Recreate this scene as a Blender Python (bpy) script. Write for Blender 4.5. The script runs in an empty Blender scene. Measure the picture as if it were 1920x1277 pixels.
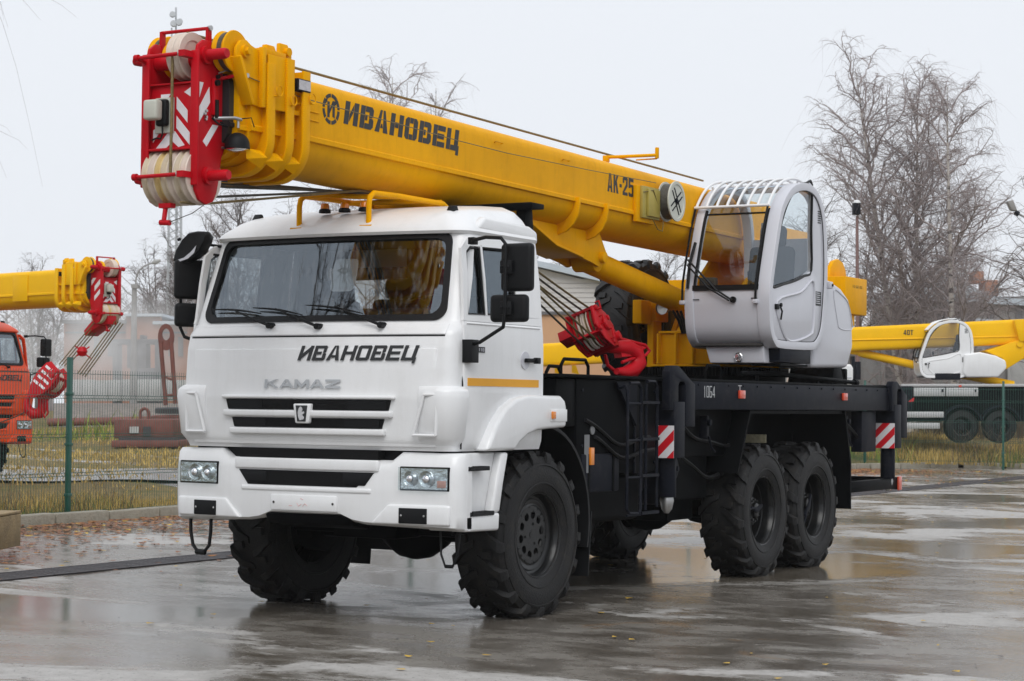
import bpy, bmesh, math, random
import numpy as np
from mathutils import Vector, Matrix, Euler

S = bpy.context.scene
COL = S.collection
rnd = random.Random(7)

# ------------------------------------------------------------------ camera
FPX = 3771.27
CAM = np.array([8.2953, -13.0716, 1.5692])
CW = np.array([-0.49037717, 0.87094466, 0.03139484])
CR = np.array([0.87148531, 0.49031769, 0.01009485])
CU = np.array([0.00660139, -0.03231043, 0.99945608])

def at(a, b, **k):
    """Point of a plane (x=, y= or z=) or at a depth (d=) that the survey of the photograph gives."""
    d = CW + CR * (a - 960) / FPX + CU * (638.5 - b) / FPX
    if 'd' in k:
        return CAM + d * k['d']
    ax = 'xyz'.index(list(k)[0]); v = list(k.values())[0]
    return CAM + d * (v - CAM[ax]) / d[ax]

cam = bpy.data.cameras.new('camera'); camo = bpy.data.objects.new('camera', cam); COL.objects.link(camo)
cam.sensor_width = 36; cam.lens = 36 * FPX / 1920; cam.clip_end = 2000; cam.clip_start = 0.1
camo.matrix_world = Matrix(((CR[0], CU[0], -CW[0], CAM[0]), (CR[1], CU[1], -CW[1], CAM[1]), (CR[2], CU[2], -CW[2], CAM[2]), (0, 0, 0, 1)))
cam.dof.use_dof = True; cam.dof.focus_distance = 14.8; cam.dof.aperture_fstop = 9.0
S.camera = camo

# ------------------------------------------------------------------ world, sun, exposure
SUN_EL, SUN_AZ = math.radians(48), math.radians(150)
W = bpy.data.worlds.new('World'); S.world = W; W.use_nodes = True
nt = W.node_tree; nt.nodes.clear()
sky = nt.nodes.new('ShaderNodeTexSky'); sky.sky_type = 'NISHITA'; sky.sun_disc = False
sky.sun_elevation = SUN_EL; sky.sun_rotation = SUN_AZ; sky.dust_density = 6; sky.air_density = 1.5; sky.ozone_density = 2
hs = nt.nodes.new('ShaderNodeHueSaturation'); hs.inputs['Saturation'].default_value = 0.15; hs.inputs['Value'].default_value = 0.4
mx = nt.nodes.new('ShaderNodeMixRGB'); mx.inputs['Fac'].default_value = 0.86
mx.inputs['Color2'].default_value = (7.8, 8.15, 8.7, 1)      # the even grey cloud deck
bg = nt.nodes.new('ShaderNodeBackground'); bg.inputs['Strength'].default_value = 0.105
wo = nt.nodes.new('ShaderNodeOutputWorld')
nt.links.new(sky.outputs[0], hs.inputs['Color']); nt.links.new(hs.outputs[0], mx.inputs['Color1'])
nt.links.new(mx.outputs[0], bg.inputs['Color']); nt.links.new(bg.outputs[0], wo.inputs['Surface'])
sl = bpy.data.lights.new('sun', 'SUN'); sl.energy = 1.15; sl.angle = math.radians(40); sl.color = (1, 0.985, 0.96)
so = bpy.data.objects.new('sun', sl); COL.objects.link(so)
so.rotation_euler = (math.radians(90) - SUN_EL, 0, math.radians(180) - SUN_AZ)
S.view_settings.view_transform = 'Standard'; S.view_settings.look = 'None'
S.view_settings.gamma = 1; S.view_settings.use_curve_mapping = False; S.view_settings.exposure = 0.25
S.cycles.use_denoising = True
S.cycles.volume_bounces = 2; S.cycles.max_bounces = 10; S.cycles.transparent_max_bounces = 16; S.cycles.caustics_reflective = False; S.cycles.caustics_refractive = False

# ------------------------------------------------------------------ mesh builder
class MB:
    def __init__(s): s.v = []; s.f = []
    def add(s, vs, fs):
        n = len(s.v); s.v += [tuple(map(float, p)) for p in vs]; s.f += [tuple(i + n for i in f) for f in fs]; return s
    def box(s, x0, x1, y0, y1, z0, z1):
        return s.add([(x0,y0,z0),(x1,y0,z0),(x1,y1,z0),(x0,y1,z0),(x0,y0,z1),(x1,y0,z1),(x1,y1,z1),(x0,y1,z1)],
                     [(0,3,2,1),(4,5,6,7),(0,1,5,4),(1,2,6,5),(2,3,7,6),(3,0,4,7)])
    def obox(s, c, size, rot=(0,0,0)):
        R = Euler(rot).to_matrix(); c = Vector(c); h = [k/2 for k in size]
        vs = [c + R @ Vector((sx*h[0], sy*h[1], sz*h[2])) for sz in (-1,1) for sx, sy in ((-1,-1),(1,-1),(1,1),(-1,1))]
        return s.add(vs, [(0,3,2,1),(4,5,6,7),(0,1,5,4),(1,2,6,5),(2,3,7,6),(3,0,4,7)])
    def prism(s, poly, axis, a, b):
        def P(u, v, t): return {'x': (t,u,v), 'y': (u,t,v), 'z': (u,v,t)}[axis]
        n = len(poly)
        vs = [P(u,v,a) for u,v in poly] + [P(u,v,b) for u,v in poly]
        area = sum(poly[i][0]*poly[(i+1)%n][1]-poly[(i+1)%n][0]*poly[i][1] for i in range(n))
        fs = [tuple(range(n))[::-1], tuple(range(n, 2*n))] + [(i,(i+1)%n,n+(i+1)%n,n+i) for i in range(n)]
        flip = (area < 0) ^ (b < a) ^ (axis == 'y')
        if flip: fs = [f[::-1] for f in fs]
        return s.add(vs, fs)
    def loft(s, rings, closed=True, caps=True):
        n = len(rings[0]); m = len(rings); base = [p for r in rings for p in r]; fs = []
        for i in range(m-1):
            for j in range(n if closed else n-1):
                k = (j+1) % n
                fs.append((i*n+j, i*n+k, (i+1)*n+k, (i+1)*n+j))
        if caps and closed: fs += [tuple(range(n))[::-1], tuple(range((m-1)*n, m*n))]
        return s.add(base, fs)
    def tube(s, path, r, n=8, closed=False, caps=True):
        P = [Vector(p) for p in path]; m = len(P); rings = []
        up = Vector((0,0,1)); prev = None
        for i in range(m):
            if closed: t = P[(i+1)%m] - P[i-1]
            else: t = P[min(i+1,m-1)] - P[max(i-1,0)]
            t.normalize()
            if prev is None:
                a = t.cross(up if abs(t.z) < .95 else Vector((1,0,0))).normalized()
            else:
                a = (prev - t*prev.dot(t)).normalized()
            prev = a; b = t.cross(a)
            rr = r[i] if isinstance(r, (list, tuple)) else r
            rings.append([P[i] + (a*math.cos(2*math.pi*k/n) + b*math.sin(2*math.pi*k/n))*rr for k in range(n)])
        if closed: rings.append(rings[0])
        return s.loft(rings, True, caps and not closed)
    def lathe(s, prof, c, axis='x', n=32, a0=0, a1=2*math.pi):
        """prof: list of (radius, t along axis)"""
        full = abs(a1-a0-2*math.pi) < 1e-6; m = n if full else n+1; rings = []
        for r, t in prof:
            ring = []
            for k in range(m):
                a = a0 + (a1-a0)*k/n; u, v = r*math.cos(a), r*math.sin(a)
                ring.append({'x': (c[0]+t,c[1]+u,c[2]+v), 'y': (c[0]+v,c[1]+t,c[2]+u), 'z': (c[0]+u,c[1]+v,c[2]+t)}[axis])
            rings.append(ring)
        return s.loft(rings, full, False)
    def disc(s, c, r, axis='x', n=24, t=0.0):
        ring = []
        for k in range(n):
            a = 2*math.pi*k/n; u, v = r*math.cos(a), r*math.sin(a)
            ring.append({'x': (c[0]+t,c[1]+u,c[2]+v), 'y': (c[0]+v,c[1]+t,c[2]+u), 'z': (c[0]+u,c[1]+v,c[2]+t)}[axis])
        return s.add(ring, [tuple(range(n))])
    def cyl(s, c, r, t0, t1, axis='x', n=24):
        return s.lathe([(0.0001,t0),(r,t0),(r,t1),(0.0001,t1)], c, axis, n)
    def dome(s, c, r, h, axis='z', n=20, t0=0):
        pr = [(r*math.cos(a), t0+h*math.sin(a)) for a in [math.pi/2*i/6 for i in range(6)]] + [(0.0005, t0+h)]
        return s.lathe(pr, c, axis, n)
    def xf(s, M):
        s.v = [tuple(M @ Vector(p)) for p in s.v]; return s
    def mirror_x(s):
        n = len(s.v); s.v += [(-x,y,z) for x,y,z in s.v]; s.f += [tuple(i+n for i in f[::-1]) for f in s.f]; return s

def build(name, mb, mat, parent=None, smooth=40, bev=0, kind=None, label=None, seg=2, weld=True, fixn=True):
    me = bpy.data.meshes.new(name)
    me.from_pydata(mb.v, [], mb.f); me.update()
    if weld or fixn:
        b = bmesh.new(); b.from_mesh(me)
        if weld: bmesh.ops.remove_doubles(b, verts=b.verts, dist=1e-5)
        if fixn: bmesh.ops.recalc_face_normals(b, faces=b.faces)
        if bev:
            es = [e for e in b.edges if len(e.link_faces) == 2 and e.calc_face_angle(0) > math.radians(35)]
            bmesh.ops.bevel(b, geom=es, offset=bev, segments=seg, affect='EDGES', clamp_overlap=True, profile=0.5)
        b.to_mesh(me); b.free()
    me.materials.append(mat)
    if smooth:
        me.shade_smooth()
        try: me.set_sharp_from_angle(angle=math.radians(smooth))
        except Exception: pass
    o = bpy.data.objects.new(name, me); COL.objects.link(o)
    if parent is not None: attach(o, parent)
    if kind: o['kind'] = kind
    if label: o['label'] = label
    return o

def build_split(name, mb, mat, parent, kind=None, **kw):
    """one object of this name for every loose piece of the mesh"""
    n = len(mb.v); p = list(range(n)); key = {}
    def fnd(a):
        while p[a] != a: p[a] = p[p[a]]; a = p[a]
        return a
    for i, v in enumerate(mb.v):
        k = tuple(round(c, 4) for c in v)
        if k in key: p[fnd(i)] = fnd(key[k])
        else: key[k] = i
    for f in mb.f:
        for i in f[1:]: p[fnd(i)] = fnd(f[0])
    grp = {}
    for f in mb.f: grp.setdefault(fnd(f[0]), []).append(f)
    out = []
    for fs in grp.values():
        m = MB(); idx = {}
        for f in fs:
            for i in f:
                if i not in idx: idx[i] = len(m.v); m.v.append(mb.v[i])
            m.f.append(tuple(idx[i] for i in f))
        out.append(build(name, m, mat, parent, **kw))
    return out
def attach(o, parent):
    root = parent
    while root.parent is not None: root = root.parent
    o.parent = parent
    if parent is root: o.matrix_parent_inverse = root.matrix_basis.inverted()
def thing(name, label, cat, loc=(0,0,0), group=None):
    o = bpy.data.objects.new(name, None); COL.objects.link(o); o.location = loc; o.empty_display_size = .3
    o['label'] = label; o['category'] = cat
    o.matrix_basis = Matrix.Translation(loc)
    if group: o['group'] = group
    return o
def tag(o, label, cat, group=None):
    o['label'] = label; o['category'] = cat
    if group: o['group'] = group
    return o
def structure(o): o['kind'] = 'structure'; return o
def children(o): return [c for c in bpy.data.objects if c.parent is o]
def copy_tree(root, kids):
    c = root.copy(); COL.objects.link(c)
    def rec(src, dst):
        for k in kids.get(src.name, []):
            d = k.copy(); COL.objects.link(d); d.parent = dst; rec(k, d)
    rec(root, c); return c
def kid_map():
    m = {}
    for o in bpy.data.objects:
        if o.parent is not None: m.setdefault(o.parent.name, []).append(o)
    return m

# ------------------------------------------------------------------ materials
def pbr(name, col, rough=.5, metal=0., coat=0., spec=.5, var=.06, scale=3., bump=0., bscale=60., dirt=None, dirt_amt=.3, rvar=0., streak=0.):
    m = bpy.data.materials.new(name); m.use_nodes = True; t = m.node_tree; n = t.nodes; L = t.links
    b = n['Principled BSDF']
    b.inputs['Roughness'].default_value = rough; b.inputs['Metallic'].default_value = metal
    b.inputs['Coat Weight'].default_value = coat; b.inputs['Coat Roughness'].default_value = .06
    b.inputs['Specular IOR Level'].default_value = spec
    tc = n.new('ShaderNodeTexCoord')
    nz = n.new('ShaderNodeTexNoise'); nz.inputs['Scale'].default_value = scale; nz.inputs['Detail'].default_value = 8; nz.inputs['Roughness'].default_value = .65
    L.new(tc.outputs['Object'], nz.inputs['Vector'])
    r = n.new('ShaderNodeValToRGB'); c = col
    e = r.color_ramp.elements
    e[0].position = .3; e[1].position = .72
    e[0].color = (*[max(0, k*(1-var)) for k in c], 1); e[1].color = (*[min(1, k*(1+var)) for k in c], 1)
    L.new(nz.outputs['Fac'], r.inputs['Fac'])
    out = r.outputs['Color']
    if dirt:
        n2 = n.new('ShaderNodeTexNoise'); n2.inputs['Scale'].default_value = scale*2.3; n2.inputs['Detail'].default_value = 10; n2.inputs['Roughness'].default_value = .75
        L.new(tc.outputs['Object'], n2.inputs['Vector'])
        mp = n.new('ShaderNodeMapRange'); mp.inputs[1].default_value = .5; mp.inputs[2].default_value = .75; mp.inputs[4].default_value = dirt_amt
        L.new(n2.outputs['Fac'], mp.inputs[0])
        mixn = n.new('ShaderNodeMixRGB'); mixn.inputs['Color2'].default_value = (*dirt, 1)
        L.new(mp.outputs[0], mixn.inputs['Fac']); L.new(out, mixn.inputs['Color1']); out = mixn.outputs[0]
    if streak:      # faint rain-washed road film running down the panels
        m3 = n.new('ShaderNodeMapping'); m3.inputs['Scale'].default_value = (9,9,.7); L.new(tc.outputs['Object'], m3.inputs[0])
        n4 = n.new('ShaderNodeTexNoise'); n4.inputs['Scale'].default_value = 1.6; n4.inputs['Detail'].default_value = 9; n4.inputs['Roughness'].default_value = .7; L.new(m3.outputs[0], n4.inputs['Vector'])
        r4 = n.new('ShaderNodeMapRange'); r4.inputs[1].default_value = .5; r4.inputs[2].default_value = .78; r4.inputs[4].default_value = streak*2; L.new(n4.outputs['Fac'], r4.inputs[0])
        x4 = n.new('ShaderNodeMixRGB'); x4.inputs['Color2'].default_value = (col[0]*.5,col[1]*.48,col[2]*.44,1); L.new(r4.outputs[0], x4.inputs[0]); L.new(out, x4.inputs['Color1']); out = x4.outputs[0]
    L.new(out, b.inputs['Base Color'])
    if rvar:
        mr = n.new('ShaderNodeMapRange'); mr.inputs[3].default_value = max(0,rough-rvar); mr.inputs[4].default_value = min(1,rough+rvar)
        L.new(nz.outputs['Fac'], mr.inputs[0]); L.new(mr.outputs[0], b.inputs['Roughness'])
    if bump:
        n3 = n.new('ShaderNodeTexNoise'); n3.inputs['Scale'].default_value = bscale; n3.inputs['Detail'].default_value = 4
        L.new(tc.outputs['Object'], n3.inputs['Vector'])
        bp = n.new('ShaderNodeBump'); bp.inputs['Strength'].default_value = bump; bp.inputs['Distance'].default_value = .02
        L.new(n3.outputs['Fac'], bp.inputs['Height']); L.new(bp.outputs[0], b.inputs['Normal'])
    return m

def glass(name, tint=(.92,.95,.95), ior=1.5, refl=1.0, streak=0.0):
    m = bpy.data.materials.new(name); m.use_nodes = True; t = m.node_tree; n = t.nodes; L = t.links; n.clear()
    o = n.new('ShaderNodeOutputMaterial'); tr = n.new('ShaderNodeBsdfTransparent'); gl = n.new('ShaderNodeBsdfGlossy'); mx = n.new('ShaderNodeMixShader')
    ge = n.new('ShaderNodeNewGeometry'); dt = n.new('ShaderNodeVectorMath'); dt.operation = 'DOT_PRODUCT'
    L.new(ge.outputs['Incoming'], dt.inputs[0]); L.new(ge.outputs['Normal'], dt.inputs[1])
    def mth(op, a, b2):
        q = n.new('ShaderNodeMath'); q.operation = op
        for i, z in enumerate((a, b2)):
            if z is None: continue
            if isinstance(z, (int, float)): q.inputs[i].default_value = z
            else: L.new(z, q.inputs[i])
        return q.outputs[0]
    f0 = 2 * ((ior-1)/(ior+1))**2
    fr = mth('ADD', mth('MULTIPLY', mth('POWER', mth('SUBTRACT', 1., mth('ABSOLUTE', dt.outputs['Value'], None)), 5.), 1-f0), f0)
    tr.inputs['Color'].default_value = (*tint, 1); gl.inputs['Roughness'].default_value = .02; gl.inputs['Color'].default_value = (.80*refl,.90*refl,1.0*refl,1)
    L.new(fr, mx.inputs['Fac']); L.new(tr.outputs[0], mx.inputs[1]); L.new(gl.outputs[0], mx.inputs[2])
    if streak:
        tc = n.new('ShaderNodeTexCoord'); mp = n.new('ShaderNodeMapping'); mp.inputs['Scale'].default_value = (26, 26, 2.2)
        nz = n.new('ShaderNodeTexNoise'); nz.inputs['Scale'].default_value = 1; nz.inputs['Detail'].default_value = 6
        L.new(tc.outputs['Object'], mp.inputs[0]); L.new(mp.outputs[0], nz.inputs['Vector'])
        mr = n.new('ShaderNodeMapRange'); mr.inputs[1].default_value = .5; mr.inputs[2].default_value = .8; mr.inputs[4].default_value = streak
        L.new(nz.outputs['Fac'], mr.inputs[0])
        df = n.new('ShaderNodeBsdfDiffuse'); df.inputs['Color'].default_value = (.6,.63,.66,1)
        m2 = n.new('ShaderNodeMixShader'); L.new(mr.outputs[0], m2.inputs['Fac']); L.new(mx.outputs[0], m2.inputs[1]); L.new(df.outputs[0], m2.inputs[2])
        L.new(m2.outputs[0], o.inputs['Surface'])
    else:
        L.new(mx.outputs[0], o.inputs['Surface'])
    return m

M_white = pbr('white_paint', (.79,.795,.80), .34, coat=.35, var=.03, scale=2, bump=.05, bscale=150, dirt=(.5,.47,.42), dirt_amt=.14, streak=.06)
M_greyw = pbr('pale_grey_paint', (.56,.565,.61), .36, coat=.25, var=.03, scale=2, dirt=(.45,.44,.42), dirt_amt=.12)
M_yel = pbr('crane_yellow', (.82,.385,.0), .45, coat=.0, spec=.06, var=.06, scale=1.6, dirt=(.42,.19,.0), dirt_amt=.25, bump=.12, bscale=2.2, streak=.12)
M_yel2 = pbr('yellow_stripe', (.78,.36,.01), .5)
M_red = pbr('crane_red', (.50,.004,.012), .4, coat=.04, spec=.15, var=.08, scale=4, dirt=(.3,.02,.02), dirt_amt=.2)
M_decalw = pbr('stencil_white', (.78,.76,.78), .5, var=.05, scale=12, dirt=(.6,.2,.25), dirt_amt=.18)
M_decalr = pbr('reflective_red', (.62,.01,.02), .4)
M_ink = pbr('stencil_black', (.022,.024,.026), .55, var=.2, scale=20)
M_black = pbr('black_chassis_paint', (.0030,.0035,.0042), .5, spec=.035, var=.25, scale=3, dirt=(.010,.009,.008), dirt_amt=.35, rvar=.12)
M_dgrey = pbr('dark_grey_paint', (.0085,.010,.0155), .45, spec=.06, var=.1, scale=4, dirt=(.1,.09,.08), dirt_amt=.2)
M_plast = pbr('black_plastic', (.006,.0065,.0075), .5, spec=.2, bump=.15, bscale=150)
M_mesh = pbr('black_grille_mesh', (.005,.005,.0055), .6, spec=.15, bump=.4, bscale=240)
M_rub = pbr('tyre_rubber', (.011,.011,.0115), .58, spec=.25, var=.25, scale=5, dirt=(.045,.038,.03), dirt_amt=.6, bump=.3, bscale=80, rvar=.15)
M_rub_lit = pbr('lit_tyre_rubber', (.022,.022,.023), .5, spec=.4, var=.25, scale=5, bump=.2, bscale=80)  # spare tyre only: same rubber, lightened to paint in the sky light
M_seal = pbr('window_rubber', (.007,.007,.008), .45, spec=.25)
M_rim = pbr('black_rim', (.006,.0065,.007), .26, spec=.35, dirt=(.03,.022,.016), dirt_amt=.4)
M_rope = pbr('steel_rope', (.22,.165,.07), .5, metal=.5, var=.35, scale=40, bump=.5, bscale=220)
M_ropeg = pbr('greased_rope', (.09,.085,.07), .45, metal=.4, var=.3, scale=40, bump=.5, bscale=220)
M_nylon = pbr('nylon_sheave', (.62,.53,.40), .45, var=.12, scale=5, dirt=(.40,.28,.10), dirt_amt=.5)
M_nylonp = pbr('pale_nylon', (.66,.56,.48), .42, var=.1, scale=6, dirt=(.5,.42,.32), dirt_amt=.35)
M_ybelt = pbr('yellowed_nylon', (.60,.45,.20), .45, var=.15, scale=6, dirt=(.4,.28,.1), dirt_amt=.4)
M_steel = pbr('bare_steel', (.45,.45,.45), .35, metal=.9)
M_chrome = pbr('lamp_reflector', (.8,.8,.82), .12, metal=1, var=.05, scale=30, bump=.25, bscale=30)
M_mirror = pbr('mirror_glass', (.75,.77,.8), .03, metal=1, var=.02)
M_amber = pbr('amber_lens', (.75,.22,.01), .2, coat=.5)
M_redlens = pbr('red_lens', (.62,.07,.03), .25, coat=.5)
M_lampg = pbr('grey_plastic', (.52,.52,.45), .5)
M_reel = pbr('reel_grey', (.56,.57,.50), .5, var=.06)
M_inter = pbr('interior_grey', (.035,.032,.03), .8)
M_interl = pbr('interior_trim', (.32,.33,.34), .7)
M_seat = pbr('seat_fabric', (.03,.031,.034), .9, bump=.3, bscale=200)
M_ws = glass('windshield_glass', (.46,.49,.50), 1.85, 1.0, streak=.16)
M_gl = glass('clear_glass', (.9,.93,.93), 1.5)
M_logo = pbr('grey_lettering', (.42,.44,.46), .4)
# ================================================================== MAIN CRANE TRUCK: cab
T = thing('truck_crane', 'large white-cabbed three-axle mobile crane with yellow telescopic boom in the middle of the wet yard', 'crane truck', (0, 2.5, 0))

def lerp(x, xs, ys):
    return float(np.interp(x, xs, ys))
ZS = [1.235, 1.30, 1.60, 1.95, 2.06, 2.14, 2.45, 2.785]
cab_w  = lambda z: lerp(z, ZS, [1.145,1.165,1.175,1.175,1.172,1.165,1.140,1.095])
cab_yf = lambda z: lerp(z, ZS, [-1.275,-1.31,-1.325,-1.305,-1.285,-1.235,-1.135,-1.035])
cab_bl = lambda z: lerp(z, ZS, [.05,.05,.055,.06,.065,.085,.085,.085])
cab_rc = lambda z: lerp(z, ZS, [.08,.09,.095,.10,.10,.11,.115,.115])
YB = .05
def F(x, z):
    """front face of the cab: y at (x, z)"""
    xm = cab_w(z) - cab_rc(z); a = abs(x)
    if a <= xm: return cab_yf(z) + cab_bl(z)*(a/xm)**2
    t = min(1, (a-xm)/cab_rc(z)); return cab_yf(z) + cab_bl(z) + cab_rc(z)*1.0*(1-math.sqrt(max(0,1-t*t)))
def cab_half(z, nf=46, nc=8, ns=44):
    w_, yf, bl, rc = cab_w(z), cab_yf(z), cab_bl(z), cab_rc(z); xm = w_-rc
    pts = [(xm*i/nf, yf+bl*(i/nf)**2) for i in range(nf)]
    y1 = yf+bl
    pts += [(xm+rc*math.sin(math.pi/2*i/nc), y1+rc*(1-math.cos(math.pi/2*i/nc))) for i in range(nc)]
    y2 = y1+rc
    pts += [(w_, y2+(YB-y2)*i/ns) for i in range(ns+1)]
    return pts
def rrect(u, v, hu, hv, r):
    """signed: inside rounded rectangle of half sizes hu,hv"""
    a, b = abs(u)-hu+r, abs(v)-hv+r
    return math.hypot(max(a,0), max(b,0)) - r < 0 if (a > 0 and b > 0) else (a < r and b < r)
WS_Z0, WS_Z1 = 2.165, 2.755
ws_hw = lambda z: lerp(z, [WS_Z0, WS_Z1], [1.035, .972])
def in_ws(x, z):
    zc = (WS_Z0+WS_Z1)/2
    return rrect(x/ws_hw(z)*1.0, z-zc, 1.0, (WS_Z1-WS_Z0)/2, .07)
# side window outline (front quarter pane and drop pane) in (y, z)
SW = [(-1.045,2.19),(-.34,2.215),(-.34,2.675),(-.94,2.665),(-1.0,2.63)]
def in_poly(p, poly):
    x, y = p; c = False; n = len(poly)
    for i in range(n):
        x1, y1 = poly[i]; x2, y2 = poly[(i+1)%n]
        if (y1 > y) != (y2 > y) and x < (x2-x1)*(y-y1)/(y2-y1)+x1: c = not c
    return c
zrows = sorted(set([round(1.235+.02*i, 4) for i in range(78)] + [2.785]))
half = [cab_half(z) for z in zrows]
ncol = len(half[0])
mb = MB()
ring = [[(x,y,z) for x,y in h] + [] for h, z in zip(half, zrows)]
for sgn in (1,-1):
    base = len(mb.v)
    for r_ in ring: mb.v += [(sgn*x,y,z) for x,y,z in r_]
    for i in range(len(ring)-1):
        for j in range(ncol-1):
            q = [ring[i][j], ring[i][j+1], ring[i+1][j+1], ring[i+1][j]]
            cx, cy_, cz = (sum(p[k] for p in q)/4 for k in range(3))
            if j < 46 and in_ws(cx, cz): continue
            if j >= 54 and in_poly((cy_, cz), SW): continue
            f = (base+i*ncol+j, base+i*ncol+j+1, base+(i+1)*ncol+j+1, base+(i+1)*ncol+j)
            mb.f.append(f if sgn > 0 else f[::-1])
# rear wall with a window opening, floor
wr, zt = 1.17, 2.785
mb.add([(-1.145,YB,1.235),(1.145,YB,1.235),(1.175,YB,1.95),(-1.175,YB,1.95)], [(0,1,2,3)])
for x0, x1, z0, z1 in ((-1.17,-.75,1.95,2.785),(.75,1.17,1.95,2.785),(-.75,.75,1.95,2.25),(-.75,.75,2.62,2.785)):
    k0, k1 = (cab_w(z0), cab_w(z1))
    mb.add([(max(-k0,x0),YB,z0),(min(k0,x1),YB,z0),(min(k1,x1),YB,z1),(max(-k1,x0),YB,z1)], [(0,1,2,3)])
mb.add([(-1.145,-1.2,1.236),(1.145,-1.2,1.236),(1.145,YB,1.236),(-1.145,YB,1.236)], [(0,1,2,3)])
cab = build('cab', mb, M_white, T, smooth=45, fixn=False)

# roof moulding
def roof_ring(t):
    """t 0..1 from the lip up to the crown"""
    z = 2.765 + [0,.012,.05,.10,.145,.175,.20,.215,.225][int(t*8+.5)]
    ins = [-.018,-.02,-.012,.018,.06,.12,.25,.45,.70][int(t*8+.5)]
    return z, ins
rings = []
RR = [(2.765,1.105,-1.075),(2.785,1.118,-1.088),(2.815,1.10,-1.075),(2.855,1.055,-1.03),(2.895,1.0,-.965),(2.925,.94,-.88),(2.947,.85,-.75),(2.962,.68,-.55),(2.968,.45,-.35)]
for k in range(9):
    z, w_, yf = RR[k]; ins = [0,0,.01,.05,.12,.2,.3,.5,.75][k]; yb = .10-ins*.16; rc = .17; bl = .075*(1-ins)
    hp = []
    xm = w_-rc
    hp += [(xm*i/16, yf+bl*(i/16)**2) for i in range(16)]
    hp += [(xm+rc*math.sin(math.pi/2*i/8), yf+bl+rc*(1-math.cos(math.pi/2*i/8))) for i in range(9)]
    rb = .08
    hp += [(w_-rb+rb*math.cos(math.pi/2*i/5), yb-rb+rb*math.sin(math.pi/2*i/5)) for i in range(6)]
    full = hp + [(-x,y) for x,y in hp[::-1][:-1]]
    def rise(x, y): return .09*max(0,min(1,(y+1.05)/1.0))*(ins > .05 and min(1,ins/.25) or 0)
    rings.append([(x,y,z+rise(x,y)) for x,y in full])
mb = MB(); mb.loft(rings, True, True)
roof = build('roof', mb, M_white, T, smooth=50)
# raised side fairing of the roof (the shallow step above the door)
mb = MB()
for s in (1,-1):
    mb.prism([(-.83,2.80),(-.05,2.775),(.085,2.755),(.075,2.85),(-.04,2.885),(-.70,2.90)], 'x', s*1.03, s*1.105)
build_split('side_fairing', mb, M_white, roof, smooth=40, bev=.025, seg=3)

# windscreen: glass, rubber, wipers
mb = MB(); nu, nv = 40, 12; vs = []; 
def edge_clip(u, v): return u, v
for j in range(nv+1):
    z = WS_Z0-.02 + (WS_Z1-WS_Z0+.04)*j/nv
    for i in range(nu+1):
        x = ws_hw(z)*(-1+2*i/nu)*1.015
        vs.append((x, F(x,z)+.012, z))
mb.add(vs, [(j*(nu+1)+i, j*(nu+1)+i+1, (j+1)*(nu+1)+i+1, (j+1)*(nu+1)+i) for j in range(nv) for i in range(nu)])
ws = build('windshield', mb, M_ws, T, smooth=60, fixn=False)
def ws_path(off=0.0, n=10, r=.085):
    pts = []; z0, z1 = WS_Z0-off, WS_Z1+off
    def X(z, s): return s*(ws_hw(z)+off)
    cs = [(1,z0+r,-90),(1,z1-r,0),(-1,z1-r,90),(-1,z0+r,180)]
    for s, zc, a0 in cs:
        for i in range(n+1):
            a = math.radians(a0+90*i/n); 
            z = zc + r*math.sin(a); x = s*(ws_hw(zc)+off-r) + r*math.cos(a)
            pts.append((x,z))
    out = []
    for i in range(len(pts)):
        a, b = pts[i], pts[(i+1)%len(pts)]; d = math.hypot(b[0]-a[0], b[1]-a[1]); k = max(1, int(d/.06))
        out += [(a[0]+(b[0]-a[0])*t/k, a[1]+(b[1]-a[1])*t/k) for t in range(k)]
    return out
def band(inner, outer, d0, d1, surf):
    """flat ring between two (x,z) outlines laid over a surface y=surf(x,z), d0/d1 proud"""
    mb = MB(); n = len(inner)
    rows = []
    for pts, d in ((outer, .01), (outer, -d0), (inner, -d1), (inner, .03)):
        rows.append([(x, surf(x,z)+d, z) for x,z in pts])
    base = [p for r in rows for p in r]
    fs = [(k*n+i, k*n+(i+1)%n, (k+1)*n+(i+1)%n, (k+1)*n+i) for k in range(3) for i in range(n)]
    return mb.add(base, fs)
pin, pout = ws_path(-.022), ws_path(.022)
# same number of points: resample
def resample(p, n):
    P = np.array(p+[p[0]]); d = np.r_[0, np.cumsum(np.hypot(*np.diff(P, axis=0).T))]; t = np.linspace(0, d[-1], n, endpoint=False)
    return [(float(np.interp(q, d, P[:,0])), float(np.interp(q, d, P[:,1]))) for q in t]
pin, pout = resample(pin, 240), resample(pout, 240)
build('rubber_seal', band(pin, pout, .012, .012, F), M_seal, ws, smooth=35)
for (ax, az), (tx, tz), (b0, b1) in (((-.35,2.115),(-.73,2.235),((-.98,2.245),(-.47,2.205))), ((.08,2.105),(-.335,2.24),((-.56,2.25),(-.09,2.19))), ((.60,2.11),(.185,2.25),((-.08,2.262),(.42,2.195)))):
    mb = MB()
    P = lambda x,z,o: (x, F(x,z)-o, z)
    mb.cyl((ax, F(ax,az)-.03, az), .022, -.035, .03, 'y', 12)
    mb.tube([P(ax,az,.05), P(ax*.6+tx*.4,az*.6+tz*.4,.06)], .011, 6)
    mb.tube([P(ax*.6+tx*.4,az*.6+tz*.4,.06), P(tx,tz,.045)], .006, 6)
    mb.tube([P(b0[0]+(b1[0]-b0[0])*i/10, b0[1]+(b1[1]-b0[1])*i/10+.012*math.sin(math.pi*i/10), .03) for i in range(11)], [.004+.005*math.sin(math.pi*i/10) for i in range(11)], 6)
    build('wiper', mb, M_plast, ws)
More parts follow.
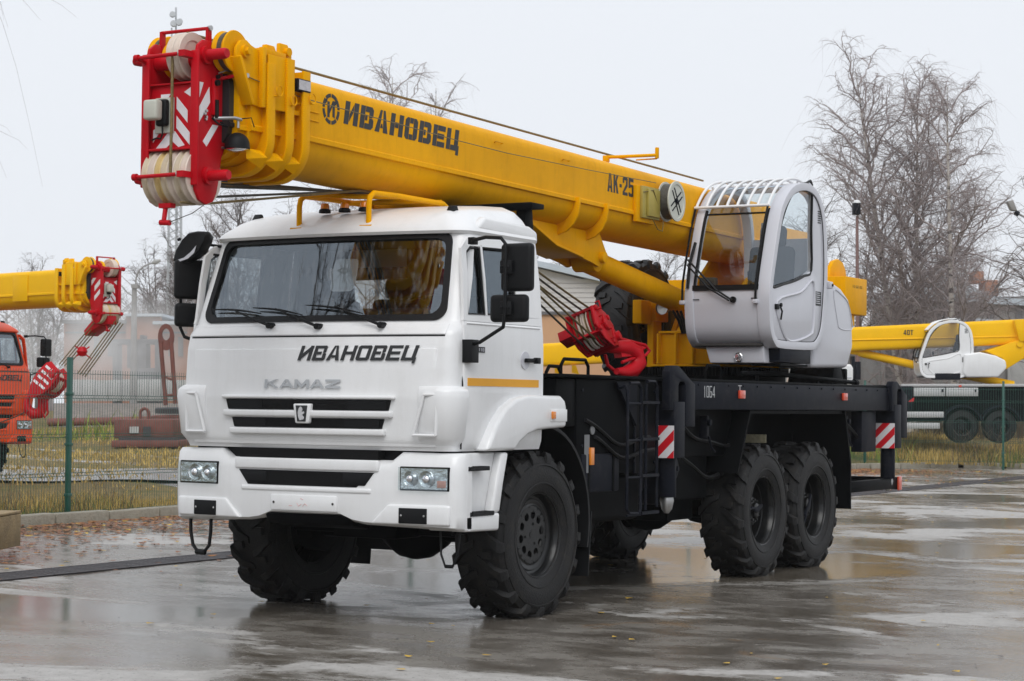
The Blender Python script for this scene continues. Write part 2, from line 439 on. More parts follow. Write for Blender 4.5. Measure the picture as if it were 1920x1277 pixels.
# interior
mb = MB()
mb.box(-1.08,1.08,-1.08,-.82,1.9,2.17); mb.box(.1,.95,-1.05,-.75,2.12,2.24)
mb.prism([(-1.10,2.12),(-.78,2.12),(-.80,2.2),(-1.06,2.16)],'x',-1.05,1.05)
build('dashboard', mb, M_inter, T, bev=.03)
for x in (-.62, .0, .58):
    mb = MB(); mb.box(x-.24,x+.24,-.62,-.14,1.55,1.78); mb.obox((x,-.12,2.05),(.46,.13,.62),(math.radians(-8),0,0)); mb.obox((x,-.09,2.44),(.26,.09,.16),(math.radians(-8),0,0))
    build('seat', mb, M_seat, T, bev=.04)
mb = MB(); c0 = Vector((.58,-.72,2.22)); R_ = Euler((math.radians(38),0,0)).to_matrix()
mb.tube([c0+R_@Vector((.23*math.cos(a),.23*math.sin(a),0)) for a in [2*math.pi*i/28 for i in range(28)]], .015, 8, closed=True)
for a in (.5,2.6,4.7): mb.tube([c0+R_@Vector((0,0,-.04)), c0+R_@Vector((.23*math.cos(a),.23*math.sin(a),0))], .012, 6)
mb.tube([c0+R_@Vector((0,0,-.04)), c0+R_@Vector((0,0,-.4))], .03, 8)
build('steering_wheel', mb, M_plast, T)
mb = MB(); mb.box(-1.09,1.09,YB-.02,YB-.012,1.95,2.24); mb.box(-1.05,-.76,YB-.02,YB-.012,2.25,2.76); mb.box(-.02,1.05,YB-.02,YB-.012,2.25,2.76); mb.box(-1.0,1.0,-.95,YB-.03,2.755,2.763)
build('cab_lining', mb, M_inter, T)
mb = MB(); mb.add([(-.76,YB+.004,2.24),(.76,YB+.004,2.24),(.76,YB+.004,2.63),(-.76,YB+.004,2.63)], [(0,1,2,3)])
build('rear_window', mb, M_gl, T, fixn=False)
# sheets of paper behind the windscreen
mb = MB()
for x0,x1,z0,z1 in ((.06,.27,2.36,2.60),):
    ring_ = []
    for a in range(24):
        t = 2*math.pi*a/24; sx = math.copysign(abs(math.cos(t))**.35, math.cos(t)); sz = math.copysign(abs(math.sin(t))**.35, math.sin(t))
        x = (x0+x1)/2+(x1-x0)/2*sx; z = (z0+z1)/2+(z1-z0)/2*sz
        ring_.append((x, F(x,z)+.03, z))
    mb.add(ring_, [tuple(range(24))])
build('sticker', mb, pbr('sticker_white', (.72,.73,.74), .5), ws)

# seams and lower front
def front_strip(x0, x1, z0, z1, proud, n=40, zfun=None, back=.02):
    """closed slab following the front face"""
    mb = MB(); rows = []
    xs = [x0+(x1-x0)*i/n for i in range(n+1)]
    def ring_at(x, tt):
        a, b = (z0, z1) if zfun is None else zfun(tt)
        return [(x,F(x,a)+back,a),(x,F(x,a)-proud,a),(x,F(x,b)-proud,b),(x,F(x,b)+back,b)]
    return mb.loft([ring_at(x, i/n) for i, x in enumerate(xs)], True, True)
mb = front_strip(-1.10,1.095,2.030,2.040,.0015,60)
build('bonnet_seam', mb, M_seal, T)
mb = front_strip(-1.12,1.10,2.045,2.115,.012,60)
build('cowl_panel', mb, M_white, T, bev=.006)
front = build('front_panel', front_strip(-1.045,1.045,1.262,2.028,.012,60, zfun=lambda t: (1.262+.0*t, 1.945)), M_white, T, bev=.006)
def slot(hw_top, hw_bot, z0, z1, name, mat, proud, lip):
    mb = MB(); n = 30; rows = []
    for i in range(n+1):
        t = -1+2*i/n
        rows.append([(hw_bot*t, F(hw_bot*t,z0)+.02, z0), (hw_bot*t, F(hw_bot*t,z0)-proud, z0), (hw_top*t, F(hw_top*t,z1)-proud, z1), (hw_top*t, F(hw_top*t,z1)+.02, z1)])
    o = build(name, mb.loft(rows, True, True), mat, front, bev=.004)
    if lip:
        for za, zb, h1, pr in ((z1+.004, z1+.03, hw_top*1.05, lip), (z0-.05, z0-.004, hw_bot*1.05, lip*1.25)):
            build('grille_bar', front_strip(-h1, h1, za, zb, pr, 30), M_white, front, bev=.012, seg=3)
    return o
for a, b, z0, z1 in ((.71,.69,1.512,1.585), (.655,.635,1.385,1.452)):
    slot(a, b, z0, z1, 'grille_slot', M_mesh, .018, .034)
    for s in (1,-1):
        mb = MB(); rows = []
        for i in range(9):
            x = s*(a*.52+(b-a*.52-.01)*i/8); rows.append([(x,F(x,z0)+.01,z0+.006),(x,F(x,z0)-.022,z0+.006),(x,F(x,z1)-.022,z1-.006),(x,F(x,z1)+.01,z1-.006)])
        build('grille_insert', mb.loft(rows,True,True), M_plast, front)
# badge: trapezoid frame with a galloping-horse-like emblem
bz, bx = 1.485, 0.0
mb = MB(); out_ = [(-.058,1.415),(.058,1.415),(.078,1.555),(-.078,1.555)]
mb.prism(out_, 'y', F(0,bz)-.05, F(0,bz)+.02)
bd = build('badge', mb, M_white, front, bev=.012, seg=3)
mb = MB(); mb.prism([(-.036,1.428),(.036,1.428),(.050,1.542),(-.050,1.542)], 'y', F(0,bz)-.053, F(0,bz)-.045)
build('badge_field', mb, M_ink, bd)
mb = MB()
mb.prism([(-.012,1.436),(.022,1.444),(.026,1.46),(.008,1.475),(.028,1.488),(.024,1.5),(.004,1.496),(.012,1.512),(.004,1.53),(-.008,1.536),(-.022,1.52),(-.03,1.49),(-.024,1.458)], 'y', F(0,bz)-.056, F(0,bz)-.052)
build('emblem', mb, pbr('emblem_silver', (.7,.7,.72), .25, metal=.6), bd)

# corner wind deflectors with their recess
for s in (1,-1):
    zz = [1.27,1.33,1.60,1.655,1.685]; o_ = [.0,.03,.05,.045,.01]
    rows = []
    for z, pr in zip(zz, o_):
        w_, rc = cab_w(z), cab_rc(z); xm = w_-rc; y1 = F(xm, z); pts = []
        arc = [(xm-.16, F(xm-.16,z))] + [(xm+rc*math.sin(math.pi/2*i/6), y1+rc*(1-math.cos(math.pi/2*i/6))) for i in range(7)] + [(w_, y1+rc+.06)]
        nrm = [(0,-1)] + [(math.sin(math.pi/2*i/6), -math.cos(math.pi/2*i/6)) for i in range(7)] + [(1,0)]
        oo = [(s*(x+nx*pr*1.15*(0.2 if k == 0 else 1)), y+ny*pr*1.15*(0.2 if k == 0 else 1), z) for k, ((x,y),(nx,ny)) in enumerate(zip(arc, nrm))]
        ii = [(s*(x-nx*.02), y-ny*.02, z) for (x,y),(nx,ny) in zip(arc, nrm)]
        rows.append(oo + ii[::-1])
    mb = MB(); mb.loft(rows, True, True)
    cd = build('corner_deflector', mb, M_white, T, bev=.01, seg=3)
    mb = MB()
    # the recess: a slightly sunk panel edge drawn by a raised rib outline
    q = [(.90,1.345),(1.075,1.345),(1.085,1.625),(.985,1.625)]
    q3 = [(s*x, F(x,z)-.042, z) for x,z in q]
    for a, b in zip(q3, q3[1:]+q3[:1]): mb.tube([a,b], .013, 6)
    build('recess_rim', mb, M_white, cd)

# ---------------------------------------------------------------- doors
for s in (1,-1):
    sx = lambda y, z, o=0: s*(cab_w(z)+o)
    def side_poly(poly, o0, o1, zstep=.05):
        """slab over the cab side along polygon (y,z), following the tumblehome"""
        mb = MB(); b = bmesh.new()
        vs = [b.verts.new((0,y,z)) for y,z in poly]; b.faces.new(vs)
        for k in range(1, 40):
            z = 1.2+.05*k
            bmesh.ops.bisect_plane(b, geom=b.verts[:]+b.edges[:]+b.faces[:], plane_co=(0,0,z), plane_no=(0,0,1))
        r = bmesh.ops.extrude_face_region(b, geom=b.faces[:])
        nv = [g for g in r['geom'] if isinstance(g, bmesh.types.BMVert)]
        new = set(nv)
        for v in b.verts: v.co.x = s*(cab_w(v.co.z)+(o1 if v in new else o0))
        b.verts.index_update()
        mb.add([tuple(v.co) for v in b.verts], [tuple(v.index for v in f.verts) for f in b.faces]); b.free()
        return mb
    # panel below the windows and frame around them
    low = [(-1.115,2.14),(-1.115,1.66),(-1.11,1.25),(-.74,1.25),(-.68,1.36),(-.56,1.50),(-.38,1.60),(-.2,1.625),(0.02,1.625),(.02,2.14)]
    door = build('door', side_poly(low, -.01, .012), M_white, T, bev=.006, smooth=30)
    fr = [(-1.115,2.141),(.02,2.141),(.01,2.745),(-.95,2.735),(-1.075,2.65)]
    mb = MB()
    for poly in ([(-1.115,2.141),(.02,2.141),(.02,2.20),(-1.105,2.178)], [(-.345,2.20),(.02,2.20),(.012,2.745),(-.345,2.69)], [(-1.105,2.178),(-1.05,2.18),(-1.005,2.635),(-.945,2.675),(-.35,2.69),(.012,2.745),(-.96,2.735),(-1.075,2.65)], [(-.80,2.19),(-.775,2.19),(-.775,2.69),(-.80,2.69)]):
        m2 = side_poly(poly, -.01, .012); mb.add(m2.v, m2.f)
    build('door_frame', mb, M_white, door, smooth=30)
    mb = side_poly([(-1.06,2.18),(-.35,2.20),(-.35,2.69),(-.93,2.67),(-1.02,2.63)], -.022, -.018)
    build('window', mb, M_gl, door, smooth=30)
    mb = MB()
    for q in ([(-1.045,2.192),(-.81,2.198),(-.81,2.665),(-.94,2.66),(-1.0,2.62)], [(-.77,2.20),(-.355,2.212),(-.355,2.682),(-.77,2.672)]):
        mb.tube([(s*(cab_w(z)+.002), y, z) for y,z in q], .011, 6, closed=True)
    build('window_rubber', mb, M_seal, door)
    # swage line and press step
    mb = MB(); mb.tube([(s*(cab_w(2.13)+.012), y, 2.125+.0*y) for y in np.linspace(-1.08,-.02,8)], .008, 6)
    build('door_crease', mb, M_white, door)
    mb = side_poly([(-1.07,1.69),(-.045,1.69),(-.045,1.745),(-1.07,1.745)], .011, .016)
    build('reflective_stripe', mb, M_yel2, door)
    mb = MB(); X = cab_w(1.88)+.02
    mb.obox((s*(X+.018),-.20,1.885),(.03,.16,.03)); mb.obox((s*(X+.03),-.135,1.885),(.04,.05,.045))
    build('door_handle', mb, M_plast, door, bev=.006)
    mb = MB(); mb.cyl((s*X,-.255,1.885),.065,-.016*s,.0,'x',20); build('handle_recess', mb, M_greyw, door)
    mb = MB(); mb.tube([(s*(cab_w(2.7)+.003), -1.12, 2.15),(s*(cab_w(1.95)+.003),-1.122,1.7),(s*(cab_w(1.3)+.003),-1.118,1.25)], .006, 6)
    build('door_gap', mb, M_seal, door)
    # mirror set
    mat_b = M_plast
    mr = thing('x','x','x') if False else None
    if s > 0:
        my = -1.16
        mb = MB()
        mb.tube([(s*1.16,-1.02,2.70),(s*1.34,-1.10,2.715),(s*1.50,my-.01,2.70),(s*1.54,my-.02,2.66),(s*1.545,my-.02,2.2),(s*1.53,my-.02,2.09),(s*1.30,-1.10,1.99),(s*1.18,-1.07,1.965)], .014, 8)
        mb.obox((s*1.2,-1.075,1.93),(.1,.10,.16)); mb.obox((s*1.19,-1.02,2.70),(.05,.06,.05))
        arm = build('mirror_arm', mb, M_plast, T, bev=.004); yaw = 0; mx0 = 1.545
        sets = ((1.60,.245,2.50,.33,0),(1.54,.29,2.22,.19,0))
    else:
        my = -1.05; mx0 = 1.355
        mb = MB(); mb.tube([(-1.16,-.98,2.70),(-1.28,-1.05,2.72),(-1.352,my,2.66),(-1.355,my,2.12),(-1.33,-1.03,2.05),(-1.17,-.95,1.99)], .014, 8)
        arm = build('mirror_arm', mb, M_plast, T, bev=.004)
        sets = ((1.345,.27,2.485,.30,math.radians(58)),(1.335,.27,2.215,.18,math.radians(56)))
    for (xc, wd_, zc_, ht_, yaw) in sets:
        c_ = (s*xc + (.0 if s > 0 else .05), my+.05, zc_)
        mb = MB(); mb.obox(c_,(wd_,.075,ht_),(0,0,yaw))
        bk = build('mirror', mb, M_plast, arm, bev=.032, seg=4)
        mb = MB(); mb.obox((s*mx0,my-.005,zc_),(.09 if s > 0 else .05,.035,.09))
        if s > 0:
            for k in (-.025,.025): mb.cyl((mx0+k, my-.03, zc_),.010,-.012,.0,'y',10)
        build('mirror_clamp', mb, M_plast, arm, bev=.006)
    if s < 0:
        ko = [(322,489),(327,470),(340,448),(352,436),(368,433),(385,434),(388,440),(385,452),(374,472),(360,486),(345,493),(330,494)]
        c0 = [at(u,v,y=-1.10) for u,v in ko]; cc = np.mean(c0, axis=0)
        rows = []
        for k_, dy in ((.90,.0),(1.0,.02),(1.0,.05),(.85,.11),(.5,.16)): rows.append([tuple(cc+(p-cc)*k_+np.array([0,dy,0])) for p in c0])
        mb = MB(); mb.loft(rows, True, True); build('kerb_mirror', mb, M_plast, arm, smooth=60)
        mb = MB(); mb.loft([[tuple(cc+(p-cc)*.86+np.array([.004,dy,0.004])) for p in c0] for dy in (-.004,.0)], True, True); build('mirror_glass', mb, pbr('dark_mirror', (.10,.105,.11), .06, metal=.9), arm, smooth=0)
        cq = [(331,488),(345,483),(358,472),(368,460),(364,474),(352,485),(338,490)]
        mb = MB(); mb.loft([[tuple(at(u,v,y=-1.107+dy)) for u,v in cq] for dy in (0,.003)], True, True); build('mirror_rim', mb, M_greyw, arm, smooth=0)
        mb = MB(); mb.tube([tuple(at(345,455,y=-1.0)),tuple(at(385,458,y=-.98)),(-1.05,-.92,2.73)], .012, 6); mb.tube([tuple(at(338,448,y=-1.0)),tuple(at(334,450,y=-1.0))], .012, 6); mb.tube([tuple(at(375,475,y=-1.0)),(-1.1,-.98,2.67),(-1.05,-.95,2.665)], .01, 6); mb.tube([tuple(at(352,480,y=-1.03)),(-1.352,my,2.62)], .012, 6)
        build('mirror_bracket', mb, M_plast, arm)
# plate with the number on the near door
mb = MB(); mb.box(1.187,1.192,-1.0,-.84,1.925,1.965); numplate = build('number_plate', mb, M_ink, T)

# ---------------------------------------------------------------- fenders, steps
for s in (1,-1):
    X0, X1 = 1.0, 1.255
    def arch(r0, r1, a0, a1, n, cy=-.02, cz=.82, ky=1., kz=1.):
        return [(cy+ (r0)*math.cos(a)*ky, cz+r0*math.sin(a)*kz) for a in [a0+(a1-a0)*i/n for i in range(n+1)]]
    outer = [(-.90,1.235),(-.86,1.30),(-.76,1.43),(-.63,1.54),(-.48,1.605),(-.30,1.632),(.20,1.632),(.265,1.60),(.285,1.55)]
    inner = [(.285,1.395),(.0,1.385),(-.16,1.375),(-.30,1.345),(-.42,1.29),(-.50,1.235)]
    mb = MB(); mb.prism(outer+inner, 'x', s*X0, s*X1)
    fen = build('fender', mb, M_white, T, bev=.028, seg=3)
    mb = MB(); mb.box(*sorted((s*1.255,s*1.262)),.02,.275,1.44,1.53); build('fender_press', mb, M_white, fen, bev=.003)
    mb = MB(); mb.box(*sorted((s*1.262,s*1.278)),.02,.075,1.46,1.515); build('side_marker', mb, M_amber, fen, bev=.006)
    # step box between bumper and wheel
    top, bot = 1.222, .70
    front_e = lambda z: -1.17
    rear_e = lambda z: lerp(z, [.68,.85,1.0,1.222], [-.69,-.665,-.635,-.565])
    mb = MB()
    mb.prism([(-1.15,.685),(-.69,.675),(-.665,.85),(-.635,1.0),(-.565,1.222),(-1.15,1.222)], 'x', s*.93, s*1.17)
    sb = build('step_panel', mb, M_white, T, bev=.012, seg=3)
    mb = MB(); mb.prism([(-1.16,.683),(-.692,.673),(-.682,.80),(-1.16,.80)], 'x', s*1.10, s*1.238); mb.prism([(-.80,.802),(-.685,.80),(-.635,1.0),(-.565,1.222),(-.66,1.222),(-.74,1.0)], 'x', s*1.165, s*1.238)
    build('step_surround', mb, M_white, sb, bev=.02, seg=3)
    for y0, y1, z in ((-1.13,-.83,1.105),(-1.10,-.76,.79)):
        mb = MB()
        for k in range(5): mb.box(*sorted((s*(1.165+.018*k),s*(1.175+.018*k))), y0+.02, y1-.02, z, z+.022)
        n_ = 9
        for k in range(n_): mb.box(*sorted((s*1.16,s*1.245)), y0+(y1-y0)*k/n_, y0+(y1-y0)*k/n_+.014, z-.004, z+.026)
        build('step_tread', mb, M_plast, sb)
# black inner arch, mud guard, flap behind the front wheels
for s in (1,-1):
    mb = MB()
    pts = [(-.02+.74*math.cos(a), .68+.74*math.sin(a)) for a in [math.radians(q) for q in range(104,-19,-8)]]
    pin_ = [(-.02+.715*math.cos(a), .68+.715*math.sin(a)) for a in [math.radians(q) for q in range(104,-19,-8)]]
    mb.prism(pts+pin_[::-1], 'x', s*.72, s*1.235)
    ag = build('mud_guard', mb, M_plast, T, smooth=30)
    mb = MB(); mb.obox((s*1.0,.73,.50),(.46,.012,.5),(math.radians(-6),0,0)); build('mud_flap', mb, M_plast, ag)

# ---------------------------------------------------------------- bumper
BY = lambda x: (-1.325 + .035*(min(abs(x),.78)/.78)**2 if abs(x) <= .78 else
                (-1.29 + (abs(x)-.78)/.37*.035 if abs(x) <= 1.15 else -1.255 + .105*(1-math.sqrt(max(0,1-((abs(x)-1.15)/.088)**2)))))
bx_s = [0,.1,.2,.3,.4,.5,.6,.7,.78,.86,.94,1.02,1.10,1.15,1.17,1.19,1.21,1.225,1.234,1.238]
xs = [-x for x in bx_s[::-1][:-1]] + bx_s
def bumper_sec(x):
    a = abs(x); y = BY(x)
    zt = lerp(a, [0,.70,.78,1.24], [1.165,1.165,1.225,1.22]); zb = lerp(a, [0,.34,.42,1.24], [.765,.765,.715,.69])
    lip = .035*max(0,1-a/1.1)
    yb = max(-1.08, y+.02)
    return [(x,yb,zb+.01),(x,y+.05,zb),(x,y+.008,zb+.02),(x,y-.004,zb+.10),(x,y-.006,.93),(x,y-.004,1.09),(x,y+.012,zt-.03),(x,y+.045,zt),(x,yb,zt)]
mb = MB(); mb.loft([bumper_sec(x) for x in xs], True, True)
for s in (1,-1):
    mb.prism([(-1.16,.70),(-1.075,.70),(-1.075,1.21),(-1.16,1.21)], 'x', s*.9, s*1.234)
bump = build('bumper', mb, M_white, T, smooth=50)
def bstrip(x0, x1, z0, z1, pr, n=20, back=.03, x0t=None, x1t=None):
    mb = MB(); rows = []; x0t = x0 if x0t is None else x0t; x1t = x1 if x1t is None else x1t
    for i in range(n+1):
        xa, xb = x0+(x1-x0)*i/n, x0t+(x1t-x0t)*i/n
        rows.append([(xa,BY(xa)+back,z0),(xa,BY(xa)-pr,z0),(xb,BY(xb)-pr,z1),(xb,BY(xb)+back,z1)])
    return mb.loft(rows, True, True)
# central intake
build('intake', bstrip(-.50,.44,.972,1.078,.0085,30,x0t=-.585,x1t=.585), M_mesh, bump).data
for s in (1,-1): build('intake_flap', bstrip(s*.33,s*.51,.985,1.070,.014,8,x1t=s*.575,x0t=s*.33), M_plast, bump, bev=.006)
build('intake_brow', bstrip(-.62,.62,1.084,1.165,.02,30), M_white, bump, bev=.014, seg=3)
build('intake_sill', bstrip(-.56,.56,.93,.966,.016,30), M_white, bump, bev=.012, seg=3)
# lower valance panels
for s in (1,-1):
    build('valance', bstrip(s*.56,s*1.17,.725,.865,.022,12,x0t=s*.70,x1t=s*1.175), M_white, bump, bev=.016, seg=3)
    build('fog_cover', bstrip(s*.79,s*1.005,.735,.842,.03,6), M_plast, bump, bev=.005)
    mb = MB()
    for x in (.81,.985): mb.dome((s*x, BY(x)-.03, .79), .008, -.005, 'y', 8)
    build('cover_screw', mb, M_steel, bump)
# blank plate
pl = build('blank_plate', bstrip(-.285,.285,.795,.905,.016,8), M_white, bump, bev=.006)
mb = MB()
for x in (-.255,.255): mb.cyl((x,BY(x)-.0165,.85),.009,-.003,.0,'y',10)
build('plate_screw', mb, M_inter, pl)
mb = MB()
for x0,z0,x1,z1 in ((-.12,.83,-.09,.828),(-.05,.85,-.035,.826),(-.035,.826,-.01,.842),(0,.826,.02,.846),(.02,.846,.04,.83),(-.02,.882,.005,.874)):
    mb.tube([(x0,BY(x0)-.0175,z0),(x1,BY(x1)-.0175,z1)], .0018, 4)
build('chalk_mark', mb, pbr('pink_chalk', (.7,.38,.38), .7), pl)
# headlamps
for s in (1,-1):
    xi, xo = .785, 1.165
    yv = lambda x: BY(x)-.016
    mb = bstrip(s*xi, s*xo, .962, 1.128, .010, 10)
    hl = build('headlight', mb, M_plast, bump, bev=.006)
    mb = bstrip(s*(xi+.012), s*(xo-.012), .974, 1.116, .014, 10); build('reflector', mb, M_chrome, hl, smooth=0)
    mb = MB()
    for cx, r in ((.875,.052),(1.0,.058)):
        c = (s*cx, BY(cx)-.012, 1.045)
        mb.lathe([(r,-.004),(r,-.018),(r*.8,-.012),(r*.62,-.008),(r*.55,-.02)], c, 'y', 24)
        mb.dome((c[0],c[1]-.018,c[2]), r*.5, -.02, 'y', 18)
    build('lamp_bowl', mb, M_chrome, hl)
    mb = MB(); mb.dome((s*.875,BY(.875)-.03,1.045),.026,-.016,'y',16); mb.dome((s*1.0,BY(1.0)-.03,1.045),.028,-.016,'y',16)
    build('lamp_lens', mb, M_ink, hl)
    mb = bstrip(s*1.075, s*1.142, .985, 1.035, .020, 4); build('indicator', mb, pbr('indicator_amber', (.7,.30,.22), .2, coat=.5) if s > 0 else M_chrome, hl, bev=.006)
    mb = bstrip(s*(xi+.003), s*(xo-.003), .966, 1.124, .034, 10, back=-.031); build('lamp_cover', mb, M_gl, hl)
# dark gap between cab and bumper, towing eye, front under-run
mb = MB(); mb.box(-1.05,1.05,-1.2,-.9,1.14,1.245); build('cab_gap_panel', mb, M_plast, T)
mb = MB(); mb.box(-.60,.60,-1.285,-1.2,1.165,1.235); build('gap_mesh', mb, M_mesh, T)
mb = MB(); mb.prism([(-1.31,.775),(-1.27,.70),(-1.05,.66),(-1.0,.72),(-1.05,.79)], 'x', -.36, .38); build('tow_crossbar', mb, M_black, T, bev=.02)
mb = MB(); c = [(-1.14,-1.16,.70),(-1.13,-1.17,.6),(-1.10,-1.18,.50),(-1.05,-1.19,.455),(-.99,-1.19,.45),(-.95,-1.18,.50),(-.945,-1.17,.6),(-.95,-1.16,.70)]
mb.tube(c, .013, 8); mb.tube([(-1.06,-1.19,.452),(-.98,-1.19,.449)], .021, 8); build('rope_loop', mb, M_plast, T)
mb = MB(); c = [(1.0,-1.10,.68),(1.02,-1.12,.52),(1.06,-1.13,.44),(1.12,-1.13,.44),(1.15,-1.12,.52),(1.16,-1.10,.68)]
mb.tube(c, .008, 6); mb.tube([(1.06,-1.13,.44),(1.12,-1.13,.44)], .014, 6); build('rope_loop', mb, M_plast, T)

# ---------------------------------------------------------------- roof rails, beacons
mb = MB()
for s in (1,-1):
    pts = [(s*.305,-1.0,2.81),(s*.305,-1.0,3.0),(s*.305,-.985,3.05),(s*.305,-.94,3.08),(s*.305,-.6,3.09),(s*.305,.02,3.09),(s*.305,.10,3.06),(s*.305,.12,2.9)]
    mb.tube(pts, .021, 10)
    mb.obox((s*.305,-1.012,2.818),(.13,.07,.022)); mb.obox((s*.305,-1.03,2.832),(.10,.03,.02))
for y, dip in ((-.9,0.02),): 
    mb.tube([(-.305,y,3.085),(-.2,y+.12,3.10),(.0,y+.2,3.09),(.305,y+.3,3.085)], .02, 8)
mb.tube([(-.305,-.35,3.085),(.305,-.2,3.09)], .02, 8); mb.tube([(-.305,.0,3.09),(.305,.0,3.09)], .03, 8)
guard = build('roof_guard', mb, M_yel, T)
for x in (-.175,0.0,.175):
    y = -.86; z = 2.955+.015
    mb = MB(); mb.lathe([(.045,-.01),(.043,.012),(.034,.02)], (x,y,z), 'z', 18); bb = build('beacon', mb, M_plast, roof)
    mb = MB(); mb.lathe([(.034,.012),(.031,.05),(.024,.06),(.001,.062)], (x,y,z), 'z', 18); build('beacon_lens', mb, M_amber, bb)
for x in (-.86,.86):
    mb = MB(); mb.prism([(-.05,0),(.05,0),(.05,.02),(.02,.07),(-.0,.07)], 'x', x-.035, x+.035); mb.xf(Matrix.Translation((0,-.76,2.915)))
    build('roof_marker', mb, M_plast, roof, bev=.01)
# ------------------------------------------------------------------ lettering (flat paint, cut from convex pieces)
def R4(x0,y0,x1,y1): return [(x0,y0),(x1,y0),(x1,y1),(x0,y1)]
def glyph(ch, w=.72, t=.2, st=.0):
    """convex pieces of one letter, height 1, width w, stroke t; st = stencil gap"""
    h = t*.92; m = .5; g = st/2; c = t*.45
    def bar_v(x): return [R4(x,0,x+t,1)]
    if ch == 'И':
        return bar_v(0)+bar_v(w-t)+[[(t+g,.12),(w-t-g,.58),(w-t-g,.92),(t+g,.46)]]
    if ch == 'В':
        P = [R4(0,0,t,1), R4(t+g,0,w-t-c,h), R4(t+g,m-h/2,w-t-c,m+h/2), R4(t+g,1-h,w-t-c,1)]
        return P+[[(w-t-c,0),(w-c,0),(w,c),(w,m-c*.8),(w-c*.6,m-.012),(w-t-c*.0,m-.012),(w-t,h),(w-t-c,h)],
                  [(w-t-c*.0-.01,m+.012),(w-c*1.0,m+.012),(w-c*.3,m+c*.8),(w-c*.3,1-c),(w-c*1.2,1),(w-t-c,1),(w-t-c,1-h),(w-t-.01,1-h)]]
    if ch in 'АA':
        x = w/2; a = t*.55
        return [[(0,0),(t*1.05,0),(x-a*.1+.0-g,1),(x-a-g*0,1)] if 0 else [(0,0),(t*1.05,0),(x-.005-g,.96),(x-.005-g,1),(x-a,1)], [(w-t*1.05,0),(w,0),(x+a,1),(x+.005+g,1),(x+.005+g,.96)], [(t*1.22,.2),(w-t*1.22,.2),(w-t*1.42,.2+h*.8),(t*1.42,.2+h*.8)]]
    if ch == 'Н':
        return bar_v(0)+bar_v(w-t)+[R4(t+g,m-h/2,w-t-g,m+h/2)]
    if ch in 'О0O':
        return [[(0,c),(c,0),(t,0) if t > c else (c,0),(t,1),(c,1),(0,1-c)], [(w,c),(w,1-c),(w-c,1),(w-t,1),(w-t,0),(w-c,0)], R4(t+g,0,w-t-g,h), R4(t+g,1-h,w-t-g,1)]
    if ch in 'ЕE':
        return [R4(0,0,t,1), R4(t+g,0,w,h), R4(t+g,m-h/2,w*.92,m+h/2), R4(t+g,1-h,w,1)]
    if ch == 'Ц':
        return bar_v(0)+[R4(w-t,h+.0,w,1), R4(t+g,0,w-t,h), [(w-t,0),(w+t*.28,0),(w+t*.28,h),(w-t,h)], R4(w-t*.45,-.2,w+t*.28,0)]
    if ch in 'КK':
        return bar_v(0)+[[(t+g,.40),(t+g+.02,.40),(w-t*.1,1),(w-t*1.25,1),(t+g,.62)], [(t*1.35,.52),(w-t*1.2,0),(w,0),(t*1.9,.72)]]
    if ch == '-': return [R4(0,.38,w*.6,.38+h)]
    if ch == '2': return [R4(0,0,w,h), [(0,h),(t*1.0,h),(w,.52),(w,.62),(w-t,.62)], [(w-t,.62),(w,.62),(w,1-c),(w-c,1),(w-t,1)], R4(t*.9,1-h,w-t,1), [(0,.66),(t*.9,.66),(t*.9,1),(c,1),(0,1-c)]]
    if ch == '5': return [R4(0,1-h,w,1), R4(0,.46,t,1-h), R4(t,.52,w-t,.52+h*.85), [(w-t,0),(w-c,0),(w,c),(w,.62),(w-c,.52+h*.85),(w-t,.52+h*.85)], R4(t,0,w-t,h), [(0,c),(c,0),(t,0),(t,.22),(0,.22)]]
    if ch == '4': return [R4(w-t*1.5,0,w-t*.5,1), [(0,.25),(t,.30),(w-t*1.5,.80),(w-t*1.5,1)], R4(0,.20,w-t*1.5,.32), R4(w-t*.5,.2,w,.32)]
    if ch == '3': return [R4(0,0,w-t,h), R4(w*.3,.44,w-t,.44+h*.8), R4(0,1-h,w-t,1), [(w-t,0),(w-c,0),(w,c),(w,1-c),(w-c,1),(w-t,1)]]
    if ch == '1': return [R4(w*.5-t/2,0,w*.5+t/2,1), [(w*.5-t*1.3,.72),(w*.5-t/2,.8),(w*.5-t/2,1)]]
    if ch == '8': return glyph('0', w, t, 0)+[R4(t,.44,w-t,.44+h*.8)]
    if ch == '6': return [[(0,c),(c,0),(t,0),(t,1),(c,1),(0,1-c)], R4(t,0,w-t,h), R4(t,1-h,w,1), R4(t,.46,w-t,.46+h*.8), [(w-t,0),(w-c,0),(w,c),(w,.5),(w-c,.46+h*.8),(w-t,.46+h*.8)]]
    if ch in 'ТтT': return [R4(0,1-h,w,1), R4(w/2-t/2,0,w/2+t/2,1-h)]
    if ch == 'M': return [R4(0,0,t,1), R4(w-t,0,w,1), [(t,.55),(w/2-.005,0),(w/2-.005,.42),(t,1)], [(w-t,.55),(w-t,1),(w/2+.005,.42),(w/2+.005,0)]]
    if ch == 'Z': return [R4(0,0,w,h*.72), R4(0,1-h*.72,w,1), [(0,h*.72),(t*1.5,h*.72),(w,1-h*.72),(w-t*1.5,1-h*.72)]]
    return []
